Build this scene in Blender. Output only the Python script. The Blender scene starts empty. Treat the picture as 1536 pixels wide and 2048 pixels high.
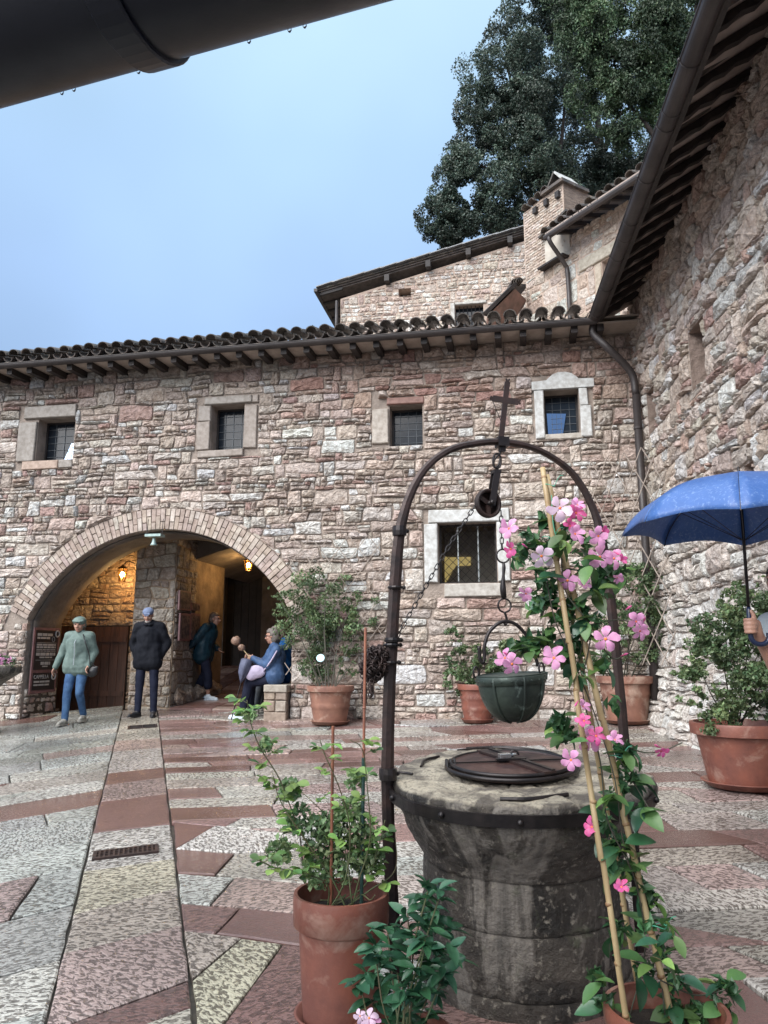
import bpy, bmesh, math, random
import numpy as np
from mathutils import Vector, Matrix, noise, geometry

# ------------------------------------------------------------------ camera, light, exposure
scn = bpy.context.scene
C = scn.collection
PITCH = math.radians(10.8)
FPX = 1500.0                       # focal length in pixels of the 1536 x 2048 photograph
CAM = Vector((0, 0, 1.6))
cd = bpy.data.cameras.new('camera'); cam = bpy.data.objects.new('camera', cd); C.objects.link(cam)
cam.location = CAM; cam.rotation_euler = (math.pi / 2 + PITCH, 0, 0)
cd.sensor_fit = 'VERTICAL'; cd.sensor_height = 36.0; cd.lens = 36.0 * FPX / 2048
cd.clip_start = 0.05; cd.clip_end = 800
scn.camera = cam
scn.view_settings.view_transform = 'Standard'; scn.view_settings.look = 'None'
scn.view_settings.exposure = 2.1; scn.view_settings.gamma = 1.0
scn.view_settings.use_curve_mapping = False

SUN_EL, SUN_AZ = math.radians(40), math.radians(221)     # azimuth clockwise from +Y
world = bpy.data.worlds.new('World'); scn.world = world; world.use_nodes = True
wn = world.node_tree; wn.nodes.clear()
def wnode(t, **k):
    n = wn.nodes.new(t)
    for a, v in k.items(): setattr(n, a, v)
    return n
sky = wnode('ShaderNodeTexSky', sky_type='NISHITA', sun_disc=False)
sky.sun_elevation = SUN_EL; sky.sun_rotation = SUN_AZ
geo = wnode('ShaderNodeTexCoord'); sep = wnode('ShaderNodeSeparateXYZ')
ramp = wnode('ShaderNodeValToRGB')
cr = ramp.color_ramp
cr.elements[0].position = 0.0; cr.elements[0].color = (0.14, 0.19, 0.27, 1)
cr.elements[1].position = 1.0; cr.elements[1].color = (1.42, 1.46, 1.48, 1)
for pos, col in ((0.30, (0.165, 0.245, 0.375, 1)), (0.45, (0.205, 0.30, 0.455, 1)), (0.60, (0.235, 0.345, 0.475, 1)), (0.72, (0.285, 0.40, 0.50, 1)), (0.86, (0.60, 0.70, 0.78, 1))):
    e = cr.elements.new(pos); e.color = col
cloud = wnode('ShaderNodeTexNoise'); cloud.inputs['Scale'].default_value = 2.3; cloud.inputs['Detail'].default_value = 3; cloud.inputs['Roughness'].default_value = 0.45
cmul = wnode('ShaderNodeMapRange'); cmul.inputs[1].default_value = 0.3; cmul.inputs[2].default_value = 0.7; cmul.inputs[3].default_value = 0.87; cmul.inputs[4].default_value = 1.13
mul = wnode('ShaderNodeVectorMath', operation='SCALE'); mul2 = wnode('ShaderNodeVectorMath', operation='SCALE'); mul2.inputs['Scale'].default_value = 4.95
mix = wnode('ShaderNodeMixRGB'); mix.inputs[0].default_value = 0.94
bg = wnode('ShaderNodeBackground'); bg.inputs['Strength'].default_value = 0.1
out = wnode('ShaderNodeOutputWorld')
L = wn.links.new
L(geo.outputs['Generated'], sep.inputs[0]); L(sep.outputs['Z'], ramp.inputs[0])
L(geo.outputs['Generated'], cloud.inputs['Vector']); L(cloud.outputs['Fac'], cmul.inputs[0])
L(ramp.outputs[0], mul.inputs[0]); L(cmul.outputs[0], mul.inputs['Scale']); L(mul.outputs[0], mul2.inputs[0])
L(sky.outputs[0], mix.inputs[1]); L(mul2.outputs[0], mix.inputs[2]); L(mix.outputs[0], bg.inputs['Color']); L(bg.outputs[0], out.inputs[0])

sl = bpy.data.lights.new('sun', 'SUN'); sl.energy = 1.5; sl.angle = math.radians(60); sl.color = (1.0, 0.97, 0.94)
sun = bpy.data.objects.new('sun', sl); C.objects.link(sun)
sd = Vector((math.cos(SUN_EL) * math.sin(SUN_AZ), math.cos(SUN_EL) * math.cos(SUN_AZ), math.sin(SUN_EL)))
sun.rotation_euler = sd.to_track_quat('Z', 'Y').to_euler(); sun.location = (0, 0, 30)

# ------------------------------------------------------------------ geometry of the place
def ray(x, y):
    u = (x - 768) / FPX; v = (y - 1024) / FPX
    return Vector((u, math.cos(PITCH) + v * math.sin(PITCH), math.sin(PITCH) - v * math.cos(PITCH)))
def atY(x, y, Y):
    r = ray(x, y); return CAM + r * (Y / r.y)
def atZ(x, y, z):
    r = ray(x, y); return CAM + r * ((z - 1.6) / r.z)
GA, GB = 0.0285, 0.0605
def gz(x, y): return GA * x + GB * y
def ongr(x, y):
    r = ray(x, y); t = 1.6 / (GA * r.x + GB * r.y - r.z); return CAM + r * t
def onplane(x, y, pt, n):
    r = ray(x, y); return CAM + r * ((Vector(pt) - CAM).dot(n) / r.dot(n))
def toscreen(p):
    d = Vector(p) - CAM
    yy = d.y * math.cos(PITCH) + d.z * math.sin(PITCH); zz = -d.y * math.sin(PITCH) + d.z * math.cos(PITCH)
    if yy < 0.05: return None
    return (768 + FPX * d.x / yy, 1024 - FPX * zz / yy)
class Frame:
    """a vertical wall plane: s along, z up, d out of the face"""
    def __init__(f, o, t, flip=1, bat=None):
        f.o = Vector((o[0], o[1], 0)); f.t = Vector((t[0], t[1], 0)).normalized()
        f.n = Vector((f.t.y, -f.t.x, 0)) * flip; f.bat = bat
    def __call__(f, s, z, d=0.0):
        if f.bat: d += f.bat(s, z)
        p = f.o + f.t * s + f.n * d; return Vector((p.x, p.y, z))
    def px(f, x, y, off=0.0):
        q = onplane(x, y, f.o + f.n * off, f.n); return ((q - f.o).dot(f.t), q.z)
MW = Frame((-6.39, 12.54), (.9835, -.181))                       # courtyard facade
def _bat(s, z):
    g = 0.75 - 0.06 * s
    return 0.30 * max(0.0, 1 - (z - g) / 1.3) ** 1.6 * max(0.0, min(1, (3.2 - s) / 1.4))
RW = Frame((3.79, 10.67), (3.45 - 3.79, 6.3 - 10.67), bat=_bat)  # wall on the right

# ------------------------------------------------------------------ mesh helpers
def smooth(me, on=True):
    me.polygons.foreach_set('use_smooth', [on] * len(me.polygons))
class MB:
    def __init__(b): b.v = []; b.f = []; b.t = []; b.uv = []
    def add(b, vs, fs, tint=None):
        o = len(b.v); b.v.extend([tuple(q) for q in vs]); b.f.extend([tuple(i + o for i in f) for f in fs])
        b.t.extend([tint or (1, 1, 1)] * len(vs)); return o
    def box(b, c, x, y, z, tint=None):
        c = Vector(c); x = Vector(x); y = Vector(y); z = Vector(z)
        vs = [c + x * i + y * j + z * k for i in (-1, 1) for j in (-1, 1) for k in (-1, 1)]
        b.add(vs, [(0, 1, 3, 2), (4, 6, 7, 5), (0, 4, 5, 1), (2, 3, 7, 6), (0, 2, 6, 4), (1, 5, 7, 3)], tint)
    def beam(b, p, q, w, h, up=(0, 0, 1), tint=None):
        p = Vector(p); q = Vector(q); a = (q - p).normalized(); s = a.cross(Vector(up)).normalized(); u = s.cross(a)
        b.box((p + q) / 2, a * ((q - p).length / 2), s * w / 2, u * h / 2, tint)
    def tube(b, pts, r, seg=8, cap=True, tint=None, closed=False):
        pts = [Vector(p) for p in pts]; n = len(pts)
        rs = r if isinstance(r, (list, tuple)) else [r] * n
        vs = []; up = None
        for i, p in enumerate(pts):
            if closed: a = pts[(i + 1) % n] - pts[i - 1]
            else: a = pts[min(i + 1, n - 1)] - pts[max(i - 1, 0)]
            a.normalize()
            if up is None:
                up = Vector((0, 0, 1)) if abs(a.z) < .9 else Vector((1, 0, 0))
            s = a.cross(up).normalized(); up = s.cross(a).normalized()
            for k in range(seg):
                t = 2 * math.pi * k / seg; vs.append(p + (s * math.cos(t) + up * math.sin(t)) * rs[i])
        fs = []
        for i in range(n if closed else n - 1):
            for k in range(seg):
                j = (i + 1) % n; fs.append((i * seg + k, i * seg + (k + 1) % seg, j * seg + (k + 1) % seg, j * seg + k))
        if cap and not closed:
            fs.append(tuple(range(seg - 1, -1, -1))); fs.append(tuple((n - 1) * seg + k for k in range(seg)))
        b.add(vs, fs, tint)
    def lathe(b, c, prof, seg=32, wob=0.0, axis=None, tint=None, seed=0):
        c = Vector(c); z = Vector(axis or (0, 0, 1)).normalized()
        x = z.orthogonal().normalized(); y = z.cross(x)
        if axis is None: x = Vector((1, 0, 0)); y = Vector((0, 1, 0))
        vs = []
        for r, h in prof:
            for k in range(seg):
                t = 2 * math.pi * k / seg
                rr = r * (1 + wob * noise.noise(Vector((math.cos(t) * 2, math.sin(t) * 2, h * 3 + seed)))) if wob else r
                vs.append(c + x * (rr * math.cos(t)) + y * (rr * math.sin(t)) + z * h)
        fs = [(i * seg + k, i * seg + (k + 1) % seg, (i + 1) * seg + (k + 1) % seg, (i + 1) * seg + k) for i in range(len(prof) - 1) for k in range(seg)]
        if prof[0][0] > 1e-4: fs.append(tuple(range(seg - 1, -1, -1)))
        if prof[-1][0] > 1e-4: fs.append(tuple((len(prof) - 1) * seg + k for k in range(seg)))
        b.add(vs, fs, tint)
    def ball(b, c, r, seg=12, rings=8, rot=None, tint=None):
        c = Vector(c); r = (r, r, r) if not isinstance(r, (tuple, list)) else r
        vs = []
        for i in range(rings + 1):
            ph = math.pi * i / rings
            for k in range(seg):
                t = 2 * math.pi * k / seg
                q = Vector((r[0] * math.sin(ph) * math.cos(t), r[1] * math.sin(ph) * math.sin(t), r[2] * math.cos(ph)))
                if rot: q = rot @ q
                vs.append(c + q)
        fs = [(i * seg + k, (i + 1) * seg + k, (i + 1) * seg + (k + 1) % seg, i * seg + (k + 1) % seg) for i in range(rings) for k in range(seg)]
        b.add(vs, fs, tint)
    def caps(b, p, q, r0, r1, seg=12):
        p = Vector(p); q = Vector(q); a = q - p; L_ = a.length
        a = a / L_ if L_ > 1e-6 else Vector((0, 0, 1))
        s = a.orthogonal().normalized(); u = a.cross(s); vs = []
        st = [(p - a * r0 * math.cos(t), r0 * math.sin(t)) for t in (0.02, .5, 1.05)] + [(p, r0), (q, r1)] + [(q + a * r1 * math.cos(t), r1 * math.sin(t)) for t in (1.05, .5, 0.02)]
        for c, r in st:
            for k in range(seg):
                t = 2 * math.pi * k / seg; vs.append(c + (s * math.cos(t) + u * math.sin(t)) * r)
        n = len(st)
        fs = [(i * seg + k, i * seg + (k + 1) % seg, (i + 1) * seg + (k + 1) % seg, (i + 1) * seg + k) for i in range(n - 1) for k in range(seg)]
        fs += [tuple(range(seg - 1, -1, -1)), tuple((n - 1) * seg + k for k in range(seg))]
        b.add(vs, fs)
    def poly(b, pts, ext, tint=None):
        """closed outline pts (3-D, planar), pushed along the vector ext"""
        pts = [Vector(p) for p in pts]; n = len(pts); ext = Vector(ext)
        tri = geometry.tessellate_polygon([pts])
        vs = pts + [p + ext for p in pts]
        fs = [tuple(t) for t in tri] + [tuple(i + n for i in reversed(t)) for t in tri] + [(i, (i + 1) % n, (i + 1) % n + n, i + n) for i in range(n)]
        b.add(vs, fs, tint)
    def mesh(b, name, m=None, sm=False, fix=True):
        me = bpy.data.meshes.new(name); me.from_pydata(b.v, [], b.f)
        if fix:
            bm = bmesh.new(); bm.from_mesh(me); bmesh.ops.recalc_face_normals(bm, faces=bm.faces); bm.to_mesh(me); bm.free()
        at = me.color_attributes.new('tint', 'FLOAT_COLOR', 'POINT')
        arr = np.ones((len(b.v), 4), dtype=np.float32); arr[:, :3] = np.array(b.t, dtype=np.float32).reshape(-1, 3); at.data.foreach_set('color', arr.ravel())
        if m: me.materials.append(m)
        if sm: smooth(me)
        return me
    def obj(b, name, m=None, parent=None, sm=False, loc=None, **k):
        if loc is not None:
            lo = Vector(loc); b.v = [tuple(Vector(q) - lo) for q in b.v]
        o = bpy.data.objects.new(name, b.mesh(name, m, sm)); C.objects.link(o)
        if loc is not None: o.location = loc
        if parent is not None: put(o, parent)
        for a, v in k.items(): o[a] = v
        return o
def put(o, parent):
    """parent o keeping its world place (parents are never rotated or scaled unless set first)"""
    w = Matrix.LocRotScale(o.location, o.rotation_euler, o.scale)
    o.parent = parent; o.matrix_parent_inverse = Matrix.Identity(4)
    o.matrix_local = wm(parent).inverted() @ w
def wm(o):
    m = Matrix.LocRotScale(o.location, o.rotation_euler if o.rotation_mode != 'QUATERNION' else o.rotation_quaternion, o.scale)
    return wm(o.parent) @ m if o.parent else m
def thing(name, label, cat, loc=(0, 0, 0), rz=0.0, group=None):
    o = bpy.data.objects.new(name, None); C.objects.link(o); o.empty_display_size = .1
    o.location = loc; o.rotation_euler = (0, 0, rz); o['label'] = label; o['category'] = cat
    if group: o['group'] = group
    return o
def inst(name, me, mat4, parent):
    o = bpy.data.objects.new(name, me); C.objects.link(o); o.parent = parent
    o.matrix_local = wm(parent).inverted() @ mat4 if parent else mat4
    return o
def basis(x, y, z, c, s=1.0):
    m = Matrix((x, y, z)).transposed().to_4x4()
    return Matrix.Translation(c) @ m @ Matrix.Scale(s, 4)
def bez(pts, n=8):
    """smooth curve through pts (Catmull-Rom)"""
    P = [Vector(p) for p in pts]; P = [P[0] * 2 - P[1]] + P + [P[-1] * 2 - P[-2]]; o = []
    for i in range(1, len(P) - 2):
        for k in range(n):
            t = k / n; a, b_, c, d = P[i - 1:i + 3]
            o.append(.5 * ((2 * b_) + (c - a) * t + (2 * a - 5 * b_ + 4 * c - d) * t * t + (3 * b_ - a - 3 * c + d) * t ** 3))
    o.append(P[-2]); return o

# ------------------------------------------------------------------ materials
def newmat(name):
    m = bpy.data.materials.new(name); m.use_nodes = True; nt = m.node_tree
    return m, nt, nt.nodes['Principled BSDF']
def nd(nt, t, **k):
    n = nt.nodes.new(t)
    for a, v in k.items():
        if a in n.inputs: n.inputs[a].default_value = v
        else: setattr(n, a, v)
    return n
def col4(c): return (c[0], c[1], c[2], 1)
def mat(name, c1, c2=None, rough=.7, sc=6, bump=.3, bsc=40, bdist=.01, metal=0, spec=.5, tint=False, rnd=0.0, stretch=(1, 1, 1), coord='pos', lo=.35, hi=.65, c3=None, sc3=1.5, lo3=.55, hi3=.65, rough2=None, alpha=None, coat=0, sss=0, trans=0):
    m, nt, p = newmat(name); ln = nt.links.new
    if coord == 'pos': src = nt.nodes.new('ShaderNodeNewGeometry').outputs['Position']
    else: src = nt.nodes.new('ShaderNodeTexCoord').outputs[{'obj': 'Object', 'uv': 'UV', 'gen': 'Generated'}[coord]]
    mp = nd(nt, 'ShaderNodeMapping'); mp.inputs['Scale'].default_value = stretch; ln(src, mp.inputs[0])
    n1 = nd(nt, 'ShaderNodeTexNoise', Scale=sc, Detail=6.0, Roughness=.6); ln(mp.outputs[0], n1.inputs['Vector'])
    mr = nd(nt, 'ShaderNodeMapRange'); mr.inputs[1].default_value = lo; mr.inputs[2].default_value = hi; ln(n1.outputs['Fac'], mr.inputs[0])
    mx = nd(nt, 'ShaderNodeMixRGB'); mx.inputs[1].default_value = col4(c1); mx.inputs[2].default_value = col4(c2 or [q * .7 for q in c1]); ln(mr.outputs[0], mx.inputs[0])
    o = mx.outputs[0]
    if c3:
        n3 = nd(nt, 'ShaderNodeTexNoise', Scale=sc3, Detail=5.0, Roughness=.65, Distortion=.4); ln(src, n3.inputs['Vector'])
        m3 = nd(nt, 'ShaderNodeMapRange'); m3.inputs[1].default_value = lo3; m3.inputs[2].default_value = hi3; ln(n3.outputs['Fac'], m3.inputs[0])
        x3 = nd(nt, 'ShaderNodeMixRGB'); x3.inputs[2].default_value = col4(c3); ln(m3.outputs[0], x3.inputs[0]); ln(o, x3.inputs[1]); o = x3.outputs[0]
    if tint:
        at = nd(nt, 'ShaderNodeAttribute', attribute_name='tint'); x = nd(nt, 'ShaderNodeMixRGB', blend_type='MULTIPLY'); x.inputs[0].default_value = 1
        ln(o, x.inputs[1]); ln(at.outputs['Color'], x.inputs[2]); o = x.outputs[0]
    if rnd:
        oi = nd(nt, 'ShaderNodeObjectInfo'); hs = nd(nt, 'ShaderNodeHueSaturation'); r = nd(nt, 'ShaderNodeMapRange'); r.inputs[3].default_value = 1 - rnd; r.inputs[4].default_value = 1 + rnd
        ln(oi.outputs['Random'], r.inputs[0]); ln(r.outputs[0], hs.inputs['Value']); ln(o, hs.inputs['Color'])
        r2 = nd(nt, 'ShaderNodeMapRange'); r2.inputs[3].default_value = .5 - rnd * .06; r2.inputs[4].default_value = .5 + rnd * .06
        ml = nd(nt, 'ShaderNodeMath', operation='MULTIPLY'); ml.inputs[1].default_value = 7.31; fr = nd(nt, 'ShaderNodeMath', operation='FRACT')
        ln(oi.outputs['Random'], ml.inputs[0]); ln(ml.outputs[0], fr.inputs[0]); ln(fr.outputs[0], r2.inputs[0]); ln(r2.outputs[0], hs.inputs['Hue']); o = hs.outputs[0]
    ln(o, p.inputs['Base Color'])
    if rough2 is not None:
        rr = nd(nt, 'ShaderNodeMapRange'); rr.inputs[1].default_value = .35; rr.inputs[2].default_value = .65; rr.inputs[3].default_value = rough; rr.inputs[4].default_value = rough2
        ln(n1.outputs['Fac'], rr.inputs[0]); ln(rr.outputs[0], p.inputs['Roughness'])
    else: p.inputs['Roughness'].default_value = rough
    p.inputs['Metallic'].default_value = metal; p.inputs['Specular IOR Level'].default_value = spec
    if coat: p.inputs['Coat Weight'].default_value = coat; p.inputs['Coat Roughness'].default_value = .2
    if sss: p.inputs['Subsurface Weight'].default_value = sss; p.inputs['Subsurface Radius'].default_value = (.01, .005, .003)
    if bump:
        n2 = nd(nt, 'ShaderNodeTexNoise', Scale=bsc, Detail=5.0, Roughness=.65); ln(mp.outputs[0], n2.inputs['Vector'])
        bp = nd(nt, 'ShaderNodeBump', Strength=bump, Distance=bdist); ln(n2.outputs['Fac'], bp.inputs['Height']); ln(bp.outputs[0], p.inputs['Normal'])
    if trans:
        tr = nd(nt, 'ShaderNodeBsdfTranslucent'); ln(o, tr.inputs[0]); ms = nd(nt, 'ShaderNodeMixShader'); ms.inputs[0].default_value = trans
        om = nt.nodes['Material Output']; ln(p.outputs[0], ms.inputs[1]); ln(tr.outputs[0], ms.inputs[2]); ln(ms.outputs[0], om.inputs[0])
    return m
M = {}
M['stone'] = mat('rubble_stone', (1.28, 1.27, 1.25), (.80, .755, .715), rough=.72, sc=16, bump=1, bsc=15, bdist=.10, tint=True, lo=.38, hi=.60, c3=(.72, .63, .57), sc3=5, lo3=.54, hi3=.70)
M['mortar'] = mat('lime_mortar', (.36, .295, .25), (.22, .18, .15), rough=.9, sc=5, bump=.9, bsc=30, bdist=.03)
M['rmortar'] = mat('lime_mortar_pale', (.44, .375, .33), (.27, .22, .19), rough=.9, sc=3, bump=.9, bsc=18, bdist=.03)
M['ustone'] = mat('upper_mortar', (.50, .40, .33), (.36, .27, .215), rough=.9, sc=2.2, bump=.8, bsc=14, bdist=.03)
M['dressed'] = mat('dressed_limestone', (.52, .53, .52), (.33, .32, .30), rough=.6, sc=14, bump=.5, bsc=60, bdist=.01, tint=True)
M['brick'] = mat('arch_brick', (1.0, 1.0, .98), (.58, .54, .51), rough=.85, sc=12, bump=.6, bsc=50, bdist=.01, tint=True)
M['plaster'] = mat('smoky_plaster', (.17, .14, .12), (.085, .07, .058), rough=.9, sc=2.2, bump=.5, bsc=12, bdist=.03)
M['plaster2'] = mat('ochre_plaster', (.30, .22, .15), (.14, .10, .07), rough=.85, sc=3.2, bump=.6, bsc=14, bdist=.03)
M['darkwood'] = mat('old_dark_wood', (.028, .02, .018), (.012, .009, .008), rough=.6, sc=5, bump=.6, bsc=30, bdist=.01, stretch=(1, 1, 1))
M['doorwood'] = mat('brown_door_wood', (.11, .05, .03), (.05, .024, .015), rough=.55, sc=3, bump=.5, bsc=14, bdist=.01, stretch=(6, 6, .6))
M['gutter'] = mat('brown_gutter_metal', (.045, .036, .034), (.025, .02, .02), rough=.42, sc=3, bump=.15, bsc=9, bdist=.01, rough2=.6)
M['gutter_near'] = mat('wet_dark_gutter', (.018, .022, .036), (.012, .015, .027), rough=.32, sc=4, bump=.12, bsc=30, bdist=.004, rough2=.5)
M['plank'] = mat('eave_terracotta', (.46, .385, .335), (.30, .245, .21), rough=.9, sc=3, bump=.3, bsc=20, rnd=.15)
M['tile'] = mat('weathered_roof_tile', (.11, .085, .07), (.04, .037, .034), rough=.6, sc=8, bump=.6, bsc=30, bdist=.01, rnd=.3, c3=(.19, .19, .16), sc3=9, lo3=.6, hi3=.7)
M['iron'] = mat('rusty_wrought_iron', (.052, .03, .026), (.02, .014, .014), rough=.42, sc=14, bump=.5, bsc=55, bdist=.004, metal=.35, rough2=.6)
M['darkiron'] = mat('dark_iron', (.03, .024, .024), (.014, .012, .013), rough=.38, sc=14, bump=.35, bsc=60, bdist=.003, metal=.5)
M['bucket'] = mat('green_black_copper', (.055, .075, .062), (.022, .03, .027), rough=.38, sc=7, bump=.35, bsc=20, bdist=.01, metal=.5, rough2=.6, c3=(.10, .13, .12), sc3=16, lo3=.6, hi3=.7)
M['terra'] = mat('wet_terracotta', (.215, .075, .05), (.13, .046, .034), rough=.38, sc=5, bump=.35, bsc=50, bdist=.005, rough2=.7, c3=(.30, .18, .14), sc3=6, lo3=.52, hi3=.70)
M['terra2'] = mat('old_terracotta', (.26, .125, .085), (.155, .07, .05), rough=.7, sc=5, bump=.3, bsc=40, bdist=.005, c3=(.38, .27, .21), sc3=4, lo3=.52, hi3=.7)
M['soil'] = mat('potting_soil', (.04, .028, .02), (.015, .011, .009), rough=.95, sc=30, bump=1, bsc=60, bdist=.02)
M['leaf_dark'] = mat('glossy_dark_leaf', (.038, .115, .055), (.024, .075, .042), rough=.3, sc=20, bump=0, coord='obj', rnd=.35, trans=.12)
M['leaf_mid'] = mat('mid_green_leaf', (.095, .18, .055), (.06, .13, .045), rough=.42, sc=20, bump=0, coord='obj', rnd=.35, trans=.2)
M['leaf_light'] = mat('young_green_leaf', (.24, .38, .10), (.14, .26, .075), rough=.42, sc=20, bump=0, coord='obj', rnd=.4, trans=.28)
M['leaf_far'] = mat('rose_foliage', (.155, .215, .10), (.08, .13, .065), rough=.5, sc=3, bump=0, tint=True, trans=.2)
M['oak'] = mat('holm_oak_foliage', (.075, .105, .08), (.04, .062, .05), rough=.5, sc=.9, bump=0, tint=True, trans=.1)
M['cypress'] = mat('cypress_foliage', (.055, .092, .04), (.026, .048, .027), rough=.6, sc=.8, bump=0, tint=True, trans=.1)
M['bark'] = mat('dark_bark', (.05, .04, .035), (.025, .02, .018), rough=.9, sc=8, bump=.8, bsc=20, bdist=.03)
M['stem'] = mat('green_stem', (.09, .12, .05), (.10, .07, .04), rough=.6, sc=8, bump=0)
M['stemdark'] = mat('brown_stem', (.06, .045, .035), (.04, .05, .03), rough=.7, sc=8, bump=0)
M['bamboo'] = mat('bamboo_cane', (.44, .33, .18), (.33, .23, .115), rough=.42, sc=7, bump=.15, bsc=60, bdist=.002, c3=(.28, .17, .08), sc3=14, lo3=.62, hi3=.75)
M['redcane'] = mat('red_brown_cane', (.30, .11, .06), (.16, .06, .04), rough=.45, sc=9, bump=.1)
M['tie'] = mat('green_tie', (.10, .42, .28), (.08, .34, .22), rough=.5, bump=0)
M['lattice'] = mat('weathered_lattice', (.34, .285, .24), (.21, .17, .145), rough=.7, sc=12, bump=.2, bsc=60)
M['glass'] = mat('dark_window_glass', (.018, .024, .032), (.012, .015, .02), rough=.12, sc=2, bump=.05, bsc=3, spec=.22)
M['skymirror'] = mat('sky_mirror_metal', (.24, .31, .42), (.2, .27, .38), rough=.04, sc=2, bump=.04, bsc=4, metal=1)
M['lead'] = mat('lead_came', (.10, .11, .12), (.06, .07, .08), rough=.5, bump=0, metal=.3)
M['palemetal'] = mat('pale_window_bar', (.38, .42, .42), (.28, .31, .31), rough=.5, bump=0)
M['signframe'] = mat('pinkish_sign_frame', (.22, .11, .11), (.14, .07, .075), rough=.5, sc=12, bump=.1)
M['signboard'] = mat('black_sign_board', (.012, .011, .014), (.018, .014, .016), rough=.35, bump=0)
M['signtext'] = mat('sign_lettering', (.36, .35, .34), (.42, .40, .39), rough=.5, bump=0)
M['brass'] = mat('lantern_brass', (.30, .17, .05), (.16, .09, .03), rough=.35, bump=0, metal=.9)
M['bell'] = mat('verdigris_bronze', (.33, .42, .40), (.22, .30, .29), rough=.5, sc=20, bump=.1, metal=.3)
M['padlock'] = mat('padlock_steel', (.62, .62, .60), (.5, .5, .5), rough=.22, bump=0, metal=.9)
M['label'] = mat('pale_plant_tag', (.55, .80, .86), (.5, .75, .82), rough=.5, bump=0)
M['petal_l'] = mat('pale_pink_petal', (.74, .40, .60), (.68, .26, .49), rough=.5, sc=2.5, bump=0, coord='obj', trans=.3, rnd=.12)
M['petal_w'] = mat('white_pink_petal', (.78, .64, .74), (.74, .48, .64), rough=.5, sc=25, bump=0, coord='obj', trans=.3)
M['petal_h'] = mat('hot_pink_petal', (.70, .075, .25), (.64, .15, .38), rough=.5, sc=2.5, rnd=.12, bump=0, coord='obj', trans=.25)
M['throat'] = mat('orange_flower_throat', (.85, .26, .04), (.75, .16, .05), rough=.5, bump=0)
M['skin'] = mat('skin', (.40, .225, .16), (.34, .18, .13), rough=.5, sc=18, bump=.1, bsc=90, bdist=.002, sss=.1, coord='obj')
def emis(name, c, s):
    m, nt, p = newmat(name); p.inputs['Base Color'].default_value = col4(c); p.inputs['Emission Color'].default_value = col4(c); p.inputs['Emission Strength'].default_value = s; return m
M['bulb'] = emis('lantern_bulb', (1, .62, .22), 85)
M['lampglow'] = emis('lamplight_glow', (.85, .66, .26), .17)
m, nt, p = newmat('amber_lantern_glass'); p.inputs['Base Color'].default_value = (1, .75, .4, 1); p.inputs['Roughness'].default_value = .25; p.inputs['Transmission Weight'].default_value = 1; M['amber'] = m

# wet chiselled paving: pits and ridges follow each slab's own direction (UV), smooth on the red slabs
m, nt, p = newmat('wet_chiselled_paving'); ln = nt.links.new; M['paving'] = m
uv = nd(nt, 'ShaderNodeTexCoord'); mp = nd(nt, 'ShaderNodeMapping'); mp.inputs['Scale'].default_value = (1, 2.0, 1); ln(uv.outputs['UV'], mp.inputs[0])
at = nd(nt, 'ShaderNodeAttribute', attribute_name='tint'); ch = nd(nt, 'ShaderNodeAttribute', attribute_name='chisel')
w = nd(nt, 'ShaderNodeTexNoise', Scale=27.0, Detail=3.0, Roughness=.55, Distortion=.8); ln(mp.outputs[0], w.inputs['Vector'])
wr = nd(nt, 'ShaderNodeMapRange'); wr.inputs[1].default_value = .455; wr.inputs[2].default_value = .515; ln(w.outputs['Fac'], wr.inputs[0])
fine = nd(nt, 'ShaderNodeTexNoise', Scale=70.0, Detail=4.0, Roughness=.7); ln(uv.outputs['UV'], fine.inputs['Vector'])
big = nd(nt, 'ShaderNodeTexNoise', Scale=1.1, Detail=5.0, Roughness=.6); g = nd(nt, 'ShaderNodeNewGeometry'); ln(g.outputs['Position'], big.inputs['Vector'])
bigr = nd(nt, 'ShaderNodeMapRange'); bigr.inputs[1].default_value = .35; bigr.inputs[2].default_value = .68; bigr.inputs[3].default_value = .62; bigr.inputs[4].default_value = 1.12; ln(big.outputs['Fac'], bigr.inputs[0])
pit = nd(nt, 'ShaderNodeMixRGB', blend_type='MULTIPLY'); pit.inputs[0].default_value = 1; pit.inputs[2].default_value = (.25, .235, .225, 1); ln(at.outputs['Color'], pit.inputs[1])
mxp = nd(nt, 'ShaderNodeMixRGB'); ln(wr.outputs[0], mxp.inputs[0]); ln(pit.outputs[0], mxp.inputs[1]); ln(at.outputs['Color'], mxp.inputs[2])
smo = nd(nt, 'ShaderNodeMixRGB', blend_type='MULTIPLY'); smo.inputs[0].default_value = .6; ln(at.outputs['Color'], smo.inputs[1]); ln(fine.outputs['Fac'], smo.inputs[2])
mxc = nd(nt, 'ShaderNodeMixRGB'); ln(ch.outputs['Fac'], mxc.inputs[0]); ln(smo.outputs[0], mxc.inputs[1]); ln(mxp.outputs[0], mxc.inputs[2])
mxb = nd(nt, 'ShaderNodeMixRGB', blend_type='MULTIPLY'); mxb.inputs[0].default_value = 1; ln(mxc.outputs[0], mxb.inputs[1]); ln(bigr.outputs[0], mxb.inputs[2])
ln(mxb.outputs[0], p.inputs['Base Color'])
rr = nd(nt, 'ShaderNodeMapRange'); rr.inputs[3].default_value = .05; rr.inputs[4].default_value = .22; ln(wr.outputs[0], rr.inputs[0]); ln(rr.outputs[0], p.inputs['Roughness'])
hm = nd(nt, 'ShaderNodeMath', operation='MULTIPLY'); ln(w.outputs['Fac'], hm.inputs[0]); ln(ch.outputs['Fac'], hm.inputs[1])
ha = nd(nt, 'ShaderNodeMath', operation='MULTIPLY_ADD'); ha.inputs[1].default_value = .22; ln(fine.outputs['Fac'], ha.inputs[0]); ln(hm.outputs[0], ha.inputs[2])
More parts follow.
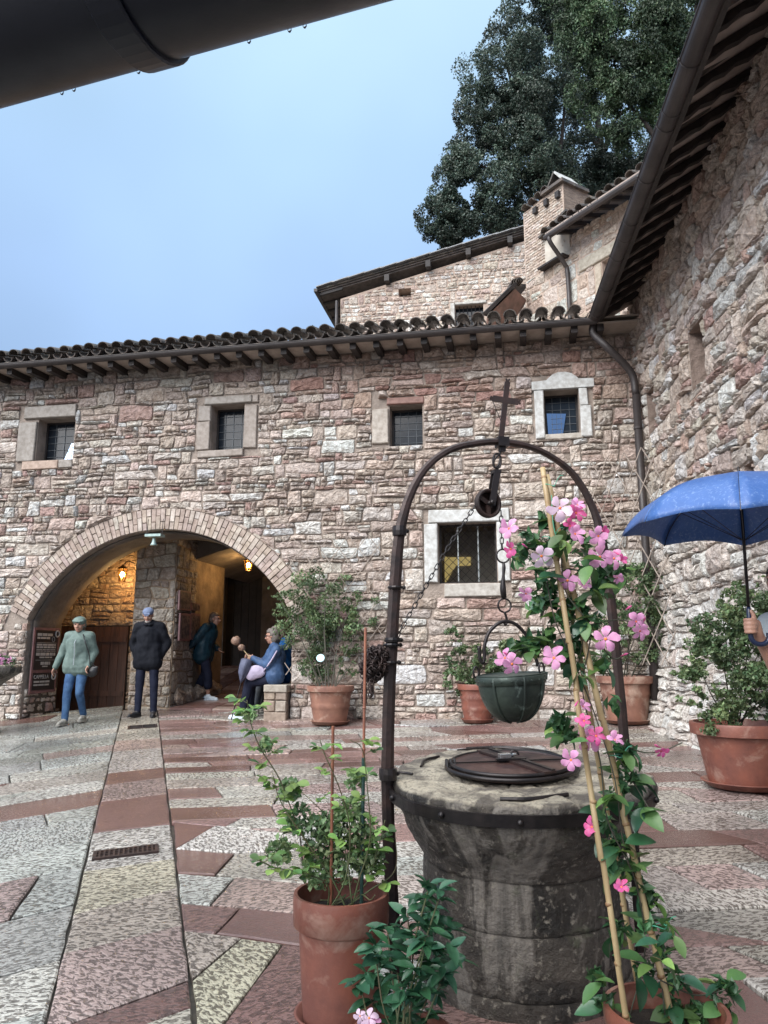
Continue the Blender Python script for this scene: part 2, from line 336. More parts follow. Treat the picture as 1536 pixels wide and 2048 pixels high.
bp = nd(nt, 'ShaderNodeBump', Strength=.9, Distance=.026); ln(ha.outputs[0], bp.inputs['Height']); ln(bp.outputs[0], p.inputs['Normal'])

# weathered well stone: dark algae, pale lime patches, drips
m, nt, p = newmat('weathered_well_stone'); ln = nt.links.new; M['well'] = m
g = nd(nt, 'ShaderNodeNewGeometry'); st = nd(nt, 'ShaderNodeMapping'); st.inputs['Scale'].default_value = (1, 1, .28); ln(g.outputs['Position'], st.inputs[0])
def nz(sc, vec, det=7.0, ro=.62, dis=.0):
    n = nd(nt, 'ShaderNodeTexNoise', Scale=sc, Detail=det, Roughness=ro, Distortion=dis); ln(vec, n.inputs['Vector']); return n.outputs['Fac']
def mrange(o, a, b, c=0.0, d=1.0):
    r = nd(nt, 'ShaderNodeMapRange'); r.inputs[1].default_value = a; r.inputs[2].default_value = b; r.inputs[3].default_value = c; r.inputs[4].default_value = d; ln(o, r.inputs[0]); return r.outputs[0]
def mixc(f, a, b):
    x = nd(nt, 'ShaderNodeMixRGB'); ln(f, x.inputs[0])
    for i, q in ((1, a), (2, b)):
        if isinstance(q, tuple): x.inputs[i].default_value = col4(q)
        else: ln(q, x.inputs[i])
    return x.outputs[0]
c_ = mixc(mrange(nz(4.5, g.outputs['Position'], dis=.6), .40, .62), (.014, .011, .009), (.085, .07, .057))
c_ = mixc(mrange(nz(3.0, st.outputs[0], dis=.7), .50, .56), c_, (.21, .185, .16))
c_ = mixc(mrange(nz(34, g.outputs['Position']), .56, .68), c_, (.25, .22, .18))
c_ = mixc(mrange(nz(3.0, st.outputs[0], dis=.8), .56, .68, 0, .85), c_, (.010, .009, .009))
c_ = mixc(mrange(nz(11, g.outputs['Position']), .6, .72, 0, .6), c_, (.085, .095, .055))
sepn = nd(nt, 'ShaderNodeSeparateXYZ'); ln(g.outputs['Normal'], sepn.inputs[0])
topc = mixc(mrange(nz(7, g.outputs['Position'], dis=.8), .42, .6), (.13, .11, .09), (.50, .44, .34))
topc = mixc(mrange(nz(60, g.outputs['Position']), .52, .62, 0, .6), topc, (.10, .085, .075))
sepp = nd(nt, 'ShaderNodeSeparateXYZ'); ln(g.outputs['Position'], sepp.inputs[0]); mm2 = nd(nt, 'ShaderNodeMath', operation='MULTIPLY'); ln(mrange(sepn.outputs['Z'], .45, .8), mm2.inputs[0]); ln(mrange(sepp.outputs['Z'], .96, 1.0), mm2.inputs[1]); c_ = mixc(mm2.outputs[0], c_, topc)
ln(c_, p.inputs['Base Color']); p.inputs['Roughness'].default_value = .55
bp = nd(nt, 'ShaderNodeBump', Strength=1, Distance=.04); ln(nz(22, g.outputs['Position'], 8.0, .7), bp.inputs['Height']); ln(bp.outputs[0], p.inputs['Normal'])
# ------------------------------------------------------------------ rubble masonry
STONES = [(.52, .44, .39), (.50, .42, .375), (.50, .40, .36), (.55, .49, .44), (.58, .54, .50), (.60, .61, .61), (.50, .45, .41), (.44, .37, .325), (.53, .46, .41), (.43, .30, .27), (.57, .51, .46), (.53, .47, .42), (.54, .45, .40), (.64, .64, .62)]
def pick_tint(rg, pal=STONES, wts=None, j=.1):
    c = rg.choices(pal, wts)[0]; k = 1 + rg.uniform(-j, j); return (c[0] * k, c[1] * k * (1 + rg.uniform(-.02, .02)), c[2] * k * (1 + rg.uniform(-.03, .03)))
def area(p):
    return .5 * abs(sum(p[i][0] * p[(i + 1) % len(p)][1] - p[(i + 1) % len(p)][0] * p[i][1] for i in range(len(p))))
def cen(p):
    return (sum(q[0] for q in p) / len(p), sum(q[1] for q in p) / len(p))
def clip(p, pt, n):
    o = []
    for i in range(len(p)):
        a, b = p[i], p[(i + 1) % len(p)]
        da = (a[0] - pt[0]) * n[0] + (a[1] - pt[1]) * n[1]; db = (b[0] - pt[0]) * n[0] + (b[1] - pt[1]) * n[1]
        if da >= 0: o.append(a)
        if (da > 0) != (db > 0) and abs(da - db) > 1e-9:
            t = da / (da - db); o.append((a[0] + (b[0] - a[0]) * t, a[1] + (b[1] - a[1]) * t))
    return o
def cut_rect(p, r):
    x0, x1, y0, y1 = r
    if max(q[0] for q in p) <= x0 or min(q[0] for q in p) >= x1 or max(q[1] for q in p) <= y0 or min(q[1] for q in p) >= y1: return p
    best = []
    for pt, n in (((x0, 0), (-1, 0)), ((x1, 0), (1, 0)), ((0, y0), (0, -1)), ((0, y1), (0, 1))):
        c = clip(p, pt, n)
        if len(c) > 2 and (not best or area(c) > area(best)): best = c
    return best
def cut_circle(p, c, r, zmin):
    if max(q[1] for q in p) < zmin: return p
    if min(math.hypot(q[0] - c[0], q[1] - c[1]) for q in p) >= r: return p
    m = cen(p); d = math.hypot(m[0] - c[0], m[1] - c[1]) or 1; n = ((m[0] - c[0]) / d, (m[1] - c[1]) / d)
    return clip(p, (c[0] + n[0] * r, c[1] + n[1] * r), n)
def cut_hull(p, hull):
    """keep what lies outside a convex counter-clockwise polygon"""
    best = []
    inside = p
    for i in range(len(hull)):
        a, b = hull[i], hull[(i + 1) % len(hull)]
        n = (b[1] - a[1], a[0] - b[0]); c = clip(p, a, n); inside = clip(inside, a, (-n[0], -n[1])) if len(inside) > 2 else []
        if len(c) > 2 and (not best or area(c) > area(best)): best = c
    if len(inside) < 3 or area(inside) < 1e-5: return p
    return best
def inset(p, g):
    m = cen(p); o = []
    w = max(q[0] for q in p) - min(q[0] for q in p); h = max(q[1] for q in p) - min(q[1] for q in p)
    kx = max(.3, (w - 2 * g) / w) if w > 0 else 1; ky = max(.3, (h - 2 * g) / h) if h > 0 else 1
    return [(m[0] + (q[0] - m[0]) * kx, m[1] + (q[1] - m[1]) * ky) for q in p]
def chaikin(p, k=.22):
    o = []
    for i in range(len(p)):
        a, b = p[i], p[(i + 1) % len(p)]
        o.append((a[0] + (b[0] - a[0]) * k, a[1] + (b[1] - a[1]) * k)); o.append((b[0] + (a[0] - b[0]) * k, b[1] + (a[1] - b[1]) * k))
    return o
def warp(q, a, sd):
    x, y = q
    v = noise.noise_vector(Vector((x * 3.1, y * 4.6, sd))) * a + noise.noise_vector(Vector((x * 8.3, y * 11.7, sd + 9))) * (a * .5)
    return (x + v.x, y + v.y * .8)
def rubble(s0, s1, z0, z1, rg, h0=.08, h1=.24, wm_=(1.0, 3.0), gap=.008, wav=.35, big=.1, split=.2, wa=.035):
    zs = [z0]
    while zs[-1] < z1: zs.append(zs[-1] + rg.uniform(h0, h1) * (1 if rg.random() > .15 else .6))
    sd = rg.uniform(0, 99)
    def B(k, s):
        k = max(0, min(k, len(zs) - 1)); h = zs[min(k + 1, len(zs) - 1)] - zs[max(k - 1, 0)]
        return zs[k] + wav * .5 * h * noise.noise(Vector((s * .9, k * 3.7, sd))) + .10 * wav * h * noise.noise(Vector((s * 6, k * 3.7, sd)))
    blocked = {}; out_ = []
    for k in range(len(zs) - 1):
        h = zs[k + 1] - zs[k]; bl = sorted(blocked.get(k, [])); s = s0 - rg.uniform(0, h * 2); xb = xt = s
        while s < s1:
            for a, b in bl:
                if a - 1e-6 <= s < b: s = b; xb = xt = s
            w_ = h * (wm_[0] + (wm_[1] - wm_[0]) * rg.random() ** 1.4) + .02; nxt = [a for a, b in bl if a > s]
            e = s + w_; fixed = False
            if nxt and e > min(nxt) - .06: e = min(nxt); fixed = True
            jb = 0 if fixed else rg.uniform(-.38, .38) * h; jt = 0 if fixed else rg.uniform(-.38, .38) * h
            eb, et = max(e + jb, xb + .03), max(e + jt, xt + .03)
            kt = k + 1
            if not fixed and rg.random() < big and k + 2 < len(zs) and w_ > h * 1.2:
                eb = et = e; xb2 = max(xb, xt); kt = k + 2; blocked.setdefault(k + 1, []).append((xb2, e)); xt = xb2
            J = lambda: rg.uniform(-.06, .06) * h
            bot = [(xb, B(k, xb)), ((xb + eb) / 2 + J(), B(k, (xb + eb) / 2)), (eb, B(k, eb))]
            top = [(et, B(kt, et)), ((xt + et) / 2 + J(), B(kt, (xt + et) / 2)), (xt, B(kt, xt))]
            if kt == k + 1 and h > .12 and rg.random() < split:
                f = rg.uniform(.35, .65)
                ml = (xb + (xt - xb) * f, bot[0][1] + (top[2][1] - bot[0][1]) * f); mr_ = (eb + (et - eb) * f, bot[2][1] + (top[0][1] - bot[2][1]) * f)
                out_.append(bot + [mr_, ml]); out_.append([ml, mr_] + top)
            else: out_.append(bot + top)
            s = max(eb, et) if kt == k + 2 or fixed else e
            xb, xt = eb, et
            if fixed: xb = xt = e
    res = []
    for q in out_:
        if wa:
            m_ = []
            for i in range(len(q)):
                a, b = q[i], q[(i + 1) % len(q)]; m_.append(a)
                if abs(a[0] - b[0]) + abs(a[1] - b[1]) > .14: m_.append(((a[0] + b[0]) / 2, (a[1] + b[1]) / 2))
            q = [warp(a, wa, sd) for a in m_]
        q = [(a + rg.uniform(-.005, .005), b + rg.uniform(-.005, .005)) for a, b in q]
        if area(q) > .0008: res.append(inset(q, gap * rg.uniform(.6, 1.5)))
    return res
def stone_geo(mb, fr, p, rg, d, tint, back=.03, rnd=.2, rough=1.0):
    p = chaikin(p, rnd); n = len(p); m = cen(p)
    tx, ty = rg.uniform(-.35, .35) * rough, rg.uniform(-.35, .35) * rough
    r0 = [fr(a, b, -back) for a, b in p]
    sz = min(max(q[0] for q in p) - min(q[0] for q in p), max(q[1] for q in p) - min(q[1] for q in p))
    r1 = [fr(a + (m[0] - a) * .05, b + (m[1] - b) * .05, d * (.55 + rg.uniform(-.15, .15) * rough)) for a, b in p]
    r2 = [fr(m[0] + (a - m[0]) * .62, m[1] + (b - m[1]) * .62, d * (1 + rg.uniform(-.38, .3) * rough) + min(.02, .12 * sz) * (tx * (a - m[0]) + ty * (b - m[1])) / max(sz, .02)) for a, b in p]
    vs = r0 + r1 + r2 + [fr(m[0], m[1], d * (1 + rg.uniform(-.1, .25) * rough))]
    fs = []
    for i in range(n):
        j = (i + 1) % n; fs += [(i, j, n + j, n + i), (n + i, n + j, 2 * n + j, 2 * n + i), (2 * n + i, 2 * n + j, 3 * n)]
    mb.add(vs, fs, tint)
def lay(fr, polys, parent, rg, name='stone', m=None, dmin=.018, dmax=.055, pal=STONES, wts=None, maxn=300, rest='stonework', tintf=None, rnd=.2, rough=1.0, j=.1):
    """the pieces that show largest become parts, the rest one joined part"""
    items = []
    for p in polys:
        c = cen(p); w = fr(c[0], c[1]); sc = toscreen(w)
        vis = sc is not None and -20 < sc[0] < 1556 and -20 < sc[1] < 2068
        items.append((area(p) / (w - CAM).length_squared if vis else 0, p))
    order = sorted(range(len(items)), key=lambda i: -items[i][0]); top = set(i for i in order[:maxn] if items[i][0] > 0)
    rest_mb = MB()
    for i, (wt, p) in enumerate(items):
        c = cen(p); t = pick_tint(rg, pal, wts, j)
        if tintf: t = tintf(c, t, rg)
        mb = MB() if i in top else rest_mb
        stone_geo(mb, fr, p, rg, rg.uniform(dmin, dmax), t, rnd=rnd, rough=rough)
        if i in top: mb.obj(name, m or M['stone'], parent, loc=fr(c[0], c[1]))
    if rest_mb.v: rest_mb.obj(rest, m or M['stone'], parent, kind='stuff')
def sheet(fr, outline, holes, d0, d1, m, name, parent):
    """wall slab with openings, from depth d0 (front) to d1 (back)"""
    loops = [outline] + holes
    P = [[Vector((a, b, 0)) for a, b in lp] for lp in loops]
    tri = geometry.tessellate_polygon(P); flat = [q for lp in loops for q in lp]
    mb = MB(); n = len(flat)
    vs = [fr(a, b, d0) for a, b in flat] + [fr(a, b, d1) for a, b in flat]
    fs = [tuple(t) for t in tri] + [tuple(i + n for i in t[::-1]) for t in tri]; o = 0
    for lp in loops:
        k = len(lp)
        fs += [(o + i, o + (i + 1) % k, n + o + (i + 1) % k, n + o + i) for i in range(k)]; o += k
    mb.add(vs, fs); return mb.obj(name, m, parent)
def rect(x0, x1, y0, y1): return [(x0, y0), (x1, y0), (x1, y1), (x0, y1)]
def block(fr, r, d, name, parent, tint=(1, 1, 1), m=None, rg=random, back=-.05):
    """one dressed stone with worn arrises"""
    x0, x1, y0, y1 = r; j = lambda: rg.uniform(-.006, .006)
    p = [(x0 + j(), y0 + j()), ((x0 + x1) / 2, y0 + j() * .6), (x1 + j(), y0 + j()), (x1 + j() * .6, (y0 + y1) / 2), (x1 + j(), y1 + j()), ((x0 + x1) / 2, y1 + j() * .6), (x0 + j(), y1 + j()), (x0 + j() * .6, (y0 + y1) / 2)]
    mb = MB(); n = 8; e = .012; m_ = cen(p)
    def ins(q, a): return (q[0] + math.copysign(min(a, abs(m_[0] - q[0])), m_[0] - q[0]), q[1] + math.copysign(min(a, abs(m_[1] - q[1])), m_[1] - q[1]))
    vs = [fr(*q, back) for q in p] + [fr(*q, d - e) for q in p] + [fr(*ins(q, e), d + rg.uniform(-.003, .003)) for q in p] + [fr(*m_, d)]
    fs = []
    for i in range(n):
        k = (i + 1) % n; fs += [(i, k, n + k, n + i), (n + i, n + k, 2 * n + k, 2 * n + i), (2 * n + i, 2 * n + k, 3 * n)]
    mb.add(vs, fs, tint); return mb.obj(name, m or M['dressed'], parent, loc=fr(*m_))

# ------------------------------------------------------------------ courtyard paving
rg = random.Random(4)
pav = bpy.data.objects.new('courtyard_paving', None); C.objects.link(pav); pav['kind'] = 'structure'
gb = MB()
N_ = 2
gb.add([(-90, -60, gz(-90, -60) - .035), (90, -60, gz(90, -60) - .035), (90, 12.1, gz(90, 12.1) - .035), (-90, 12.1, gz(-90, 12.1) - .035)], [(0, 1, 2, 3)])
gb.obj('paving_bed', mat('paving_joints', (.085, .07, .055), (.04, .035, .03), rough=.6, sc=20, bump=.5), pav)
gb = MB(); gb.add([(-90, 12.1, gz(-90, 12.1) - .035), (90, 12.1, gz(90, 12.1) - .035), (90, 200, gz(90, 12.1)), (-90, 200, gz(-90, 12.1))], [(0, 1, 2, 3)])
gb.obj('ground', mat('bare_ground', (.12, .10, .08), rough=.9), None, kind='structure')
CREAM = [(0.422, 0.388, 0.333), (0.408, 0.381, 0.347), (0.435, 0.415, 0.374), (0.381, 0.333, 0.292), (0.408, 0.374, 0.340), (0.340, 0.306, 0.272)]
PINK = [(0.354, 0.265, 0.238), (0.326, 0.245, 0.224)]
RED = [(.195, .112, .098), (.205, .122, .108), (.17, .098, .086)]
GREY = [(0.408, 0.415, 0.388), (0.367, 0.374, 0.347), (0.435, 0.442, 0.415), (0.340, 0.340, 0.313)]
sdir = Vector((-.317, 1.008)).normalized(); snrm = Vector((sdir.y, -sdir.x))
def pq(x, y):
    """pixel on the ground -> (across, along) paving coordinates"""
    g_ = ongr(x, y); v = Vector((g_.x, g_.y)); return (v.dot(snrm), v.dot(sdir))
def frg(a, b, d=0.0):
    v = snrm * a + sdir * b; return Vector((v.x, v.y, gz(v.x, v.y) + d))
slabs = []
def addslab(p, kind):
    if len(p) > 2 and area(p) > .004: slabs.append((p, kind))
lq = pq(90, 2048)[0]; rq = pq(390, 2048)[0]
# the central strip, cut across where the photograph cuts it
ys = [2048, 1995, 1865, 1790, 1720, 1650, 1590, 1557, 1535, 1495, 1475, 1460]
kinds = ['redch', 'pink', 'cream', 'yel', 'cream', 'red', 'pink', 'red', 'cream', 'pink', 'cream', 'red']
pr = [pq(330, y)[1] for y in ys]; slp = [.10, .12, .06, .10, .02, .0, .02, .05, .03, .0, .0, .02]
pr = [pr[0] - .9] + pr; slp = [.1] + slp; kinds = ['cream'] + kinds[:]
for i in range(len(pr) - 1):
    addslab([(lq, pr[i] - slp[i] * 1.0), (rq, pr[i] + slp[i]), (rq, pr[i + 1] + slp[i + 1]), (lq, pr[i + 1] - slp[i + 1])], kinds[i])
addslab([(lq, pr[-1]), (rq, pr[-1] + .02), (rq, 12.9), (lq, 12.9)], 'cream'); addslab([(lq, 12.9), (rq, 12.9), (rq, 14), (lq, 14)], 'cream')
addslab([(lq, pr[0] - 1.2), (rq, pr[0] - 1.2), (rq, pr[0] + .1), (lq, pr[0] - .1)], 'pink')
# hand-set slabs just right of the strip
H = [(346, 1643), (600, 1668), (640, 2110), (395, 2110)]
near = [([(346, 1643), (430, 1651), (350, 1697)], 'red'), ([(430, 1651), (600, 1668), (604, 1700), (470, 1705), (350, 1697)], 'cream'),
        ([(350, 1697), (470, 1705), (430, 1748), (355, 1745)], 'red'), ([(470, 1705), (604, 1700), (610, 1765), (430, 1748)], 'cream'),
        ([(355, 1745), (470, 1752), (420, 1808), (361, 1805)], 'pale'), ([(470, 1752), (610, 1765), (615, 1828), (420, 1808)], 'pink'),
        ([(361, 1805), (480, 1814), (430, 1866), (367, 1862)], 'pink2'), ([(480, 1814), (615, 1828), (622, 1893), (430, 1866)], 'red'),
        ([(367, 1862), (485, 1875), (383, 1960)], 'cream'), ([(485, 1875), (568, 1886), (437, 2060), (393, 2060), (383, 1960)], 'yel'), ([(568, 1886), (622, 1893), (640, 2110), (400, 2110), (437, 2060)], 'redch')]
for q, k in near: addslab([pq(*z) for z in q], k)
hull = [pq(*q) for q in [(346, 1643), (395, 2110), (640, 2110), (600, 1668)]]
if sum(hull[i][0] * hull[(i + 1) % 4][1] - hull[(i + 1) % 4][0] * hull[i][1] for i in range(4)) < 0: hull = hull[::-1]
def rows_region(q0, q1, p0, p1, skew, seed, pal, wts, h=(.34, .62), wr=(.5, 1.5), diag=.3, side=1):
    r_ = random.Random(seed); p_ = p0
    while p_ < p1:
        hh = r_.uniform(*h); q_ = q0; lb = lt = q0; k2 = p_ + hh
        f0 = lambda q: p_ + skew * (q - q0) + .03 * noise.noise(Vector((q * .7, p_ * 3, seed)))
        f1 = lambda q: k2 + skew * (q - q0) + .03 * noise.noise(Vector((q * .7, k2 * 3, seed)))
        while min(lb, lt) < q1:
            w_ = r_.uniform(*wr); d_ = r_.uniform(-.35, .35) if r_.random() < diag else r_.uniform(-.06, .06)
            nb, nt_ = max(max(lb, lt) + w_ - d_, lb + .12), max(max(lb, lt) + w_ + d_, lt + .12)
            if q1 - max(nb, nt_) < .25: nb = nt_ = q1
            nb, nt_ = min(nb, q1), min(nt_, q1)
            poly_ = [(lb, f0(lb)), (nb, f0(nb)), (nt_, f1(nt_)), (lt, f1(lt))]
            poly_ = cut_hull(poly_, hull) if side > 0 else poly_
            addslab(poly_, r_.choices(pal, wts)[0]); lb, lt = nb, nt_
            if lb >= q1 and lt >= q1: break
        p_ = k2
rows_region(rq, 9.5, -.9, 17.0, -.29, 7, ['cream', 'pale', 'red', 'pink', 'pink2', 'grey'], [27, 14, 17, 24, 14, 4], h=(.24, .46), wr=(.32, 1.0), diag=.14)
rows_region(lq - 9.0, lq, -3.6, 14.0, .34, 9, ['grey', 'cream', 'pale', 'red', 'yel', 'pink'], [58, 9, 22, 5, 3, 4], h=(.38, .7), wr=(.6, 1.5), side=-1)
SL = {'cream': (CREAM, 1), 'pale': (CREAM + GREY, 1), 'yel': ([(.42, .39, .30), (.38, .35, .27)], 1), 'pink': (PINK, 1), 'pink2': ([(.26, .16, .145)], .55), 'red': (RED, .12), 'redch': (RED, .7), 'grey': (GREY, 1)}
fill = MB(); fill_ch = []
def slab_mesh(p, kind, rg):
    pal, chis = SL[kind]; t = pick_tint(rg, pal, None, .10); t = tuple(q * (1 + .16 * chis) for q in t)
    p = inset(p, .007); q = []
    for i in range(len(p)):          # split the long edges and wear them a little
        a, b = p[i], p[(i + 1) % len(p)]; q.append(a); n_ = int(math.hypot(b[0] - a[0], b[1] - a[1]) / .22)
        for k in range(1, n_ + 1):
            f = k / (n_ + 1); q.append((a[0] + (b[0] - a[0]) * f + rg.uniform(-.006, .006), a[1] + (b[1] - a[1]) * f + rg.uniform(-.006, .006)))
    p = q; m_ = cen(p); h = rg.uniform(-.004, .004); tx, ty = rg.uniform(-.006, .006), rg.uniform(-.006, .006)
    n = len(p); ang = rg.uniform(-.35, .35) + (0 if rg.random() < .7 else 1.2); ca, sa = math.cos(ang), math.sin(ang); ox, oy = rg.uniform(0, 50), rg.uniform(0, 50)
    def sh(a, k):
        dx, dy = m_[0] - a[0], m_[1] - a[1]; l = math.hypot(dx, dy) or 1; return (a[0] + dx / l * min(k, l), a[1] + dy / l * min(k, l))
    two = [(a, -.03) for a in p] + [(a, h - .006) for a in p] + [(sh(a, .012), h + tx * (a[0] - m_[0]) + ty * (a[1] - m_[1])) for a in p] + [(m_, h)]
    vs = [frg(a[0], a[1], d) for a, d in two]
    fs = []
    for i in range(n):
        j = (i + 1) % n; fs += [(i, j, n + j, n + i), (n + i, n + j, 2 * n + j, 2 * n + i), (2 * n + i, 2 * n + j, 3 * n)]
    uvs = [(ca * a[0] - sa * a[1] + ox, sa * a[0] + ca * a[1] + oy) for a, d in two]
    return vs, fs, uvs, t, chis * rg.uniform(.85, 1)
cand = []
for p_, k_ in slabs:
    c_ = cen(p_); w_ = frg(*c_); sc = [toscreen(frg(*q)) for q in p_]
    if w_.y > 13.6 or w_.y < .6 or w_.x > 4.3 or not any(s_ and -60 < s_[0] < 1600 and s_[1] < 2250 for s_ in sc): continue
    cand.append((area(p_) * w_.y ** -2, p_, k_))
cand.sort(key=lambda c_: -c_[0])
groups = [(c_[1:],) for c_ in cand[:300]] + ([tuple(c_[1:] for c_ in cand[300:])] if len(cand) > 300 else [])
for g_ in groups:
    V, Fc, U, T_, Ch = [], [], [], [], []
    for p_, k_ in g_:
        vs, fs, uvs, t, chv = slab_mesh(p_, k_, rg); o = len(V)
        V += vs; Fc += [tuple(i + o for i in f) for f in fs]; U += uvs; T_ += [t] * len(vs); Ch += [chv] * len(vs)
    ctr = sum(V, Vector()) / len(V)
    me = bpy.data.meshes.new('slab'); me.from_pydata([v - ctr for v in V], [], Fc)
    bm = bmesh.new(); bm.from_mesh(me); bmesh.ops.recalc_face_normals(bm, faces=bm.faces)
    uvl = bm.loops.layers.uv.new('UVMap')
    for f in bm.faces:
        for l_ in f.loops: l_[uvl].uv = U[l_.vert.index]
    bm.to_mesh(me); bm.free()
    ta = me.color_attributes.new('tint', 'FLOAT_COLOR', 'POINT'); arr = np.ones((len(V), 4), dtype=np.float32); arr[:, :3] = T_; ta.data.foreach_set('color', arr.ravel())
    ca_ = me.attributes.new('chisel', 'FLOAT', 'POINT'); ca_.data.foreach_set('value', np.array(Ch, dtype=np.float32))
    me.materials.append(M['paving'])
    o = bpy.data.objects.new('slab', me); C.objects.link(o); o.location = ctr; o.parent = pav
    if len(g_) > 1: o.name = 'far_slabs'; o['kind'] = 'stuff'
# iron grates let into the paving
def grate(name, px, label, nx, ny, dim=None):
    c = ongr(*px); g_ = thing(name, label, 'drain grate', (c.x, c.y, gz(c.x, c.y)))
    a, b = dim; X = Vector((snrm.x, snrm.y, GA * snrm.x + GB * snrm.y)); Yv = Vector((sdir.x, sdir.y, GA * sdir.x + GB * sdir.y)); U_ = X.cross(Yv).normalized()
    c = Vector((c.x, c.y, gz(c.x, c.y) + .006)); mb = MB()
    mb.box(c - U_ * .004, X * a, Yv * b, U_ * .003); mb.obj('pit', mat('drain_dark', (.006, .005, .005), rough=.9, bump=0), g_)
    mb = MB()
    for s_ in (-1, 1): mb.box(c + Yv * b * s_, X * (a + .012), Yv * .012, U_ * .008); mb.box(c + X * a * s_, X * .012, Yv * (b - .012), U_ * .008)
    mb.obj('rim', M['iron'], g_)
    for i in range(1, nx): mb = MB(); mb.box(c + X * (-a + 2 * a * i / nx) + U_ * .003, X * .006, Yv * (b - .013), U_ * .0045); mb.obj('bar', M['iron'], g_)
    for i in range(1, ny): mb = MB(); mb.box(c + Yv * (-b + 2 * b * i / ny), X * (a - .013), Yv * .005, U_ * .006); mb.obj('crossbar', M['iron'], g_)
grate('drain_grate', (252, 1706), 'rectangular iron drain grate set in the paving strip in the foreground', 13, 4, (.20, .075))
grate('drain_grate', (285, 1454), 'small dark drain grate by the feet of the man at the arch', 2, 2, (.19, .13))
# ------------------------------------------------------------------ the courtyard building with the arch
rg = random.Random(11)
house = thing('stone_building', 'long two-storey rubble stone building with brick arch and small deep windows', 'building', (-1, 11.6, .6))
AC, AR, ASP, AS0, AS1, RT = (2.81, 1.10), 2.50, 2.17, .55, 5.07, .35
WIN = {  # opening rectangles in wall coordinates
    'w1': (.42, 1.12, 4.87, 5.61), 'w2': (3.60, 4.17, 4.89, 5.66), 'w3': (6.585, 7.11, 4.81, 5.47), 'w4': (8.98, 9.49, 4.87, 5.56), 'w5': (7.335, 8.20, 2.65, 3.555)}
TOP = 6.42
arc = []
a1 = math.acos((AS1 - AC[0]) / AR); a0 = math.acos((AS0 - AC[0]) / AR)
for i in range(29):
    t = a1 + (a0 - a1) * i / 28; arc.append((AC[0] + AR * math.cos(t), AC[1] + AR * math.sin(t)))
archloop = [(AS0, .35), (AS1, .35)] + arc
outline = [(-2.0, .2), (AS0, .2)] + [(AS0, AC[1] + AR * math.sin(a0))] + arc[::-1][1:] + [(AS1, .2), (10.75, .2), (10.75, TOP), (-2.0, TOP)]
sheet(MW, outline, [rect(*w_) for w_ in WIN.values()], 0, -.9, M['mortar'], 'wall', house)
ps = rubble(-1.6, 10.5, .42, TOP - .05, rg, h0=.05, h1=.165, wm_=(1.0, 4.6), gap=.0085, big=.26, split=.25)
frames = {'w1': (.05, 1.14, 4.70, 5.86), 'w2': (3.33, 4.42, 4.76, 5.83), 'w3': (6.30, 7.13, 4.80, 5.60), 'w4': (8.80, 9.70, 4.79, 5.74), 'w5': (7.10, 8.40, 2.44, 3.77)}
polys = []
for p in ps:
    for f_ in frames.values():
        if len(p) > 2: p = cut_rect(p, f_)
    if len(p) > 2: p = cut_circle(p, AC, AR + RT + .012, ASP - .02)
    if len(p) > 2: p = cut_rect(p, (AS0, AS1, -1, ASP))
    if len(p) > 2 and area(p) > .0012: polys.append(p)
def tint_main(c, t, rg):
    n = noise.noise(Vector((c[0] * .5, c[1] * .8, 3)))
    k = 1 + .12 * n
    if c[1] > 5.3: k *= 1 - .28 * min(1, (c[1] - 5.3) / .8)       # old soot and damp under the eaves, plus eave shade painted into the tint
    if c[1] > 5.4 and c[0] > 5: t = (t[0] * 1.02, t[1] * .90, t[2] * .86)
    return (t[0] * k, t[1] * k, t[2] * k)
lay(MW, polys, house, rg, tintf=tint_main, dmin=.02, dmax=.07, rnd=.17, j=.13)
# brick arch: each course one long and one short brick
BR = [(.47, .395, .34), (.43, .35, .305), (.51, .44, .385), (.41, .33, .285), (.53, .47, .42), (.45, .365, .33)]
n_ = 74
for i in range(n_):
    t0 = a1 + (a0 - a1) * i / n_; t1 = a1 + (a0 - a1) * (i + 1) / n_
    sp = AR + (RT * .64 if i % 2 else RT * .36)
    for ra, rb in ((AR, sp), (sp, AR + RT)):
        dr = .005; g_ = .0045 / ra
        q = []
        for (r_, t_) in ((ra + dr, t0 + g_), (rb - dr, t0 + g_), (rb - dr, t1 - g_), (ra + dr, t1 - g_)):
            q.append((AC[0] + (r_ + rg.uniform(-.004, .004)) * math.cos(t_), AC[1] + r_ * math.sin(t_)))
        q = q[::-1]; mb = MB(); d = rg.uniform(.028, .044); m_ = cen(q); k_ = .93
        vs = [MW(a, b, -.1) for a, b in q] + [MW(a, b, d - .006) for a, b in q] + [MW(m_[0] + (a - m_[0]) * k_, m_[1] + (b - m_[1]) * k_, d) for a, b in q]
        fs = []
        for u in range(4):
            w_ = (u + 1) % 4; fs += [(u, w_, 4 + w_, 4 + u), (4 + u, 4 + w_, 8 + w_, 8 + u)]
        fs.append((8, 9, 10, 11)); mb.add(vs, fs, pick_tint(rg, BR, None, .1)); mb.obj('arch_brick', M['brick'], house, loc=MW(*m_))
# thin outer course of bricks laid flat over the ring
for i in range(46):
    t0 = a1 + (a0 - a1) * i / 46; t1 = a1 + (a0 - a1) * (i + 1) / 46
    if rg.random() < .25: continue
    r0, r1 = AR + RT + .006, AR + RT + .045; g_ = .002
    q = [(AC[0] + r_ * math.cos(t_), AC[1] + r_ * math.sin(t_)) for r_, t_ in ((r0, t1 - g_), (r1, t1 - g_), (r1, t0 + g_), (r0, t0 + g_))]
    mb = MB(); mb.poly([MW(a, b, -.02) for a, b in q], MW.n * rg.uniform(.035, .055), pick_tint(rg, BR, None, .1)); mb.obj('arch_brick', M['brick'], house, loc=MW(*cen(q)))
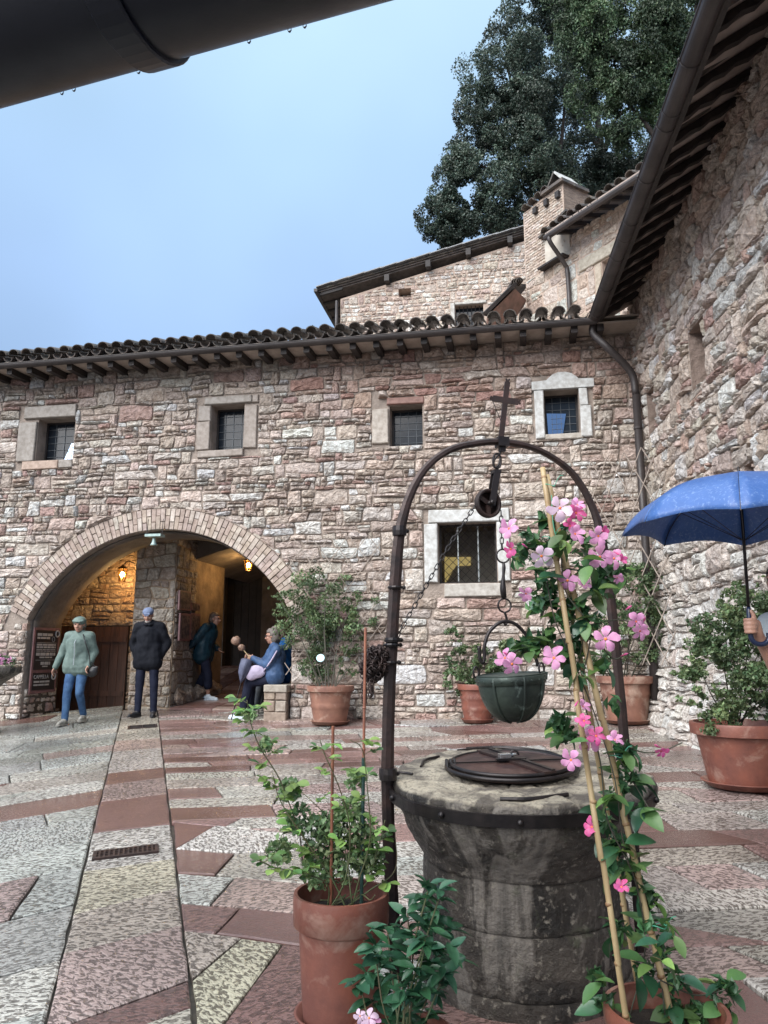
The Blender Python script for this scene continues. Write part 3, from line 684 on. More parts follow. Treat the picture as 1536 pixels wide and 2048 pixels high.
# dressed stones round the windows
G1, G2, G3 = (.60, .53, .48), (1.06, 1.06, 1.06), (.62, .52, .46)
def surround(lst):
    for r_, d, t, *mm in lst: block(MW, r_, d, mm[0] if mm else 'jamb_stone', house, t, rg=rg)
surround([((.07, .41, 4.86, 5.56), .05, G1), ((.16, 1.14, 5.62, 5.83), .055, G1, 'lintel'), ((.20, .88, 4.71, 4.855), .05, (.85, .62, .50), 'sill'), ((.89, 1.14, 4.71, 4.855), .05, G1, 'sill'),
          ((3.36, 3.59, 4.90, 5.38), .05, G3), ((3.38, 3.595, 5.39, 5.655), .045, (.60, .52, .47)), ((4.31, 4.41, 5.67, 5.80), .04, G3), ((4.18, 4.40, 4.90, 5.62), .045, G3), ((3.48, 4.30, 5.67, 5.80), .05, G1, 'lintel'), ((3.40, 4.18, 4.77, 4.885), .055, G3, 'sill'),
          ((6.31, 6.575, 4.86, 5.42), .05, (.86, .75, .66)), ((6.55, 7.14, 5.48, 5.59), .055, (.55, .30, .25), 'lintel'),
          ((8.83, 8.97, 4.80, 5.56), .06, G2), ((9.50, 9.66, 4.80, 5.28), .06, G2), ((9.50, 9.62, 5.285, 5.56), .06, G2),
          ((7.12, 7.325, 2.67, 3.55), .06, G2), ((8.21, 8.39, 2.67, 3.55), .06, G2), ((7.19, 8.40, 3.565, 3.755), .065, G2, 'lintel'), ((7.42, 8.24, 2.45, 2.64), .06, (.86, .80, .74), 'sill')])
# the shaped white lintel of the small window on the right
q = [(8.80, 5.57), (9.72, 5.57), (9.72, 5.70), (9.50, 5.71), (9.46, 5.75), (9.40, 5.80), (9.30, 5.83), (9.20, 5.83), (9.12, 5.80), (9.06, 5.75), (9.02, 5.71), (8.80, 5.70)]
mb = MB(); mb.poly([MW(a, b, -.03) for a, b in q], MW.n * .095); mb.obj('lintel', M['dressed'], house, loc=MW(9.26, 5.65))
block(MW, (8.97, 9.52, 4.78, 4.865), .05, 'sill', house, (.82, .74, .66), rg=rg)
# windows
def window(key, nx, ny, dep=.26, sash=.03):
    x0, x1, y0, y1 = WIN[key]; mb = MB()
    for a, b, c_, d_ in ((x0, x0 + sash, y0, y1), (x1 - sash, x1, y0, y1), (x0 + sash, x1 - sash, y0, y0 + sash), (x0 + sash, x1 - sash, y1 - sash, y1)):
        mb.box(MW((a + b) / 2, (c_ + d_) / 2, -dep), MW.t * (b - a) / 2, Vector((0, 0, (d_ - c_) / 2)), MW.n * .025)
    f = mb.obj('window', M['darkwood'], house, loc=MW((x0 + x1) / 2, (y0 + y1) / 2, -dep))
    mb = MB(); mb.box(MW((x0 + x1) / 2, (y0 + y1) / 2, -dep - .012), MW.t * ((x1 - x0) / 2 - sash), Vector((0, 0, (y1 - y0) / 2 - sash)), MW.n * .004); mb.obj('pane', M['glass'], f)
    for i in range(1, nx): a = x0 + (x1 - x0) * i / nx; mb = MB(); mb.beam(MW(a, y0 + sash, -dep), MW(a, y1 - sash, -dep), .007, .008, MW.n); mb.obj('bar', M['lead'], f)
    for i in range(1, ny): b = y0 + (y1 - y0) * i / ny; mb = MB(); mb.beam(MW(x0 + sash, b, -dep), MW(x1 - sash, b, -dep), .007, .008, MW.n); mb.obj('bar', M['lead'], f)
    return f
f1 = window('w1', 4, 6); window('w2', 4, 6); window('w3', 4, 6); f4 = window('w4', 4, 6)
# flat mirror metal panes added to make the bright patch in two windows
def leaf(fr_, pts, name, d=-.242, lean=.0):
    mb = MB(); mb.poly([MW(a, b, d) for a, b in pts], MW.n * .004); mb.obj(name, M['skymirror'], fr_)
leaf(f1, [(.80, 4.92), (1.08, 4.92), (1.07, 5.22), (.92, 5.22)], 'added_mirror_pane'); leaf(f4, [(9.03, 4.93), (9.25, 4.93), (9.31, 5.26), (9.02, 5.28)], 'added_mirror_pane')
for f_, x0, x1, y0, y1 in ((f1, .80, 1.08, 4.92, 5.22), (f4, 9.03, 9.30, 4.93, 5.27)):
    for i in range(1, 4): a = x0 + (x1 - x0) * i / 4; mb = MB(); mb.beam(MW(a, y0, -.235), MW(a, y1 - .01, -.235), .005, .004, MW.n); mb.obj('bar', M['lead'], f_)
    for i in range(1, 4): a = y0 + (y1 - y0) * i / 4; mb = MB(); mb.beam(MW(x0 + .05, a, -.235), MW(x1 - .04, a, -.235), .005, .004, MW.n); mb.obj('bar', M['lead'], f_)
x0, x1, y0, y1 = WIN['w5']
mb = MB()
for a, b, c_, d_ in ((x0, x0 + .03, y0, y1), (x1 - .03, x1, y0, y1), (x0 + .03, x1 - .03, y0, y0 + .03), (x0 + .03, x1 - .03, y1 - .03, y1)): mb.box(MW((a + b) / 2, (c_ + d_) / 2, -.16), MW.t * (b - a) / 2, Vector((0, 0, (d_ - c_) / 2)), MW.n * .02)
w5 = mb.obj('window', M['darkwood'], house, loc=MW((x0 + x1) / 2, (y0 + y1) / 2, -.16))
for a in (x0 + .28, x0 + .585): mb = MB(); mb.beam(MW(a, y0 + .03, -.15), MW(a, y1 - .03, -.15), .018, .012, MW.n); mb.obj('bar', M['palemetal'], w5)
w_, h_ = x1 - x0, y1 - y0
for sg in (1, -1):                                             # diagonal grille
    for i in range(-7, 9):
        c_ = i * .125; pts = []
        a0_ = max(x0 + .02, x0 + c_); a1_ = min(x1 - .02, x0 + c_ + h_)
        if a1_ - a0_ < .04: continue
        f_ = (lambda s_: y0 + (s_ - x0 - c_)) if sg > 0 else (lambda s_: y1 - (s_ - x0 - c_))
        mb = MB(); mb.tube([MW(a0_, f_(a0_), -.10 - .008 * sg), MW(a1_, f_(a1_), -.10 - .008 * sg)], .005, 5); mb.obj('grille_rod', M['darkiron'], w5)
mb = MB(); mb.box(MW(x0 + w_ / 2, y0 + h_ / 2, -.19), MW.t * (w_ / 2 - .03), Vector((0, 0, h_ / 2 - .03)), MW.n * .003); 
m, nt, p = newmat('clear_window_glass'); p.inputs['Transmission Weight'].default_value = 1; p.inputs['Roughness'].default_value = .02; p.inputs['Base Color'].default_value = (.5, .5, .48, 1); p.inputs['IOR'].default_value = 1.05
mb.obj('pane', m, w5)
mb = MB(); z = Vector((0, 0, 1))
mb.box(MW((x0 + x1) / 2, (y0 + y1) / 2, -.88), MW.t * .8, z * .8, MW.n * .01); mb.obj('room_back_wall', mat('dim_room', (.45, .42, .38), rough=.9), w5)
mb = MB(); mb.poly([MW(x0 - .1, y0 + .10, -.86), MW(x0 + .02, y0 + .10, -.86), MW(x0 + .18, y0 + .36, -.86), MW(x0 + .42, y0 + .36, -.86), MW(x0 + .42, y0 + .50, -.86), MW(x0 + .1, y0 + .50, -.86), MW(x0 - .1, y0 + .54, -.86)], MW.n * .01); mb.obj('lamplight_panel', M['lampglow'], w5)  # glowing panel stands in for lamplight falling on the room wall
# eaves: rafters, soffit, gutter, roof and its tiles
GP, GQ = Vector((-6.49, 11.99, 6.36)), Vector((3.10, 10.235, 6.36))
gd = (GQ - GP).normalized(); GP2 = GP - gd * 1.6
rise = Vector((.181, .9835, .30))
mb = MB(); a = GP2 + Vector((0, 0, .08)) + rise * .08; b = GQ + gd * .62 + Vector((0, 0, .08)) + rise * .08
mb.poly([a, b, b + rise * 4.2, a + rise * 4.2], (0, 0, .03)); mb.obj('roof_deck', M['plank'], house)
nr = 31
mb = MB(); r2_ = Vector((.181, .9835, .06)); a = GP2 + Vector((0, 0, .012)) + r2_ * .05; b = GQ + gd * .62 + Vector((0, 0, .012)) + r2_ * .05; mb.poly([a, b, b + r2_ * .9, a + r2_ * .9], (0, 0, .02)); mb.obj('soffit', M['plank'], house)
for i in range(nr):
    c_ = GP2 + gd * (.25 + i * .372); mb = MB(); c_ = c_ + Vector((0, 0, -.045)); rise2 = Vector((.181, .9835, .06))
    r0 = c_ + rise2 * .06; r1 = c_ + rise2 * .8
    mb.beam(r0, r1, .095, .10); mb.beam(r0 - rise.normalized() * .0 + Vector((0, 0, -.03)), r0 + rise * .1 + Vector((0, 0, -.03)), .07, .05); mb.obj('rafter', M['darkwood'], house, loc=r0)
mb = MB(); R_ = .068
prof = [(R_ * math.cos(t), R_ * math.sin(t)) for t in [math.pi + math.pi * k / 10 for k in range(11)]] + [((R_ - .006) * math.cos(t), (R_ - .006) * math.sin(t)) for t in [2 * math.pi - math.pi * k / 10 for k in range(11)]]
side = Vector((gd.y, -gd.x, 0)); ga = GP2 + Vector((0, 0, .05)); gb_ = GQ + Vector((0, 0, .05))
def gutter_geo(mb, p0, p1, sd, prof):
    n = len(prof); vs = [p + sd * x + Vector((0, 0, z)) for p in (p0, p1) for x, z in prof]
    mb.add(vs, [(i, (i + 1) % n, n + (i + 1) % n, n + i) for i in range(n)] + [tuple(range(n)), tuple(range(2 * n - 1, n - 1, -1))])
gutter_geo(mb, ga, gb_, side, prof); mb.tube([ga + side * (R_ - .004), gb_ + side * (R_ - .004)], .009, 6)
gut = mb.obj('gutter', M['gutter'], house, sm=False)
for i in range(9):
    c_ = ga + gd * (1.2 + i * 1.25); mb = MB(); mb.beam(c_ + side * R_ - gd * .01, c_ - side * (R_ + .05) - gd * .01, .02, .006); mb.obj('bracket', M['gutter'], gut)
def tile_mesh(L_=.42, r0=.098, r1=.078, th=.014, inv=False):
    mb = MB(); n = 9; vs = []
    for r_, y in ((r0, 0), (r1, L_)):
        for rr in (r_, r_ - th):
            for k in range(n):
                t = math.pi * k / (n - 1); vs.append((rr * math.cos(t), y, (-1 if inv else 1) * rr * math.sin(t) * .9))
    A_, B_, C_, D_ = 0, n, 2 * n, 3 * n; fs = []
    for k in range(n - 1):
        fs += [(A_ + k, A_ + k + 1, C_ + k + 1, C_ + k), (B_ + k, D_ + k, D_ + k + 1, B_ + k + 1), (A_ + k, B_ + k, B_ + k + 1, A_ + k + 1), (C_ + k, C_ + k + 1, D_ + k + 1, D_ + k)]
    fs += [(A_, C_, D_, B_), (A_ + n - 1, B_ + n - 1, D_ + n - 1, C_ + n - 1)]
    mb.add(vs, fs); return mb.mesh('roof_tile', M['tile'], sm=False)
TM = tile_mesh(); TMI = tile_mesh(.42, .085, .098, inv=True)
ru = rise.normalized(); rx = gd; rz_ = rx.cross(ru).normalized()
def tiles(parent, org, xdir, up, ncol, nrow, pitch=.235, cov=.33, seed=1, lift=.10, names=('roof_tile', 'pan_tile')):
    r_ = random.Random(seed); zz = xdir.cross(up).normalized()
    if zz.z < 0: zz = -zz
    for i in range(ncol):
        for k in range(nrow):
            c_ = org + xdir * (i * pitch + r_.uniform(-.012, .012)) + up * (k * cov + r_.uniform(-.025, .02)) + zz * (lift + k * .004 + r_.uniform(-.006, .01))
            w_ = r_.uniform(-.06, .06); x = (xdir + up * w_).normalized(); y = (up - xdir * w_ + zz * .05).normalized(); z_ = x.cross(y)
            if z_.z < 0: x = -x; z_ = x.cross(y)
            inst(names[0], TM, basis(x, y, z_, c_), parent)
            if k < 1: inst(names[1], TMI, basis(x, y, z_, c_ + xdir * pitch * .5 - zz * .045), parent)
org = GP2 + Vector((0, 0, .11)) - ru * .04
tiles(house, org, rx, ru, 48, 3)
# weeds sprouting on the roof near the gable building
# ------------------------------------------------------------------ inside the arch
D0, D1, D2 = -1.15, -2.0, -5.4
fl = MB()
def slab_floor(name, s0, s1, d0, d1, z00, z11, m):
    mb = MB(); n = 8
    for i in range(n):
        for k in range(4):
            sa, sb = s0 + (s1 - s0) * k / 4, s0 + (s1 - s0) * (k + 1) / 4; da, db = d0 + (d1 - d0) * i / n, d0 + (d1 - d0) * (i + 1) / n
            za, zb = z00 + (z11 - z00) * i / n, z00 + (z11 - z00) * (i + 1) / n
            t = pick_tint(rg, RED + PINK[:1], None, .12); g_ = .008
            mb = MB(); q = [MW(sa + g_, za, da - g_), MW(sb - g_, za, da - g_), MW(sb - g_, zb, db + g_), MW(sa + g_, zb, db + g_)]
            mb.poly(q, (0, 0, .03), t); mb.obj(name, m, house)
def gzs(s, d): p = MW(s, 0, d); return gz(p.x, p.y)
M['pfloor'] = mat('worn_red_floor', (1, 1, 1), (.6, .55, .5), rough=.28, sc=8, bump=.5, bsc=20, bdist=.01, tint=True, rough2=.5)
slab_floor('floor_slab', 2.62, 5.7, -1.0, -2.9, gzs(4.2, -1.0) - .02, gzs(4.2, -2.9) - .0, M['pfloor']); slab_floor('floor_slab', 2.62, 5.7, -2.9, D2 - .1, gzs(4.2, -2.9), 1.33, M['pfloor']); slab_floor('floor_slab', 1.1, 2.61, -3.4, D2 - .1, gzs(4.2, -2.9) + .09, 1.33, M['pfloor'])
# pillar between the two bays
xa = MW.px(262, 1300, D0)[0]; xb_ = MW.px(345, 1300, D0)[0]
PS0, PS1 = xa, xb_
mb = MB(); q = [MW(PS0, 0, D0), MW(PS1, 0, D0), MW(PS1, 0, -3.32), MW(PS1 - .25, 0, -3.32), MW(PS0, 0, D1)]
mb.poly([Vector((v.x, v.y, .5)) for v in q], (0, 0, 3.2)); pil = mb.obj('pillar', M['plaster2'], house)
ps = rubble(PS0 + .015, PS1 - .015, .55, 3.75, rg, h0=.14, h1=.24, wm_=(1.1, 2.2), gap=.010, big=.05, split=.1)
FP = Frame(MW(0, 0, D0), MW.t)
ps = [clip(clip(p, (PS0 + .012, 0), (1, 0)), (PS1 - .012, 0), (-1, 0)) for p in ps]
lay(FP, [p for p in ps if len(p) > 2 and area(p) > .002], pil, rg, dmin=.02, dmax=.045, pal=[(.40, .36, .31), (.36, .32, .275), (.44, .40, .35), (.34, .285, .24)])
FS = Frame(MW(PS1, 0, D0), -MW.n, flip=-1 if Vector((-MW.n.y, 0, 0)).x < 0 else 1)
if FS.n.dot(MW.t) < 0: FS.n = -FS.n
ps = rubble(.02, .85, .55, 3.7, rg, h0=.14, h1=.24, wm_=(1.0, 2.0), gap=.010, big=.05, split=.1)
ps = [clip(clip(p, (.02, 0), (1, 0)), (.83, 0), (-1, 0)) for p in ps]
lay(FS, [p for p in ps if len(p) > 2 and area(p) > .002], pil, rg, dmin=.015, dmax=.035, pal=[(.36, .31, .26), (.40, .345, .29), (.30, .25, .21)])
# rough boulders at the foot of the spur wall
for i in range(5):
    mb = MB(); c_ = MW(PS1 + .02 + .02 * i, gzs(PS1, D0 - .25 - .28 * i) + .16, D0 - .3 - .34 * i)
    mb.ball(c_, (.13, .24, .17), 9, 6, tint=(.34, .27, .22)); mb.v = [tuple(Vector(v) + noise.noise_vector(Vector(v) * 5) * .09) for v in mb.v]; mb.obj('footing_stone', M['stone'], pil, loc=c_, sm=False)
# left bay: rubble back wall, door
mb = MB(); mb.box(MW((AS0 + PS0) / 2 - .7, 2.2, D1 - .1), MW.t * ((PS0 - AS0) / 2 + .95), z * 1.9, MW.n * .1); mb.obj('bay_back_wall', M['plaster2'], house)
FB = Frame(MW(0, 0, D1), MW.t)
dx0, dx1 = MW.px(105, 1330, D1)[0], MW.px(256, 1330, D1)[0]; dz1 = MW.px(200, 1252, D1)[1]
ps = rubble(-.9, PS0 + .3, .6, 3.9, rg, h0=.09, h1=.19, wm_=(1.0, 2.6), gap=.010)
ps = [cut_rect(p, (dx0, dx1, 0, dz1)) for p in ps]
lay(FB, [p for p in ps if len(p) > 2 and area(p) > .002], house, rg, name='bay_stone', rest='bay_stonework', dmin=.015, dmax=.045, pal=[(.46, .35, .25), (.42, .31, .22), (.50, .40, .30), (.38, .27, .19)], maxn=120)
dz0 = .55
door = None
nb = 9; dm = MB(); dm.box(MW((dx0 + dx1) / 2, (dz0 + dz1) / 2, D1 + .03), MW.t * ((dx1 - dx0) / 2), z * ((dz1 - dz0) / 2), MW.n * .02); door = dm.obj('door', M['darkwood'], house, loc=MW((dx0 + dx1) / 2, 1.2, D1 + .03))
for i in range(nb):
    a = dx0 + (dx1 - dx0) * i / nb; b = dx0 + (dx1 - dx0) * (i + 1) / nb
    mb = MB(); mb.box(MW((a + b) / 2, (dz0 + dz1) / 2, D1 + .065), MW.t * ((b - a) / 2 - .004), z * ((dz1 - dz0) / 2 - .02), MW.n * .012); mb.obj('board', M['doorwood'], door)
for zz in (dz0 + .35, dz1 - .25):
    mb = MB(); mb.box(MW((dx0 + dx1) / 2, zz, D1 + .085), MW.t * ((dx1 - dx0) / 2 - .02), z * .05, MW.n * .01); mb.obj('rail', M['doorwood'], door)
# left side wall of the bay, right side wall, far wall with the dark doorway
mb = MB(); mb.box(MW(AS0 - 1.5, 2.2, (-.9 + D1) / 2), MW.t * .25, z * 1.9, MW.n * ((-.9 - D1) / 2)); mb.obj('bay_side_wall', M['plaster2'], house)
FR1 = MW.px(585, 1250, -1.0)[0]
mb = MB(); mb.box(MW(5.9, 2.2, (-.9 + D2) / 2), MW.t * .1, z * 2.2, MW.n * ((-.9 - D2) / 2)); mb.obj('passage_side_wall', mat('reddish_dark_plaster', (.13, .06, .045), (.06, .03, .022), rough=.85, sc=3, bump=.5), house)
ex0, ex1 = MW.px(447, 1250, D2)[0], MW.px(522, 1250, D2)[0]; ez0 = 1.33; ez1 = MW.px(480, 1153, D2)[1]
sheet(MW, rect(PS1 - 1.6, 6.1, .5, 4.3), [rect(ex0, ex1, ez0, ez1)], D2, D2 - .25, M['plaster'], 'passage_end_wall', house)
mb = MB(); mb.box(MW((ex0 + ex1) / 2, (ez0 + ez1) / 2, D2 - .2), MW.t * ((ex1 - ex0) / 2), z * ((ez1 - ez0) / 2), MW.n * .03); dd = mb.obj('dark_door', mat('black_door', (.010, .009, .012), (.006, .006, .008), rough=.5, bump=0), house)
for i in range(5):
    a = ex0 + (ex1 - ex0) * (i + .5) / 5; mb = MB(); mb.box(MW(a, (ez0 + ez1) / 2, D2 - .165), MW.t * ((ex1 - ex0) / 10 - .005), z * ((ez1 - ez0) / 2 - .03), MW.n * .008); mb.obj('board', M['darkwood'], dd)
# ceiling: low vault over the passage, flat plaster over the front
mb = MB(); n = 16
pts = []
for i in range(n + 1):
    t = math.pi * i / n; pts.append((PS1 - .3 + (6.1 - PS1 + .3) * i / n, 3.25 + .42 * math.sin(t)))
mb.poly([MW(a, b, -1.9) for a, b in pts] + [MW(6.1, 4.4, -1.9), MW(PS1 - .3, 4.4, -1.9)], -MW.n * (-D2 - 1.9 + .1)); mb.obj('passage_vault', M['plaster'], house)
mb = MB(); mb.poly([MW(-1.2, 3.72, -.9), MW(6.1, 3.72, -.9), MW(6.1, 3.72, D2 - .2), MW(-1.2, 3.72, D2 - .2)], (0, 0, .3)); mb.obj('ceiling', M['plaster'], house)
# plastered underside of the arch
mb = MB(); vs = []; n = len(arc)
for s_, z_ in [(AS0, .3)] + arc[::-1] + [(AS1, .3)]:
    v = Vector((s_ - AC[0], max(0, z_ - AC[1]))).normalized() * -.02
    for d in (-.12, -.3, -.5, -.7, -.905): vs.append(MW(s_ + v.x + .012 * noise.noise(Vector((s_, z_, d)) * 3), z_ + v.y, d))
fs = [(i * 5 + k, (i + 1) * 5 + k, (i + 1) * 5 + k + 1, i * 5 + k + 1) for i in range(n + 1) for k in range(4)]
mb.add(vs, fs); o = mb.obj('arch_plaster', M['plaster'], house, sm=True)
so = o.modifiers.new('th', 'SOLIDIFY'); so.thickness = .015; so.offset = 0
# left jamb foot stones facing the opening
FJ = Frame(MW(AS0, 0, 0), -MW.n)
FJ.n = MW.t.copy()
ps = rubble(.06, .88, .5, 1.0, rg, h0=.12, h1=.2, wm_=(1, 2), gap=.01)
lay(FJ, [clip(clip(p, (.06, 0), (1, 0)), (.88, 0), (-1, 0)) for p in ps if len(clip(clip(p, (.06, 0), (1, 0)), (.88, 0), (-1, 0))) > 2], house, rg, name='jamb_foot_stone', rest='jamb_stonework', dmin=.03, dmax=.05)
# stone seat against the right jamb
seat = thing('stone_bench', 'low stone block seat built against the right side of the arch', 'stone bench', MW(4.8, gzs(4.8, .0), -.1))
SS0, SS1 = MW.px(526, 1400, .22)[0], AS1 + .0
SZ = 1.14
mb = MB(); mb.box(MW((SS0 + SS1) / 2 + .01, (SZ + .4) / 2, -.30), MW.t * ((SS1 - SS0) / 2 - .03), z * ((SZ - .4) / 2), MW.n * .46); mb.obj('core', M['mortar'], seat)
FF = Frame(MW(0, 0, .17), MW.t)
zz = .60
for hh in (.17, .17, .12):
    w0 = SS0
    for w1 in ([SS1 - .005] if rg.random() < .6 else [(SS0 + SS1) / 2, SS1 - .005]):
        block(FF, (w0 + .006, w1 - .006, zz + .005, zz + hh - .005), .03, 'block', seat, pick_tint(rg, [(.62, .48, .38), (.72, .62, .52), (.55, .42, .34)]), rg=rg); w0 = w1
    zz += hh
mb = MB(); mb.box(MW((SS0 + SS1) / 2, SZ - .03, -.28), MW.t * ((SS1 - SS0) / 2), z * .055, MW.n * .50, (.72, .64, .55)); o = mb.obj('seat_slab', M['dressed'], seat); bv = o.modifiers.new('b', 'BEVEL'); bv.width = .015; bv.segments = 2
# lanterns
def lantern(c, r, h, label, power, wallv):
    t = thing('wall_lantern', label, 'lantern', c); c = Vector(c); n = 6; mb = MB()
    for k in range(n):
        a = 2 * math.pi * k / n; p0 = c + Vector((r * .62 * math.cos(a), r * .62 * math.sin(a), -h / 2)); p1 = c + Vector((r * math.cos(a), r * math.sin(a), h * .28))
        mb.beam(p0, p1, .012, .012); mb.beam(p0, c + Vector((r * .62 * math.cos(a + 2 * math.pi / n), r * .62 * math.sin(a + 2 * math.pi / n), -h / 2)), .012, .012)
        mb.beam(p1, c + Vector((r * math.cos(a + 2 * math.pi / n), r * math.sin(a + 2 * math.pi / n), h * .28)), .012, .012)
    mb.obj('cage', M['brass'], t)
    mb = MB(); mb.lathe(c + Vector((0, 0, h * .29)), [(r * 1.15, 0), (r * .8, h * .10), (r * .25, h * .2), (.012, h * .26)], 12); mb.obj('cap', M['brass'], t)
    mb = MB(); mb.tube(bez([c + Vector((0, 0, h * .5)), c + Vector((0, 0, h * .75)) + Vector(wallv) * .4, c + Vector((0, 0, h * .62)) + Vector(wallv)]), .012, 6); mb.obj('arm', M['darkiron'], t)
    mb = MB(); mb.ball(c + Vector((0, 0, -.02)), (r * .42, r * .42, r * .55), 12, 8); mb.obj('bulb', M['bulb'], t, sm=True)
    ld = bpy.data.lights.new('lantern_light', 'POINT'); ld.energy = power; ld.color = (1, .60, .27); ld.shadow_soft_size = .07
    lo = bpy.data.objects.new('lantern_light', ld); C.objects.link(lo); lo.location = c - Vector((0, 0, h * .75)); lo.parent = t; lo.matrix_local = Matrix.Translation(Vector((0, 0, -h * .75)))
def mwat(px, py, d): a, b = MW.px(px, py, d); return MW(a, b, d)
lantern(mwat(245, 1147, -1.55), .085, .30, 'glowing hexagonal brass lantern left of the pillar inside the arch', 3.4, (.22, 0, 0))
lantern(mwat(497, 1128, -2.6), .085, .24, 'glowing brass lantern hanging at the right of the passage ceiling', 2.6, (.3, .1, .1))
# small bell on its slate shelf under the crown
bt = thing('doorbell', 'small greenish bronze bell hung from a slate shelf at the arch crown', 'bell', mwat(308, 1085, .12))
c_ = mwat(308, 1082, .14)
mb = MB(); mb.lathe(c_, [(.062, -.07), (.05, -.055), (.034, -.02), (.028, .03), (.02, .055), (.006, .06)], 16); mb.obj('bell', M['bell'], bt, sm=True)
mb = MB(); mb.box(c_ + Vector((0.01, 0, .085)), MW.t * .135, z * .02, MW.n * .08); mb.obj('shelf', M['bell'], bt)
mb = MB()
for s_ in (-.13, .13): mb.tube([c_ + MW.t * s_ + Vector((0, 0, .08)), c_ + MW.t * s_ + Vector((0, 0, .36)) - MW.n * .02], .006, 5)
mb.obj('hanger', M['darkiron'], bt)
# sign board on the left jamb
sg = thing('sign_board', 'dark notice board with pale lettering on the left arch jamb', 'sign', MW(AS0, 1.0, -.4))
def J(d, zz, off=.0): return MW(AS0 + .045 + off, zz, -d)
sd0, sd1, sz0, sz1 = .10, .80, .97, 2.06
mb = MB(); mb.poly([J(sd0, sz0), J(sd1, sz0 + .02), J(sd1, sz1), J(sd0, sz1 - .01)], MW.t * .02); mb.obj('frame', M['signframe'], sg)
for z0_, z1_ in ((1.36, 2.01), (1.03, 1.31)):
    mb = MB(); mb.poly([J(sd0 + .05, z0_, .02), J(sd1 - .05, z0_, .02), J(sd1 - .05, z1_, .02), J(sd0 + .05, z1_, .02)], MW.t * .006); mb.obj('panel', M['signboard'], sg)
def strip(z0_, h, a, b): mb = MB(); mb.poly([J(sd0 + a, z0_, .027), J(sd0 + b, z0_, .027), J(sd0 + b, z0_ + h, .027), J(sd0 + a, z0_ + h, .027)], MW.t * .002); mb.obj('text_line', M['signtext'], sg)
for z0_, h, a, b in ((1.915, .045, .08, .50), (1.865, .035, .08, .42), (1.80, .006, .08, .62), (1.755, .03, .08, .60), (1.715, .03, .08, .60), (1.685, .012, .08, .60), (1.66, .012, .08, .60), (1.59, .05, .08, .60), (1.55, .025, .18, .52), (1.515, .006, .08, .60), (1.44, .05, .22, .48), (1.405, .02, .27, .43), (1.15, .03, .08, .50), (1.10, .026, .08, .50)):
    # broken into word-long dashes
    x_ = a
    while x_ < b - .02:
        l_ = min(rg.uniform(.06, .16), b - x_); 
        if h < .01: l_ = b - x_
        strip(z0_, h, x_, x_ + l_); x_ += l_ + .015
def text(s_, size, org, xd, m, parent, name='lettering', ext=.002):
    cu = bpy.data.curves.new(name, 'FONT'); cu.body = s_; cu.size = size; cu.extrude = ext
    to = bpy.data.objects.new('tmp', cu); C.objects.link(to); dg = bpy.context.evaluated_depsgraph_get(); dg.update()
    me = bpy.data.meshes.new_from_object(to.evaluated_get(dg)); bpy.data.objects.remove(to)
    me.materials.clear(); me.materials.append(m); xd = Vector(xd).normalized(); nn = xd.cross(Vector((0, 0, 1)))
    return inst(name, me, basis(xd, Vector((0, 0, 1)), nn, org), parent)
text('CAPPELLA', .088, J(sd0 + .065, 1.215, .03), -MW.n, M['signtext'], sg)
for zc, dc in ((1.96, .62), (1.245, .60)):
    mb = MB(); mb.tube([J(sd0 + dc + .052 * math.cos(2 * math.pi * k / 16), zc + .052 * math.sin(2 * math.pi * k / 16), .032) for k in range(16)], .012, 5, closed=True); mb.obj('emblem', M['signtext'], sg)
mb = MB(); mb.tube([J(sd0 + .52 + .035 * math.cos(2 * math.pi * k / 14), 1.865 + .042 * math.sin(2 * math.pi * k / 14), .03) for k in range(14)], .004, 4, closed=True); mb.obj('emblem', M['signtext'], sg)
# framed notices on the spur wall
def notice(px0, py0, px1, py1, label, m):
    a = onplane(px0, py0, MW(PS1 + .05, 0, 0), MW.t); b = onplane(px1, py1, MW(PS1 + .05, 0, 0), MW.t)
    t = thing('framed_notice', label, 'notice', (a + b) / 2); z0_, z1_ = b.z, a.z; dA = (a - MW.o).dot(MW.n); dB = (b - MW.o).dot(MW.n)
    q = [MW(PS1 + .05, z0_, dA), MW(PS1 + .05, z0_, dB), MW(PS1 + .05, z1_, dB), MW(PS1 + .05, z1_, dA)]
    mb = MB(); mb.poly(q, MW.t * .03); mb.obj('frame', M['signframe'], t)
    c__ = sum(q, Vector()) / 4; q2 = [c__ + (v - c__) * .84 + MW.t * .03 for v in q]
    mb = MB(); mb.poly(q2, MW.t * .004); mb.obj('sheet', m, t)
nm = mat('printed_notice', (.16, .11, .10), (.035, .03, .035), rough=.4, sc=14, lo=.45, hi=.55, bump=0)
notice(357, 1180, 378, 1222, 'upper framed print on the spur wall right of the pillar', nm)
notice(380, 1205, 397, 1222, 'small framed notice right of the framed print in the passage', nm)
notice(358, 1226, 376, 1282, 'tall reddish notice below the framed print in the passage', nm)
notice(379, 1226, 396, 1280, 'tall reddish notice nearest the passage, beside its twin', nm)
# ------------------------------------------------------------------ building on the right
rg = random.Random(23)
rh = thing('right_building', 'tall rubble stone building on the right with long brown gutter and dark rafters', 'building', (4, 7, .5))
RTOP = 6.98
RWIN = {'a': (2.05, 2.82, 4.72, 5.42), 'b': (.42, .86, 4.66, 5.40)}
q1 = RW.px(1378, 655); q2 = RW.px(1412, 752); q3 = RW.px(1296, 785); q4 = RW.px(1312, 855)
RWIN['a'] = (RW.px(1377, 680)[0], RW.px(1413, 720)[0], RW.px(1412, 752)[1] - .02, RW.px(1395, 643)[1])
RWIN['b'] = (RW.px(1294, 800)[0], RW.px(1314, 820)[0], RW.px(1312, 858)[1], RW.px(1303, 775)[1])
q5 = (RW.px(1488, 930)[0], RW.px(1512, 930)[0], RW.px(1500, 952)[1], RW.px(1500, 925)[1]); RWIN['c'] = q5
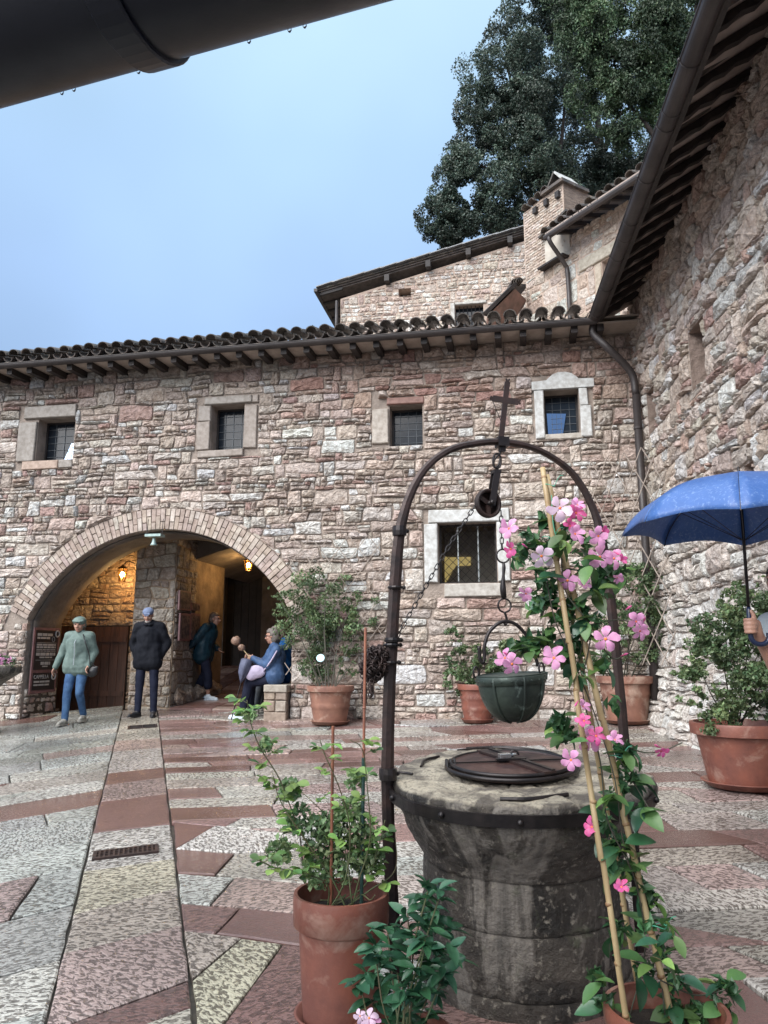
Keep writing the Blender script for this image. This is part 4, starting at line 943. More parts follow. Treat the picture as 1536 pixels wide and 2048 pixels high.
# front sheet subdivided so that the battered foot can bulge
mb = MB(); holes = list(RWIN.values()); xs = sorted(set([-.6, 0, .3, .8, 1.3, 1.8, 2.3, 2.8, 3.4, 4.5, 6, 7.5, 10.5] + [h[0] for h in holes] + [h[1] for h in holes])); zs = sorted(set([.0, .4, .7, .95, 1.2, 1.5, 1.8, 2.2, 3, 4, RTOP] + [h[2] for h in holes] + [h[3] for h in holes]))
for i in range(len(xs) - 1):
    for k in range(len(zs) - 1):
        cx, cz = (xs[i] + xs[i + 1]) / 2, (zs[k] + zs[k + 1]) / 2
        hole = [h for h in holes if h[0] < cx < h[1] and h[2] < cz < h[3]]
        if hole: continue
        mb.add([RW(xs[i], zs[k]), RW(xs[i + 1], zs[k]), RW(xs[i + 1], zs[k + 1]), RW(xs[i], zs[k + 1])], [(0, 1, 2, 3)])
mb.obj('wall', M['rmortar'], rh)
for h in holes:
    mb = MB(); x0, x1, y0, y1 = h; dd_ = -.5; o_ = .03
    P4 = [(x0, y0), (x1, y0), (x1, y1), (x0, y1)]
    vs = [RW(a, b, 0) for a, b in P4] + [RW(a, b, dd_) for a, b in P4]
    mb.add(vs, [(0, 1, 5, 4), (1, 2, 6, 5), (2, 3, 7, 6), (3, 0, 4, 7), (4, 5, 6, 7)], (1, 1, 1)); mb.obj('window_recess', mat('recess_stone', (.33, .25, .21), (.2, .15, .12), rough=.9, sc=8, bump=.9, bsc=14, bdist=.04), rh)
ps = rubble(-.1, 8.2, .45, RTOP - .05, rg, h0=.06, h1=.19, wm_=(1.0, 3.4), gap=.009, wav=.5, big=.3, split=.3, wa=.05)
polys = []
for p in ps:
    for h in holes:
        if len(p) > 2: p = cut_rect(p, (h[0] - .01, h[1] + .01, h[2] - .01, h[3] + .01))
    if len(p) > 2 and area(p) > .0012: polys.append(p)
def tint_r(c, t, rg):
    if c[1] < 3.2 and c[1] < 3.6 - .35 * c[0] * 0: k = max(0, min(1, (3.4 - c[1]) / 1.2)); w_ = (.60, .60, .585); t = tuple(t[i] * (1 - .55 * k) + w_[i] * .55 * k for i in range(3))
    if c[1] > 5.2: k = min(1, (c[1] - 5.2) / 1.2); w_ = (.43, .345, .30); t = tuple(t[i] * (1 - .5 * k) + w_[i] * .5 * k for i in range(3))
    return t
RPAL = STONES + [(.64, .63, .61), (.60, .56, .51), (.62, .62, .61), (.52, .43, .37), (.50, .36, .31), (.60, .56, .50), (.58, .50, .44)]
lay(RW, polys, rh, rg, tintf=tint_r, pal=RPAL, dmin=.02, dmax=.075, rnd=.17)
# eaves
G0, G1_ = Vector((3.085, 10.30, 6.40)), Vector((2.47, 4.78, 6.40)); rgd = (G1_ - G0).normalized(); G1b = G0 + rgd * 9.6
rin = Vector((-rgd.y, rgd.x, 0)); rin = rin if rin.x > 0 else -rin
rslope = (rin + Vector((0, 0, .62))).normalized()
def wallpt(c_):  # where the rafter meets the wall
    k = (RW.o - c_).dot(RW.n) / rslope.dot(RW.n); return c_ + rslope * k
mb = MB(); a = G0 - rgd * .5 + Vector((0, 0, .075)); b = G1b + Vector((0, 0, .075))
mb.poly([a, b, b + rslope * 5, a + rslope * 5], rslope.cross(rgd).normalized() * (.03 if rslope.cross(rgd).z > 0 else -.03)); mb.obj('roof_deck', M['plank'], rh)
mb = MB(); mb.beam(G0 + rin * .10 + Vector((0, 0, .06)), G1b + rin * .10 + Vector((0, 0, .06)), .05, .11); mb.obj('fascia', M['darkwood'], rh)
nn_ = rslope.cross(rgd).normalized(); nn_ = nn_ if nn_.z < 0 else -nn_
for i in range(26):
    c_ = G0 + rgd * (.02 + i * .345) + Vector((0, 0, .03)); p0 = c_ + rslope * .10; p1 = wallpt(c_) + rslope * .25
    mb = MB(); n = 9; vs = []; L_ = (p1 - p0).length; w_ = .033
    for k in range(n + 1):                                       # ragged carved underside
        q = p0 + rslope * (L_ * k / n); dd_ = .030 + (.022 if k % 2 else 0) + rg.uniform(-.006, .006)
        if k in (0,): dd_ = .05
        for s_ in (-1, 1): vs += [q + rgd * w_ * s_ - nn_ * .03, q + rgd * w_ * s_ + nn_ * dd_]
    fs = [(0, 1, 3, 2), (4 * n, 4 * n + 2, 4 * n + 3, 4 * n + 1)]
    for k in range(n):
        o_ = 4 * k; fs += [(o_, o_ + 4, o_ + 5, o_ + 1), (o_ + 2, o_ + 3, o_ + 7, o_ + 6), (o_, o_ + 2, o_ + 6, o_ + 4), (o_ + 1, o_ + 5, o_ + 7, o_ + 3)]
    mb.add(vs, fs); mb.obj('rafter', M['darkwood'], rh, loc=p0)
R2 = .085
prof2 = [(R2 * math.cos(t), R2 * math.sin(t)) for t in [math.pi + math.pi * k / 12 for k in range(13)]] + [((R2 - .006) * math.cos(t), (R2 - .006) * math.sin(t)) for t in [2 * math.pi - math.pi * k / 12 for k in range(13)]]
rs = -rin
mb = MB(); ga2 = G0 + Vector((0, 0, .05)) - rgd * .10; gb2 = G1b + Vector((0, 0, .05))
gutter_geo(mb, ga2, gb2, rs, prof2); mb.tube([ga2 + rs * (R2), gb2 + rs * (R2)], .011, 8); rgut = mb.obj('gutter', M['gutter'], rh)
smooth(rgut.data, False)
for i in range(13):
    c_ = ga2 + rgd * (.35 + i * .78); pts = [c_ + rs * ((R2 + .004) * math.cos(t)) + Vector((0, 0, (R2 + .004) * math.sin(t))) for t in [math.pi + math.pi * k / 10 for k in range(11)]]
    mb = MB(); mb.tube(pts, .005, 5)
    if i % 2 == 0: mb.ball(c_ + rs * (R2 + .006), .018, 8, 6)
    mb.obj('bracket', M['gutter'], rgut)
# joint collars
for i in range(3):
    c_ = ga2 + rgd * (2.3 + i * 2.1); mb = MB(); gutter_geo(mb, c_, c_ + rgd * .05, rs, [(x * 1.05, zz * 1.05) for x, zz in prof2]); mb.obj('collar', M['gutter'], rgut)
ru2 = rslope
tiles(rh, G0 + Vector((0, 0, .13)) + rslope * .13, rgd, ru2, 38, 2, seed=5, lift=.06)
# downpipe: from the gutter end to the corner, then down
pp = [G0 + Vector((.0, .05, -.02)), G0 + Vector((0.0, .06, -.16)), atY(1215, 695, 10.25), atY(1262, 745, 10.33), atY(1272, 790, 10.35)]
mb = MB(); mb.tube(bez(pp, 5), .055, 10); dp = mb.obj('downpipe', M['gutter'], rh, sm=True)
pb = ongr(1312, 1420); bot = Vector((3.62, 10.28, .8)); topq = atY(1272, 790, 10.35); botq = atY(1311, 1400, 10.05)
mb = MB(); mb.tube([topq, topq + (botq - topq) * .5, botq], .055, 10); mb.obj('downpipe', M['gutter'], dp, sm=True)
for f_ in (.12, .42, .72): c_ = topq + (botq - topq) * f_; mb = MB(); mb.lathe(c_, [(.06, -.02), (.066, -.01), (.066, .01), (.06, .02)], 12); mb.obj('collar', M['gutter'], dp)

# ------------------------------------------------------------------ the gabled building above
gh = thing('gabled_building', 'upper stone gable building with low grey roof rising to the right', 'building', (1, 18, 4))
UP = Frame(MW(0, 0, -6.0), MW.t)
def u(px, py, off=0): return UP.px(px, py, off)
g0 = u(681, 700); gl = u(681, 598); gr = u(1062, 478); 
sl_ = (gr[1] - gl[1]) / (gr[0] - gl[0])
wn0, wn1 = u(910, 612), u(968, 668); UW = (wn0[0], wn1[0], wn1[1], wn0[1])
hole2 = u(797, 578), u(822, 592); UH = (hole2[0][0], hole2[1][0], hole2[1][1], hole2[0][1])
ol = [(gl[0], 4), (gr[0] + 1.2, 4), (gr[0] + 1.2, gr[1] + 1.2 * sl_), (gl[0], gl[1])]
sheet(UP, ol, [rect(*UW), rect(*UH)], 0, -.4, M['ustone'], 'wall', gh)
ps = rubble(gl[0], gr[0] + .4, u(700, 690)[1] - .1, gr[1] + .4, rg, h0=.07, h1=.19, wm_=(1, 2.4), gap=.012, wav=.5)
polys = []
for p in ps:
    p = clip(p, (gl[0] + .02, 0), (1, 0))
    if len(p) > 2: p = clip(p, (gl[0], gl[1] - .05), (sl_, -1))
    for h in (UW, UH):
        if len(p) > 2: p = cut_rect(p, (h[0] - (.12 if h is UW else 0), h[1] + (.1 if h is UW else 0), h[2], h[3] + (.08 if h is UW else 0)))
    if len(p) > 2 and area(p) > .001: polys.append(p)
lay(UP, polys, gh, rg, dmin=.015, dmax=.035, pal=[(.66, .63, .58), (.60, .54, .48), (.62, .55, .48), (.54, .43, .38), (.70, .69, .66), (.52, .45, .40)], maxn=300, rnd=.26)
block(UP, (UW[0] - .11, UW[0] - .01, UW[2], UW[3] + .07), .04, 'jamb_stone', gh, (.95, .9, .85), rg=rg); block(UP, (UW[0], UW[1] + .08, UW[3] + .01, UW[3] + .08), .04, 'lintel', gh, (.95, .9, .85), rg=rg)
mb = MB(); mb.box(UP((UW[0] + UW[1]) / 2, (UW[2] + UW[3]) / 2, -.2), UP.t * (UW[1] - UW[0]) * .5, z * (UW[3] - UW[2]) * .5, UP.n * .01); uw = mb.obj('window', M['glass'], gh)
for i in range(1, 7): a = UW[0] + (UW[1] - UW[0]) * i / 7; mb = MB(); mb.tube([UP(a, UW[2], -.08), UP(a, UW[3], -.08)], .009, 5); mb.obj('bar', M['darkiron'], uw)
for i in range(1, 3): b = UW[2] + (UW[3] - UW[2]) * i / 3; mb = MB(); mb.tube([UP(UW[0], b, -.08), UP(UW[1], b, -.08)], .009, 5); mb.obj('bar', M['darkiron'], uw)
mb = MB(); mb.box(UP((UH[0] + UH[1]) / 2, (UH[2] + UH[3]) / 2, -.35), UP.t * .3, z * .2, UP.n * .01); mb.obj('putlog_hole', M['darkwood'], gh)
M['greywood'] = mat('weathered_grey_wood', (.12, .10, .088), (.055, .045, .04), rough=.8, sc=8, bump=.5)
# roof slab of the gable: layered verge, purlin ends, left eave
rl, rr_ = u(630, 575, .35), u(1060, 449, .35); s2 = (rr_[1] - rl[1]) / (rr_[0] - rl[0]); e = (rr_[0] + 1.5, rr_[1] + 1.5 * s2)
for k, (dz, th, fo, m_) in enumerate(((-.075, .035, .12, M['greywood']), (-.04, .035, .16, M['greywood']), (0, .045, .20, M['tile']))):
    mb = MB(); mb.poly([UP(rl[0] + .03 * (2 - k), rl[1] + dz, fo), UP(e[0], e[1] + dz, fo), UP(e[0], e[1] + dz, -6), UP(rl[0] + .03 * (2 - k), rl[1] + dz, -6)], (0, 0, th)); mb.obj(('soffit_board', 'verge_board', 'roof')[k], m_, gh)
L_ = math.hypot(e[0] - rl[0], e[1] - rl[1]); vd = (UP(e[0], e[1]) - UP(rl[0], rl[1])).normalized()
for i in range(int(L_ / .42)):                                   # verge tiles seen edge-on
    c_ = UP(rl[0], rl[1] + .045, .14) + vd * (.42 * i); mb = MB(); mb.beam(c_ + z * .012, c_ + vd * .46 + z * .03, .30, .022); mb.obj('verge_tile', mat('wet_grey_tile', (.20, .21, .22), (.12, .12, .12), rough=.3, sc=6) if i == 0 else bpy.data.materials['wet_grey_tile'], gh)
for px_, py_ in ((775, 560), (857, 532), (937, 508), (1020, 484)):
    a = u(px_, py_, .1); mb = MB(); mb.box(UP(a[0], a[1], .0), UP.t * .06, z * .085, UP.n * .24); mb.obj('purlin_end', M['darkwood'], gh)
el = UP(rl[0], rl[1] - .02, .3); mb = MB(); mb.beam(el - z * .02, el - UP.n * 6 - z * .02, .09, .08); mb.obj('eave_gutter', M['gutter'], gh)
for i in range(12): c_ = UP(rl[0] + .03, rl[1] - .09, .1 - .45 * i); mb = MB(); mb.beam(c_, c_ + UP.t * .62 + z * .62 * s2, .07, .07); mb.obj('rafter', M['darkwood'], gh)
mb = MB(); mb.box(UP(gl[0] + .1, 5.5, -3.2), UP.t * .1, z * 2.6, UP.n * 2.8); mb.obj('side_wall', M['ustone'], gh)
mb = MB(); a = u(668, 640, .2); mb.tube([UP(a[0] + .04, gl[1] - .1, .1), UP(a[0] + .04, 5, .1)], .04, 8); mb.obj('downpipe', M['gutter'], gh)
# ------------------------------------------------------------------ tower house with chimney, upper right
th_ = thing('tower_house', 'tall pinkish brick and stone house with chimney above the roof corner', 'building', (3, 15, 5))
o0 = atY(1056, 640, 15.0); dirv = Vector((.53, -.85, 0)).normalized()
TH = Frame((o0.x, o0.y), dirv)
if TH.n.dot(Vector((0, 1, 0))) > 0: TH.n = -TH.n
def t_(px, py, off=0): return TH.px(px, py, off)
c0 = t_(1047, 441); c1 = t_(1126, 366); ch = t_(1130, 492); ce = t_(1282, 372); zb = 4.0
lft = t_(1056, 640)[0]
ol = [(lft - .02, zb), (ce[0] + 1.5, zb), (ce[0] + 1.5, ch[1] + .1), (ch[0], ch[1] + .1), (c1[0] + .0, c1[1]), (c0[0], c1[1] - .05)]
w0_, w1_ = t_(1208, 530), t_(1250, 590)
TWN = (t_(1206, 560)[0], t_(1206, 560)[0] + .55, t_(1210, 575)[1] - .35, t_(1210, 520)[1])
sheet(TH, ol, [rect(*TWN)], 0, -.7, M['ustone'], 'wall', th_)
mb = MB(); mb.box(TH((TWN[0] + TWN[1]) / 2, (TWN[2] + TWN[3]) / 2, -.3), TH.t * .3, z * .6, TH.n * .01); mb.obj('window', M['glass'], th_)
# brick courses on the tower part, stone below
bp = []; zz = zb + 1.2; row = 0
while zz < c1[1] + .1:
    s_ = lft - (.12 if row % 2 else 0)
    while s_ < ch[0] + .02:
        l_ = .24; bp.append([(s_ + .006, zz + .005), (s_ + l_ - .006, zz + .005), (s_ + l_ - .006, zz + .058), (s_ + .006, zz + .058)]); s_ += l_
    zz += .063; row += 1
bp2 = []
for p in bp:
    p = clip(p, (lft, 0), (1, 0))
    if len(p) > 2: p = clip(p, (c0[0], c1[1] - .07), (0, -1))
    if len(p) > 2: p = clip(p, (ch[0], 0), (-1, 0))
    if len(p) > 2 and cen(p)[1] > t_(1060, 560)[1] - .0: bp2.append(p)
TB = [(.54, .46, .40), (.50, .42, .36), (.57, .50, .44), (.46, .37, .31), (.58, .53, .47)]
lay(TH, bp2, th_, rg, name='brick', m=M['stone'], dmin=.01, dmax=.02, pal=TB, maxn=300, rest='brickwork', rnd=.1, rough=.3)
ps = rubble(lft, ce[0] + 1.0, zb + .8, ch[1] + .1, rg, h0=.08, h1=.24, wm_=(1, 2.2), gap=.012, wav=.6, big=.25)
polys = []
for p in ps:
    p = clip(p, (lft, 0), (1, 0))
    if len(p) > 2: p = cut_rect(p, (lft - 1, ch[0], t_(1060, 560)[1], 99))
    if len(p) > 2: p = cut_rect(p, (TWN[0] - .2, TWN[1] + .1, TWN[2], TWN[3] + .3))
    if len(p) > 2 and area(p) > .001: polys.append(p)
lay(TH, polys, th_, rg, dmin=.01, dmax=.03, pal=[(.52, .46, .40), (.56, .50, .45), (.44, .36, .30), (.54, .56, .53), (.48, .41, .36)], maxn=200, rnd=.28)
block(TH, (TWN[0] - .55, TWN[1] + .5, TWN[3] + .02, TWN[3] + .26), .05, 'lintel', th_, (.80, .72, .60), rg=rg); block(TH, (TWN[0] - .17, TWN[0] - .02, TWN[2], TWN[3]), .03, 'jamb_stone', th_, (.85, .72, .58), rg=rg)
# chimney stack side and cap
inw = -TH.n
cs = c1[0]; cz0 = ch[1] + .1; cz1 = c1[1]
mb = MB(); mb.box(TH(cs - .45, (zb + cz1) / 2 + .3, -.45), TH.t * .45, z * ((cz1 - zb) / 2 - .3), TH.n * .44); mb.obj('chimney', mat('sooty_brick', (.30, .23, .18), (.17, .125, .10), rough=.9, sc=7, bump=.9, bsc=12, bdist=.05, stretch=(1, 1, 4)), th_)
mb = MB(); mb.box(TH(cs - .25, cz1 + .03, -.3), TH.t * .32, z * .035, TH.n * .4); mb.obj('chimney_slab', M['tile'], th_)
for s_ in (-1, 1):                                               # two leaning slabs over the flue
    a = TH(cs - .25 + .24 * s_, cz1 + .07, -.0); b = TH(cs - .25 - .03 * s_, cz1 + .42, -.0)
    mb = MB(); mb.poly([a, b, b + inw * .5, a + inw * .5], TH.t * .05 * s_); mb.obj('cowl_slab', M['dressed'] if s_ > 0 else M['tile'], th_)
for i in range(3): c_ = TH(cs - .12 - .33 * i, cz1 - .22, .03); mb = MB(); mb.box(c_, TH.t * .05, z * .07, TH.n * .06); mb.obj('corbel', M['darkwood'], th_)
for i in range(4): inst('roof_tile', TM, basis(TH.t, inw, z, TH(cs - 1.05 + .2 * i, cz1 - .03 + .03 * i, .12)), th_)
# plastered ledge block right of the stack
b0, b1 = t_(1100, 500, .05), t_(1165, 440, .05)
mb = MB(); mb.poly([TH(ch[0] - .55, ch[1] - .25, .02), TH(ch[0] + .15, ch[1] - .25, .02), TH(ch[0] + .15, ch[1] + .62, .02), TH(ch[0] - .55, ch[1] + .42, .02)], inw * .5); mb.obj('plaster_shoulder', mat('pale_plaster', (.50, .46, .40), (.38, .34, .29), rough=.9, sc=4), th_)
mb = MB(); mb.beam(TH(ch[0] - .62, ch[1] - .27, .08), TH(ch[0] + .1, ch[1] - .27, .08), .22, .04); mb.obj('ledge', M['darkwood'], th_)
mb = MB(); mb.beam(TH(ch[0] - .6, ch[1] + .44, .0), TH(ch[0] + .2, ch[1] + .66, .0), .3, .05); mb.obj('ledge', M['tile'], th_)
# its eave
ea = TH(ch[0], ch[1], .55); eb_ = TH(ce[0] + 2.0, ch[1], .55); up_ = (inw + z * .35).normalized()
mb = MB(); mb.poly([ea + z * .08, eb_ + z * .08, eb_ + z * .08 + up_ * 4, ea + z * .08 + up_ * 4], (0, 0, .03)); mb.obj('roof_deck', M['plank'], th_)
mb = MB(); mb.tube([ea, eb_], .06, 8); mb.obj('gutter', M['gutter'], th_)
for i in range(14): c_ = ea + TH.t * (.25 + .33 * i); mb = MB(); mb.beam(c_ + up_ * .1, c_ + up_ * .75, .07, .08); mb.obj('rafter', M['darkwood'], th_)
tiles(th_, ea + z * .12, TH.t, up_, 20, 3, seed=9, lift=.03)
dpt = ea + TH.t * .12; mb = MB(); mb.tube(bez([dpt - z * .02, dpt - z * .15 - TH.n * .02, dpt - z * .5 - TH.n * .38, dpt - z * .8 - TH.n * .46, dpt - z * 2.6 - TH.n * .46], 5), .045, 8); mb.obj('downpipe', M['gutter'], th_, sm=True)
# small lean-to roof between the gable building and the tower
lt = thing('lean_to_roof', 'small tiled lean-to roof between the gable building and brick tower', 'roof', (2.5, 15.5, 7))
A_ = atY(969, 632, 14.2); B_ = atY(1030, 572, 14.6); C_ = atY(1056, 572, 15.3); D_ = atY(1000, 636, 15.2)
mb = MB(); mb.poly([A_, B_, C_, D_], (0, 0, .05)); mb.obj('deck', M['darkwood'], lt)
mb = MB(); mb.poly([A_ + (B_ - A_) * .1 - z * .06, B_ - z * .06, atY(1053, 600, 15.0), atY(1010, 660, 15.0), atY(975, 655, 14.4)], (0, .3, 0)); mb.obj('gable_board', mat('lean_to_plaster', (.24, .14, .11), (.14, .09, .07), rough=.9), lt)
mb = MB(); mb.beam(A_ + z * .05, B_ + z * .05, .10, .07); mb.obj('edge_beam', M['darkwood'], lt)
for i in range(3): inst('roof_tile', TM, basis((B_ - A_).normalized(), Vector((0, 1, 0)), z, B_ + Vector((.05 * i, -.05, .06 + .01 * i))), lt)
# ------------------------------------------------------------------ eaves right over the camera
ov = thing('near_eaves', 'dark wet half-round gutter of the eaves directly above the viewer', 'gutter', (0, 1, 2.5))
h_ = .98; NR = .13
pA = CAM + ray(0, 218) * (h_ / ray(0, 218).z); pB = CAM + ray(790, 0) * (h_ / ray(790, 0).z)
gdv = (pB - pA).normalized(); nrm = (pA - CAM).cross(pB - CAM).normalized(); nrm = nrm if nrm.z > 0 else -nrm
ax = pA + nrm * NR                                              # the cylinder touches the sight plane
back = Vector((gdv.y, -gdv.x, 0)); back = back if back.y < 0 else -back
mb = MB(); prof3 = [(NR * math.cos(t), NR * math.sin(t)) for t in [math.pi + math.pi * k / 24 - .0 for k in range(25)]] + [((NR - .006) * math.cos(t), (NR - .006) * math.sin(t)) for t in [2 * math.pi - math.pi * k / 24 for k in range(25)]]
na, nb2 = ax - gdv * 2.5, ax + gdv * 3.2
gutter_geo(mb, na, nb2, -back, prof3); mb.tube([na - back * NR, nb2 - back * NR], .010, 8); ngut = mb.obj('gutter', M['gutter_near'], ov, sm=False)
smooth(ngut.data, True); es = ngut.modifiers.new('e', 'EDGE_SPLIT'); es.split_angle = .6
jt = min((abs((toscreen(pA + gdv * (i * .01)) or (9999, 0))[0] - 328), i * .01) for i in range(400))[1]
for jj in (jt, jt - 1.6):
    mb = MB(); c_ = ax + gdv * (jj + .0)
    gutter_geo(mb, c_ - gdv * .028, c_ + gdv * .028, -back, [(x * 1.07, zz * 1.07) for x, zz in prof3]); o = mb.obj('joint_collar', M['gutter_near'], ngut); bv = o.modifiers.new('b', 'BEVEL'); bv.width = .004
mb = MB(); a = na + back * .06 + z * .10; b = nb2 + back * .06 + z * .10; rb_ = (back + z * .3)
mb.poly([a, b, b + rb_ * 3.5, a + rb_ * 3.5], (0, 0, .04)); mb.obj('roof_deck', M['darkwood'], ov)
for i in range(7): 
    for k in range(6):
        c_ = ngut.location; q = na + gdv * (.3 + i * .7 + k * .11) - z * (NR - .0) 
drp = MB(); r_ = random.Random(3)
for i in range(9):
    tt = r_.uniform(-.2, 1.4); c_ = pA + (pB - pA) * tt + Vector((0, 0, .002)); mb = MB(); drp.ball(c_ - nrm * .002, (.0035, .0035, .0055), 6, 5)
m, nt, p = newmat('rain_water'); p.inputs['Base Color'].default_value = (.9, .95, 1, 1); p.inputs['Transmission Weight'].default_value = 1; p.inputs['Roughness'].default_value = .0; p.inputs['IOR'].default_value = 1.33; M['water'] = m
drp.obj('rain_drops', m, ov, sm=True, kind='stuff')
# ------------------------------------------------------------------ the well
rg = random.Random(31)
WC = Vector((.612, 3.60, 1.06)); WZ = Vector((-.02, -.065, 1)).normalized(); WX = Vector((1, 0, .02)).normalized(); WY = WZ.cross(WX)
well = thing('stone_well', 'weathered round stone well with iron-banded rim and rusty iron arch', 'well', (.61, 3.6, gz(.61, 3.6)))
def WP(x, y, h): return WC + WX * x + WY * y + WZ * h
def drum(prof, name, seed, seg=110, amp=.006, cracks=()):
    # dense rings so that chips and hollows are real
    rings = []
    for (r0, h0), (r1, h1) in zip(prof[:-1], prof[1:]):
        n = max(1, int(math.hypot(r1 - r0, h1 - h0) / .014))
        for k in range(n): rings.append((r0 + (r1 - r0) * k / n, h0 + (h1 - h0) * k / n))
    rings.append(prof[-1]); mb = MB(); vs = []
    for r_, h in rings:
        for k in range(seg):
            t = 2 * math.pi * k / seg; q = Vector((r_ * math.cos(t), r_ * math.sin(t), h))
            d = amp * noise.fractal(q * 9 + Vector((seed,) * 3), .8, 2.2, 4) + amp * 1.2 * noise.noise(q * 3 + Vector((seed,) * 3))
            for ca, cw in cracks:
                dt = abs((t - ca - .05 * noise.noise(Vector((h * 12, ca, 0)))+ math.pi) % (2 * math.pi) - math.pi) * r_
                if dt < .008: d -= .012
            u_ = r_ > .02
            vs.append(WP(q.x * (1 + d / max(r_, .2)) if u_ else 0, q.y * (1 + d / max(r_, .2)) if u_ else 0, h + (d * .8 if abs(h) < .03 and r_ < .58 else 0)))
    n = len(rings)
    fs = [(i * seg + k, i * seg + (k + 1) % seg, (i + 1) * seg + (k + 1) % seg, (i + 1) * seg + k) for i in range(n - 1) for k in range(seg)]
    if prof[0][0] > .01: fs.append(tuple(range(seg - 1, -1, -1)))
    if prof[-1][0] > .01: fs.append(tuple((n - 1) * seg + k for k in range(seg)))
    mb.add(vs, fs); o = mb.obj(name, M['well'], well, sm=True); return o
drum([(.47, -.95), (.475, -.80), (.468, -.765), (.462, -.76)], 'base_drum', 1)
drum([(.44, -.77), (.458, -.752), (.462, -.66), (.456, -.535), (.447, -.522)], 'lower_drum', 2, cracks=[(4.3, .01), (5.4, .01)])
drum([(.43, -.53), (.446, -.512), (.444, -.42), (.438, -.335), (.43, -.325)], 'upper_drum', 3, cracks=[(4.9, .01)])
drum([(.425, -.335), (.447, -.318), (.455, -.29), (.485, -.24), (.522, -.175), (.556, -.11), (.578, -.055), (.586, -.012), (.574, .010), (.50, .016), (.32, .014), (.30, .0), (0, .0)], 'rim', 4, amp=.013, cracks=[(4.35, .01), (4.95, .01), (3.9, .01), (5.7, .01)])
mb = MB(); pts = [WP(.590 * math.cos(t), .590 * math.sin(t), -.048) for t in [2 * math.pi * k / 80 for k in range(80)]]
vs = []
for k in range(80):
    t = 2 * math.pi * k / 80
    for r_, h in ((.589, -.068), (.600, -.068), (.604, -.020), (.590, -.020)): vs.append(WP(r_ * math.cos(t), r_ * math.sin(t), h + .003 * math.sin(3 * t)))
mb.add(vs, [(4 * k + j, 4 * k + (j + 1) % 4, 4 * ((k + 1) % 80) + (j + 1) % 4, 4 * ((k + 1) % 80) + j) for k in range(80) for j in range(4)]); band = mb.obj('iron_band', M['darkiron'], well)
for t in (4.02, 4.55, 5.12, 5.75, 6.28, 3.45): mb = MB(); c_ = WP(.606 * math.cos(t), .606 * math.sin(t), -.044); mb.ball(c_, (.013, .013, .013), 10, 6); mb.obj('rivet', M['darkiron'], band, sm=True)
# iron lid
lc = ray(1022, 1534); lc = CAM + lc * ((WC + WZ * .02 - CAM).dot(WZ) / lc.dot(WZ)); lid = None
lr = .280
mb = MB(); mb.lathe(lc, [(lr, -.01), (lr, .018), (lr - .012, .024), (lr - .02, .02), (0.001, .022)], 64, axis=WZ); mb.obj('plate', mat('rusty_lid_plate', (.085, .042, .036), (.04, .023, .022), rough=.32, sc=7, bump=.25, bsc=30, bdist=.005, metal=.3, rough2=.55, c3=(.20, .13, .11), sc3=9, lo3=.62, hi3=.72), well); lid = bpy.data.objects['plate']; lid.name = 'lid'
for r_, hh in ((lr, .020), (lr + .022, .006)): mb = MB(); mb.tube([lc + WX * (r_ * math.cos(t)) + WY * (r_ * math.sin(t)) + WZ * hh for t in [2 * math.pi * k / 64 for k in range(64)]], .0095, 8, closed=True); mb.obj('ring', M['darkiron'], lid, sm=True)
def lp(a, b, h=.03): return lc + WX * a + WY * b + WZ * h
mb = MB(); mb.beam(lp(-.10, .27, .028), lp(.13, -.26, .028), .06, .010, WZ); mb.obj('strap', M['iron'], lid)
mb = MB(); mb.beam(lp(-.06, .265, .036), lp(.145, -.25, .036), .018, .008, WZ); mb.obj('strap', M['darkiron'], lid)
mb = MB(); mb.beam(lp(-.29, -.01, .026), lp(.29, .03, .026), .007, .006, WZ); mb.obj('seam', M['darkiron'], lid)
mb = MB(); mb.beam(lp(-.07, -.01, .038), lp(.07, .0, .038), .03, .008, WZ); mb.obj('hasp', M['darkiron'], lid)
mb = MB(); mb.tube([lp(.02 + .02 * math.cos(t), .015, .05 + .022 * math.sin(t)) for t in [math.pi * k / 8 for k in range(9)]], .005, 6); mb.obj('staple', M['darkiron'], lid)
mb = MB(); mb.beam(lp(-.055, -.005, .052), lp(.0, .008, .052), .035, .02, WZ); mb.tube([lp(-.0 + .03 * math.sin(t), .012 - .014 * math.cos(t), .055) for t in [math.pi * k / 8 for k in range(9)]], .004, 6); o = mb.obj('padlock', M['padlock'], lid); bv = o.modifiers.new('b', 'BEVEL'); bv.width = .004; bv.segments = 2
for s_ in (-1,): mb = MB(); [mb.tube([lp(-.30 + .018 * k, -.03 - .01 * k, .0), lp(-.30 + .018 * k, .02, .035)], .008, 6) for k in range(3)]; mb.obj('hinge', M['darkiron'], lid)
# loose iron straps let into the top
def slot(pxs, w_=.014, name='inlaid_iron'):
    pts = []
    for x, y in pxs:
        r = ray(x, y); pts.append(CAM + r * ((WC + WZ * .02 - CAM).dot(WZ) / r.dot(WZ)))
    mb = MB(); mb.tube(bez(pts, 5), w_ / 2, 6); mb.obj(name, M['darkiron'], well)
slot([(915, 1501), (985, 1495), (1050, 1500), (1085, 1510)]); slot([(932, 1496), (1010, 1493), (1090, 1502), (1122, 1512)], .010); slot([(842, 1533), (850, 1520), (878, 1513)]); slot([(1000, 1598), (1060, 1598), (1136, 1589)], .018); slot([(786, 1545), (805, 1545), (825, 1548)], .012)
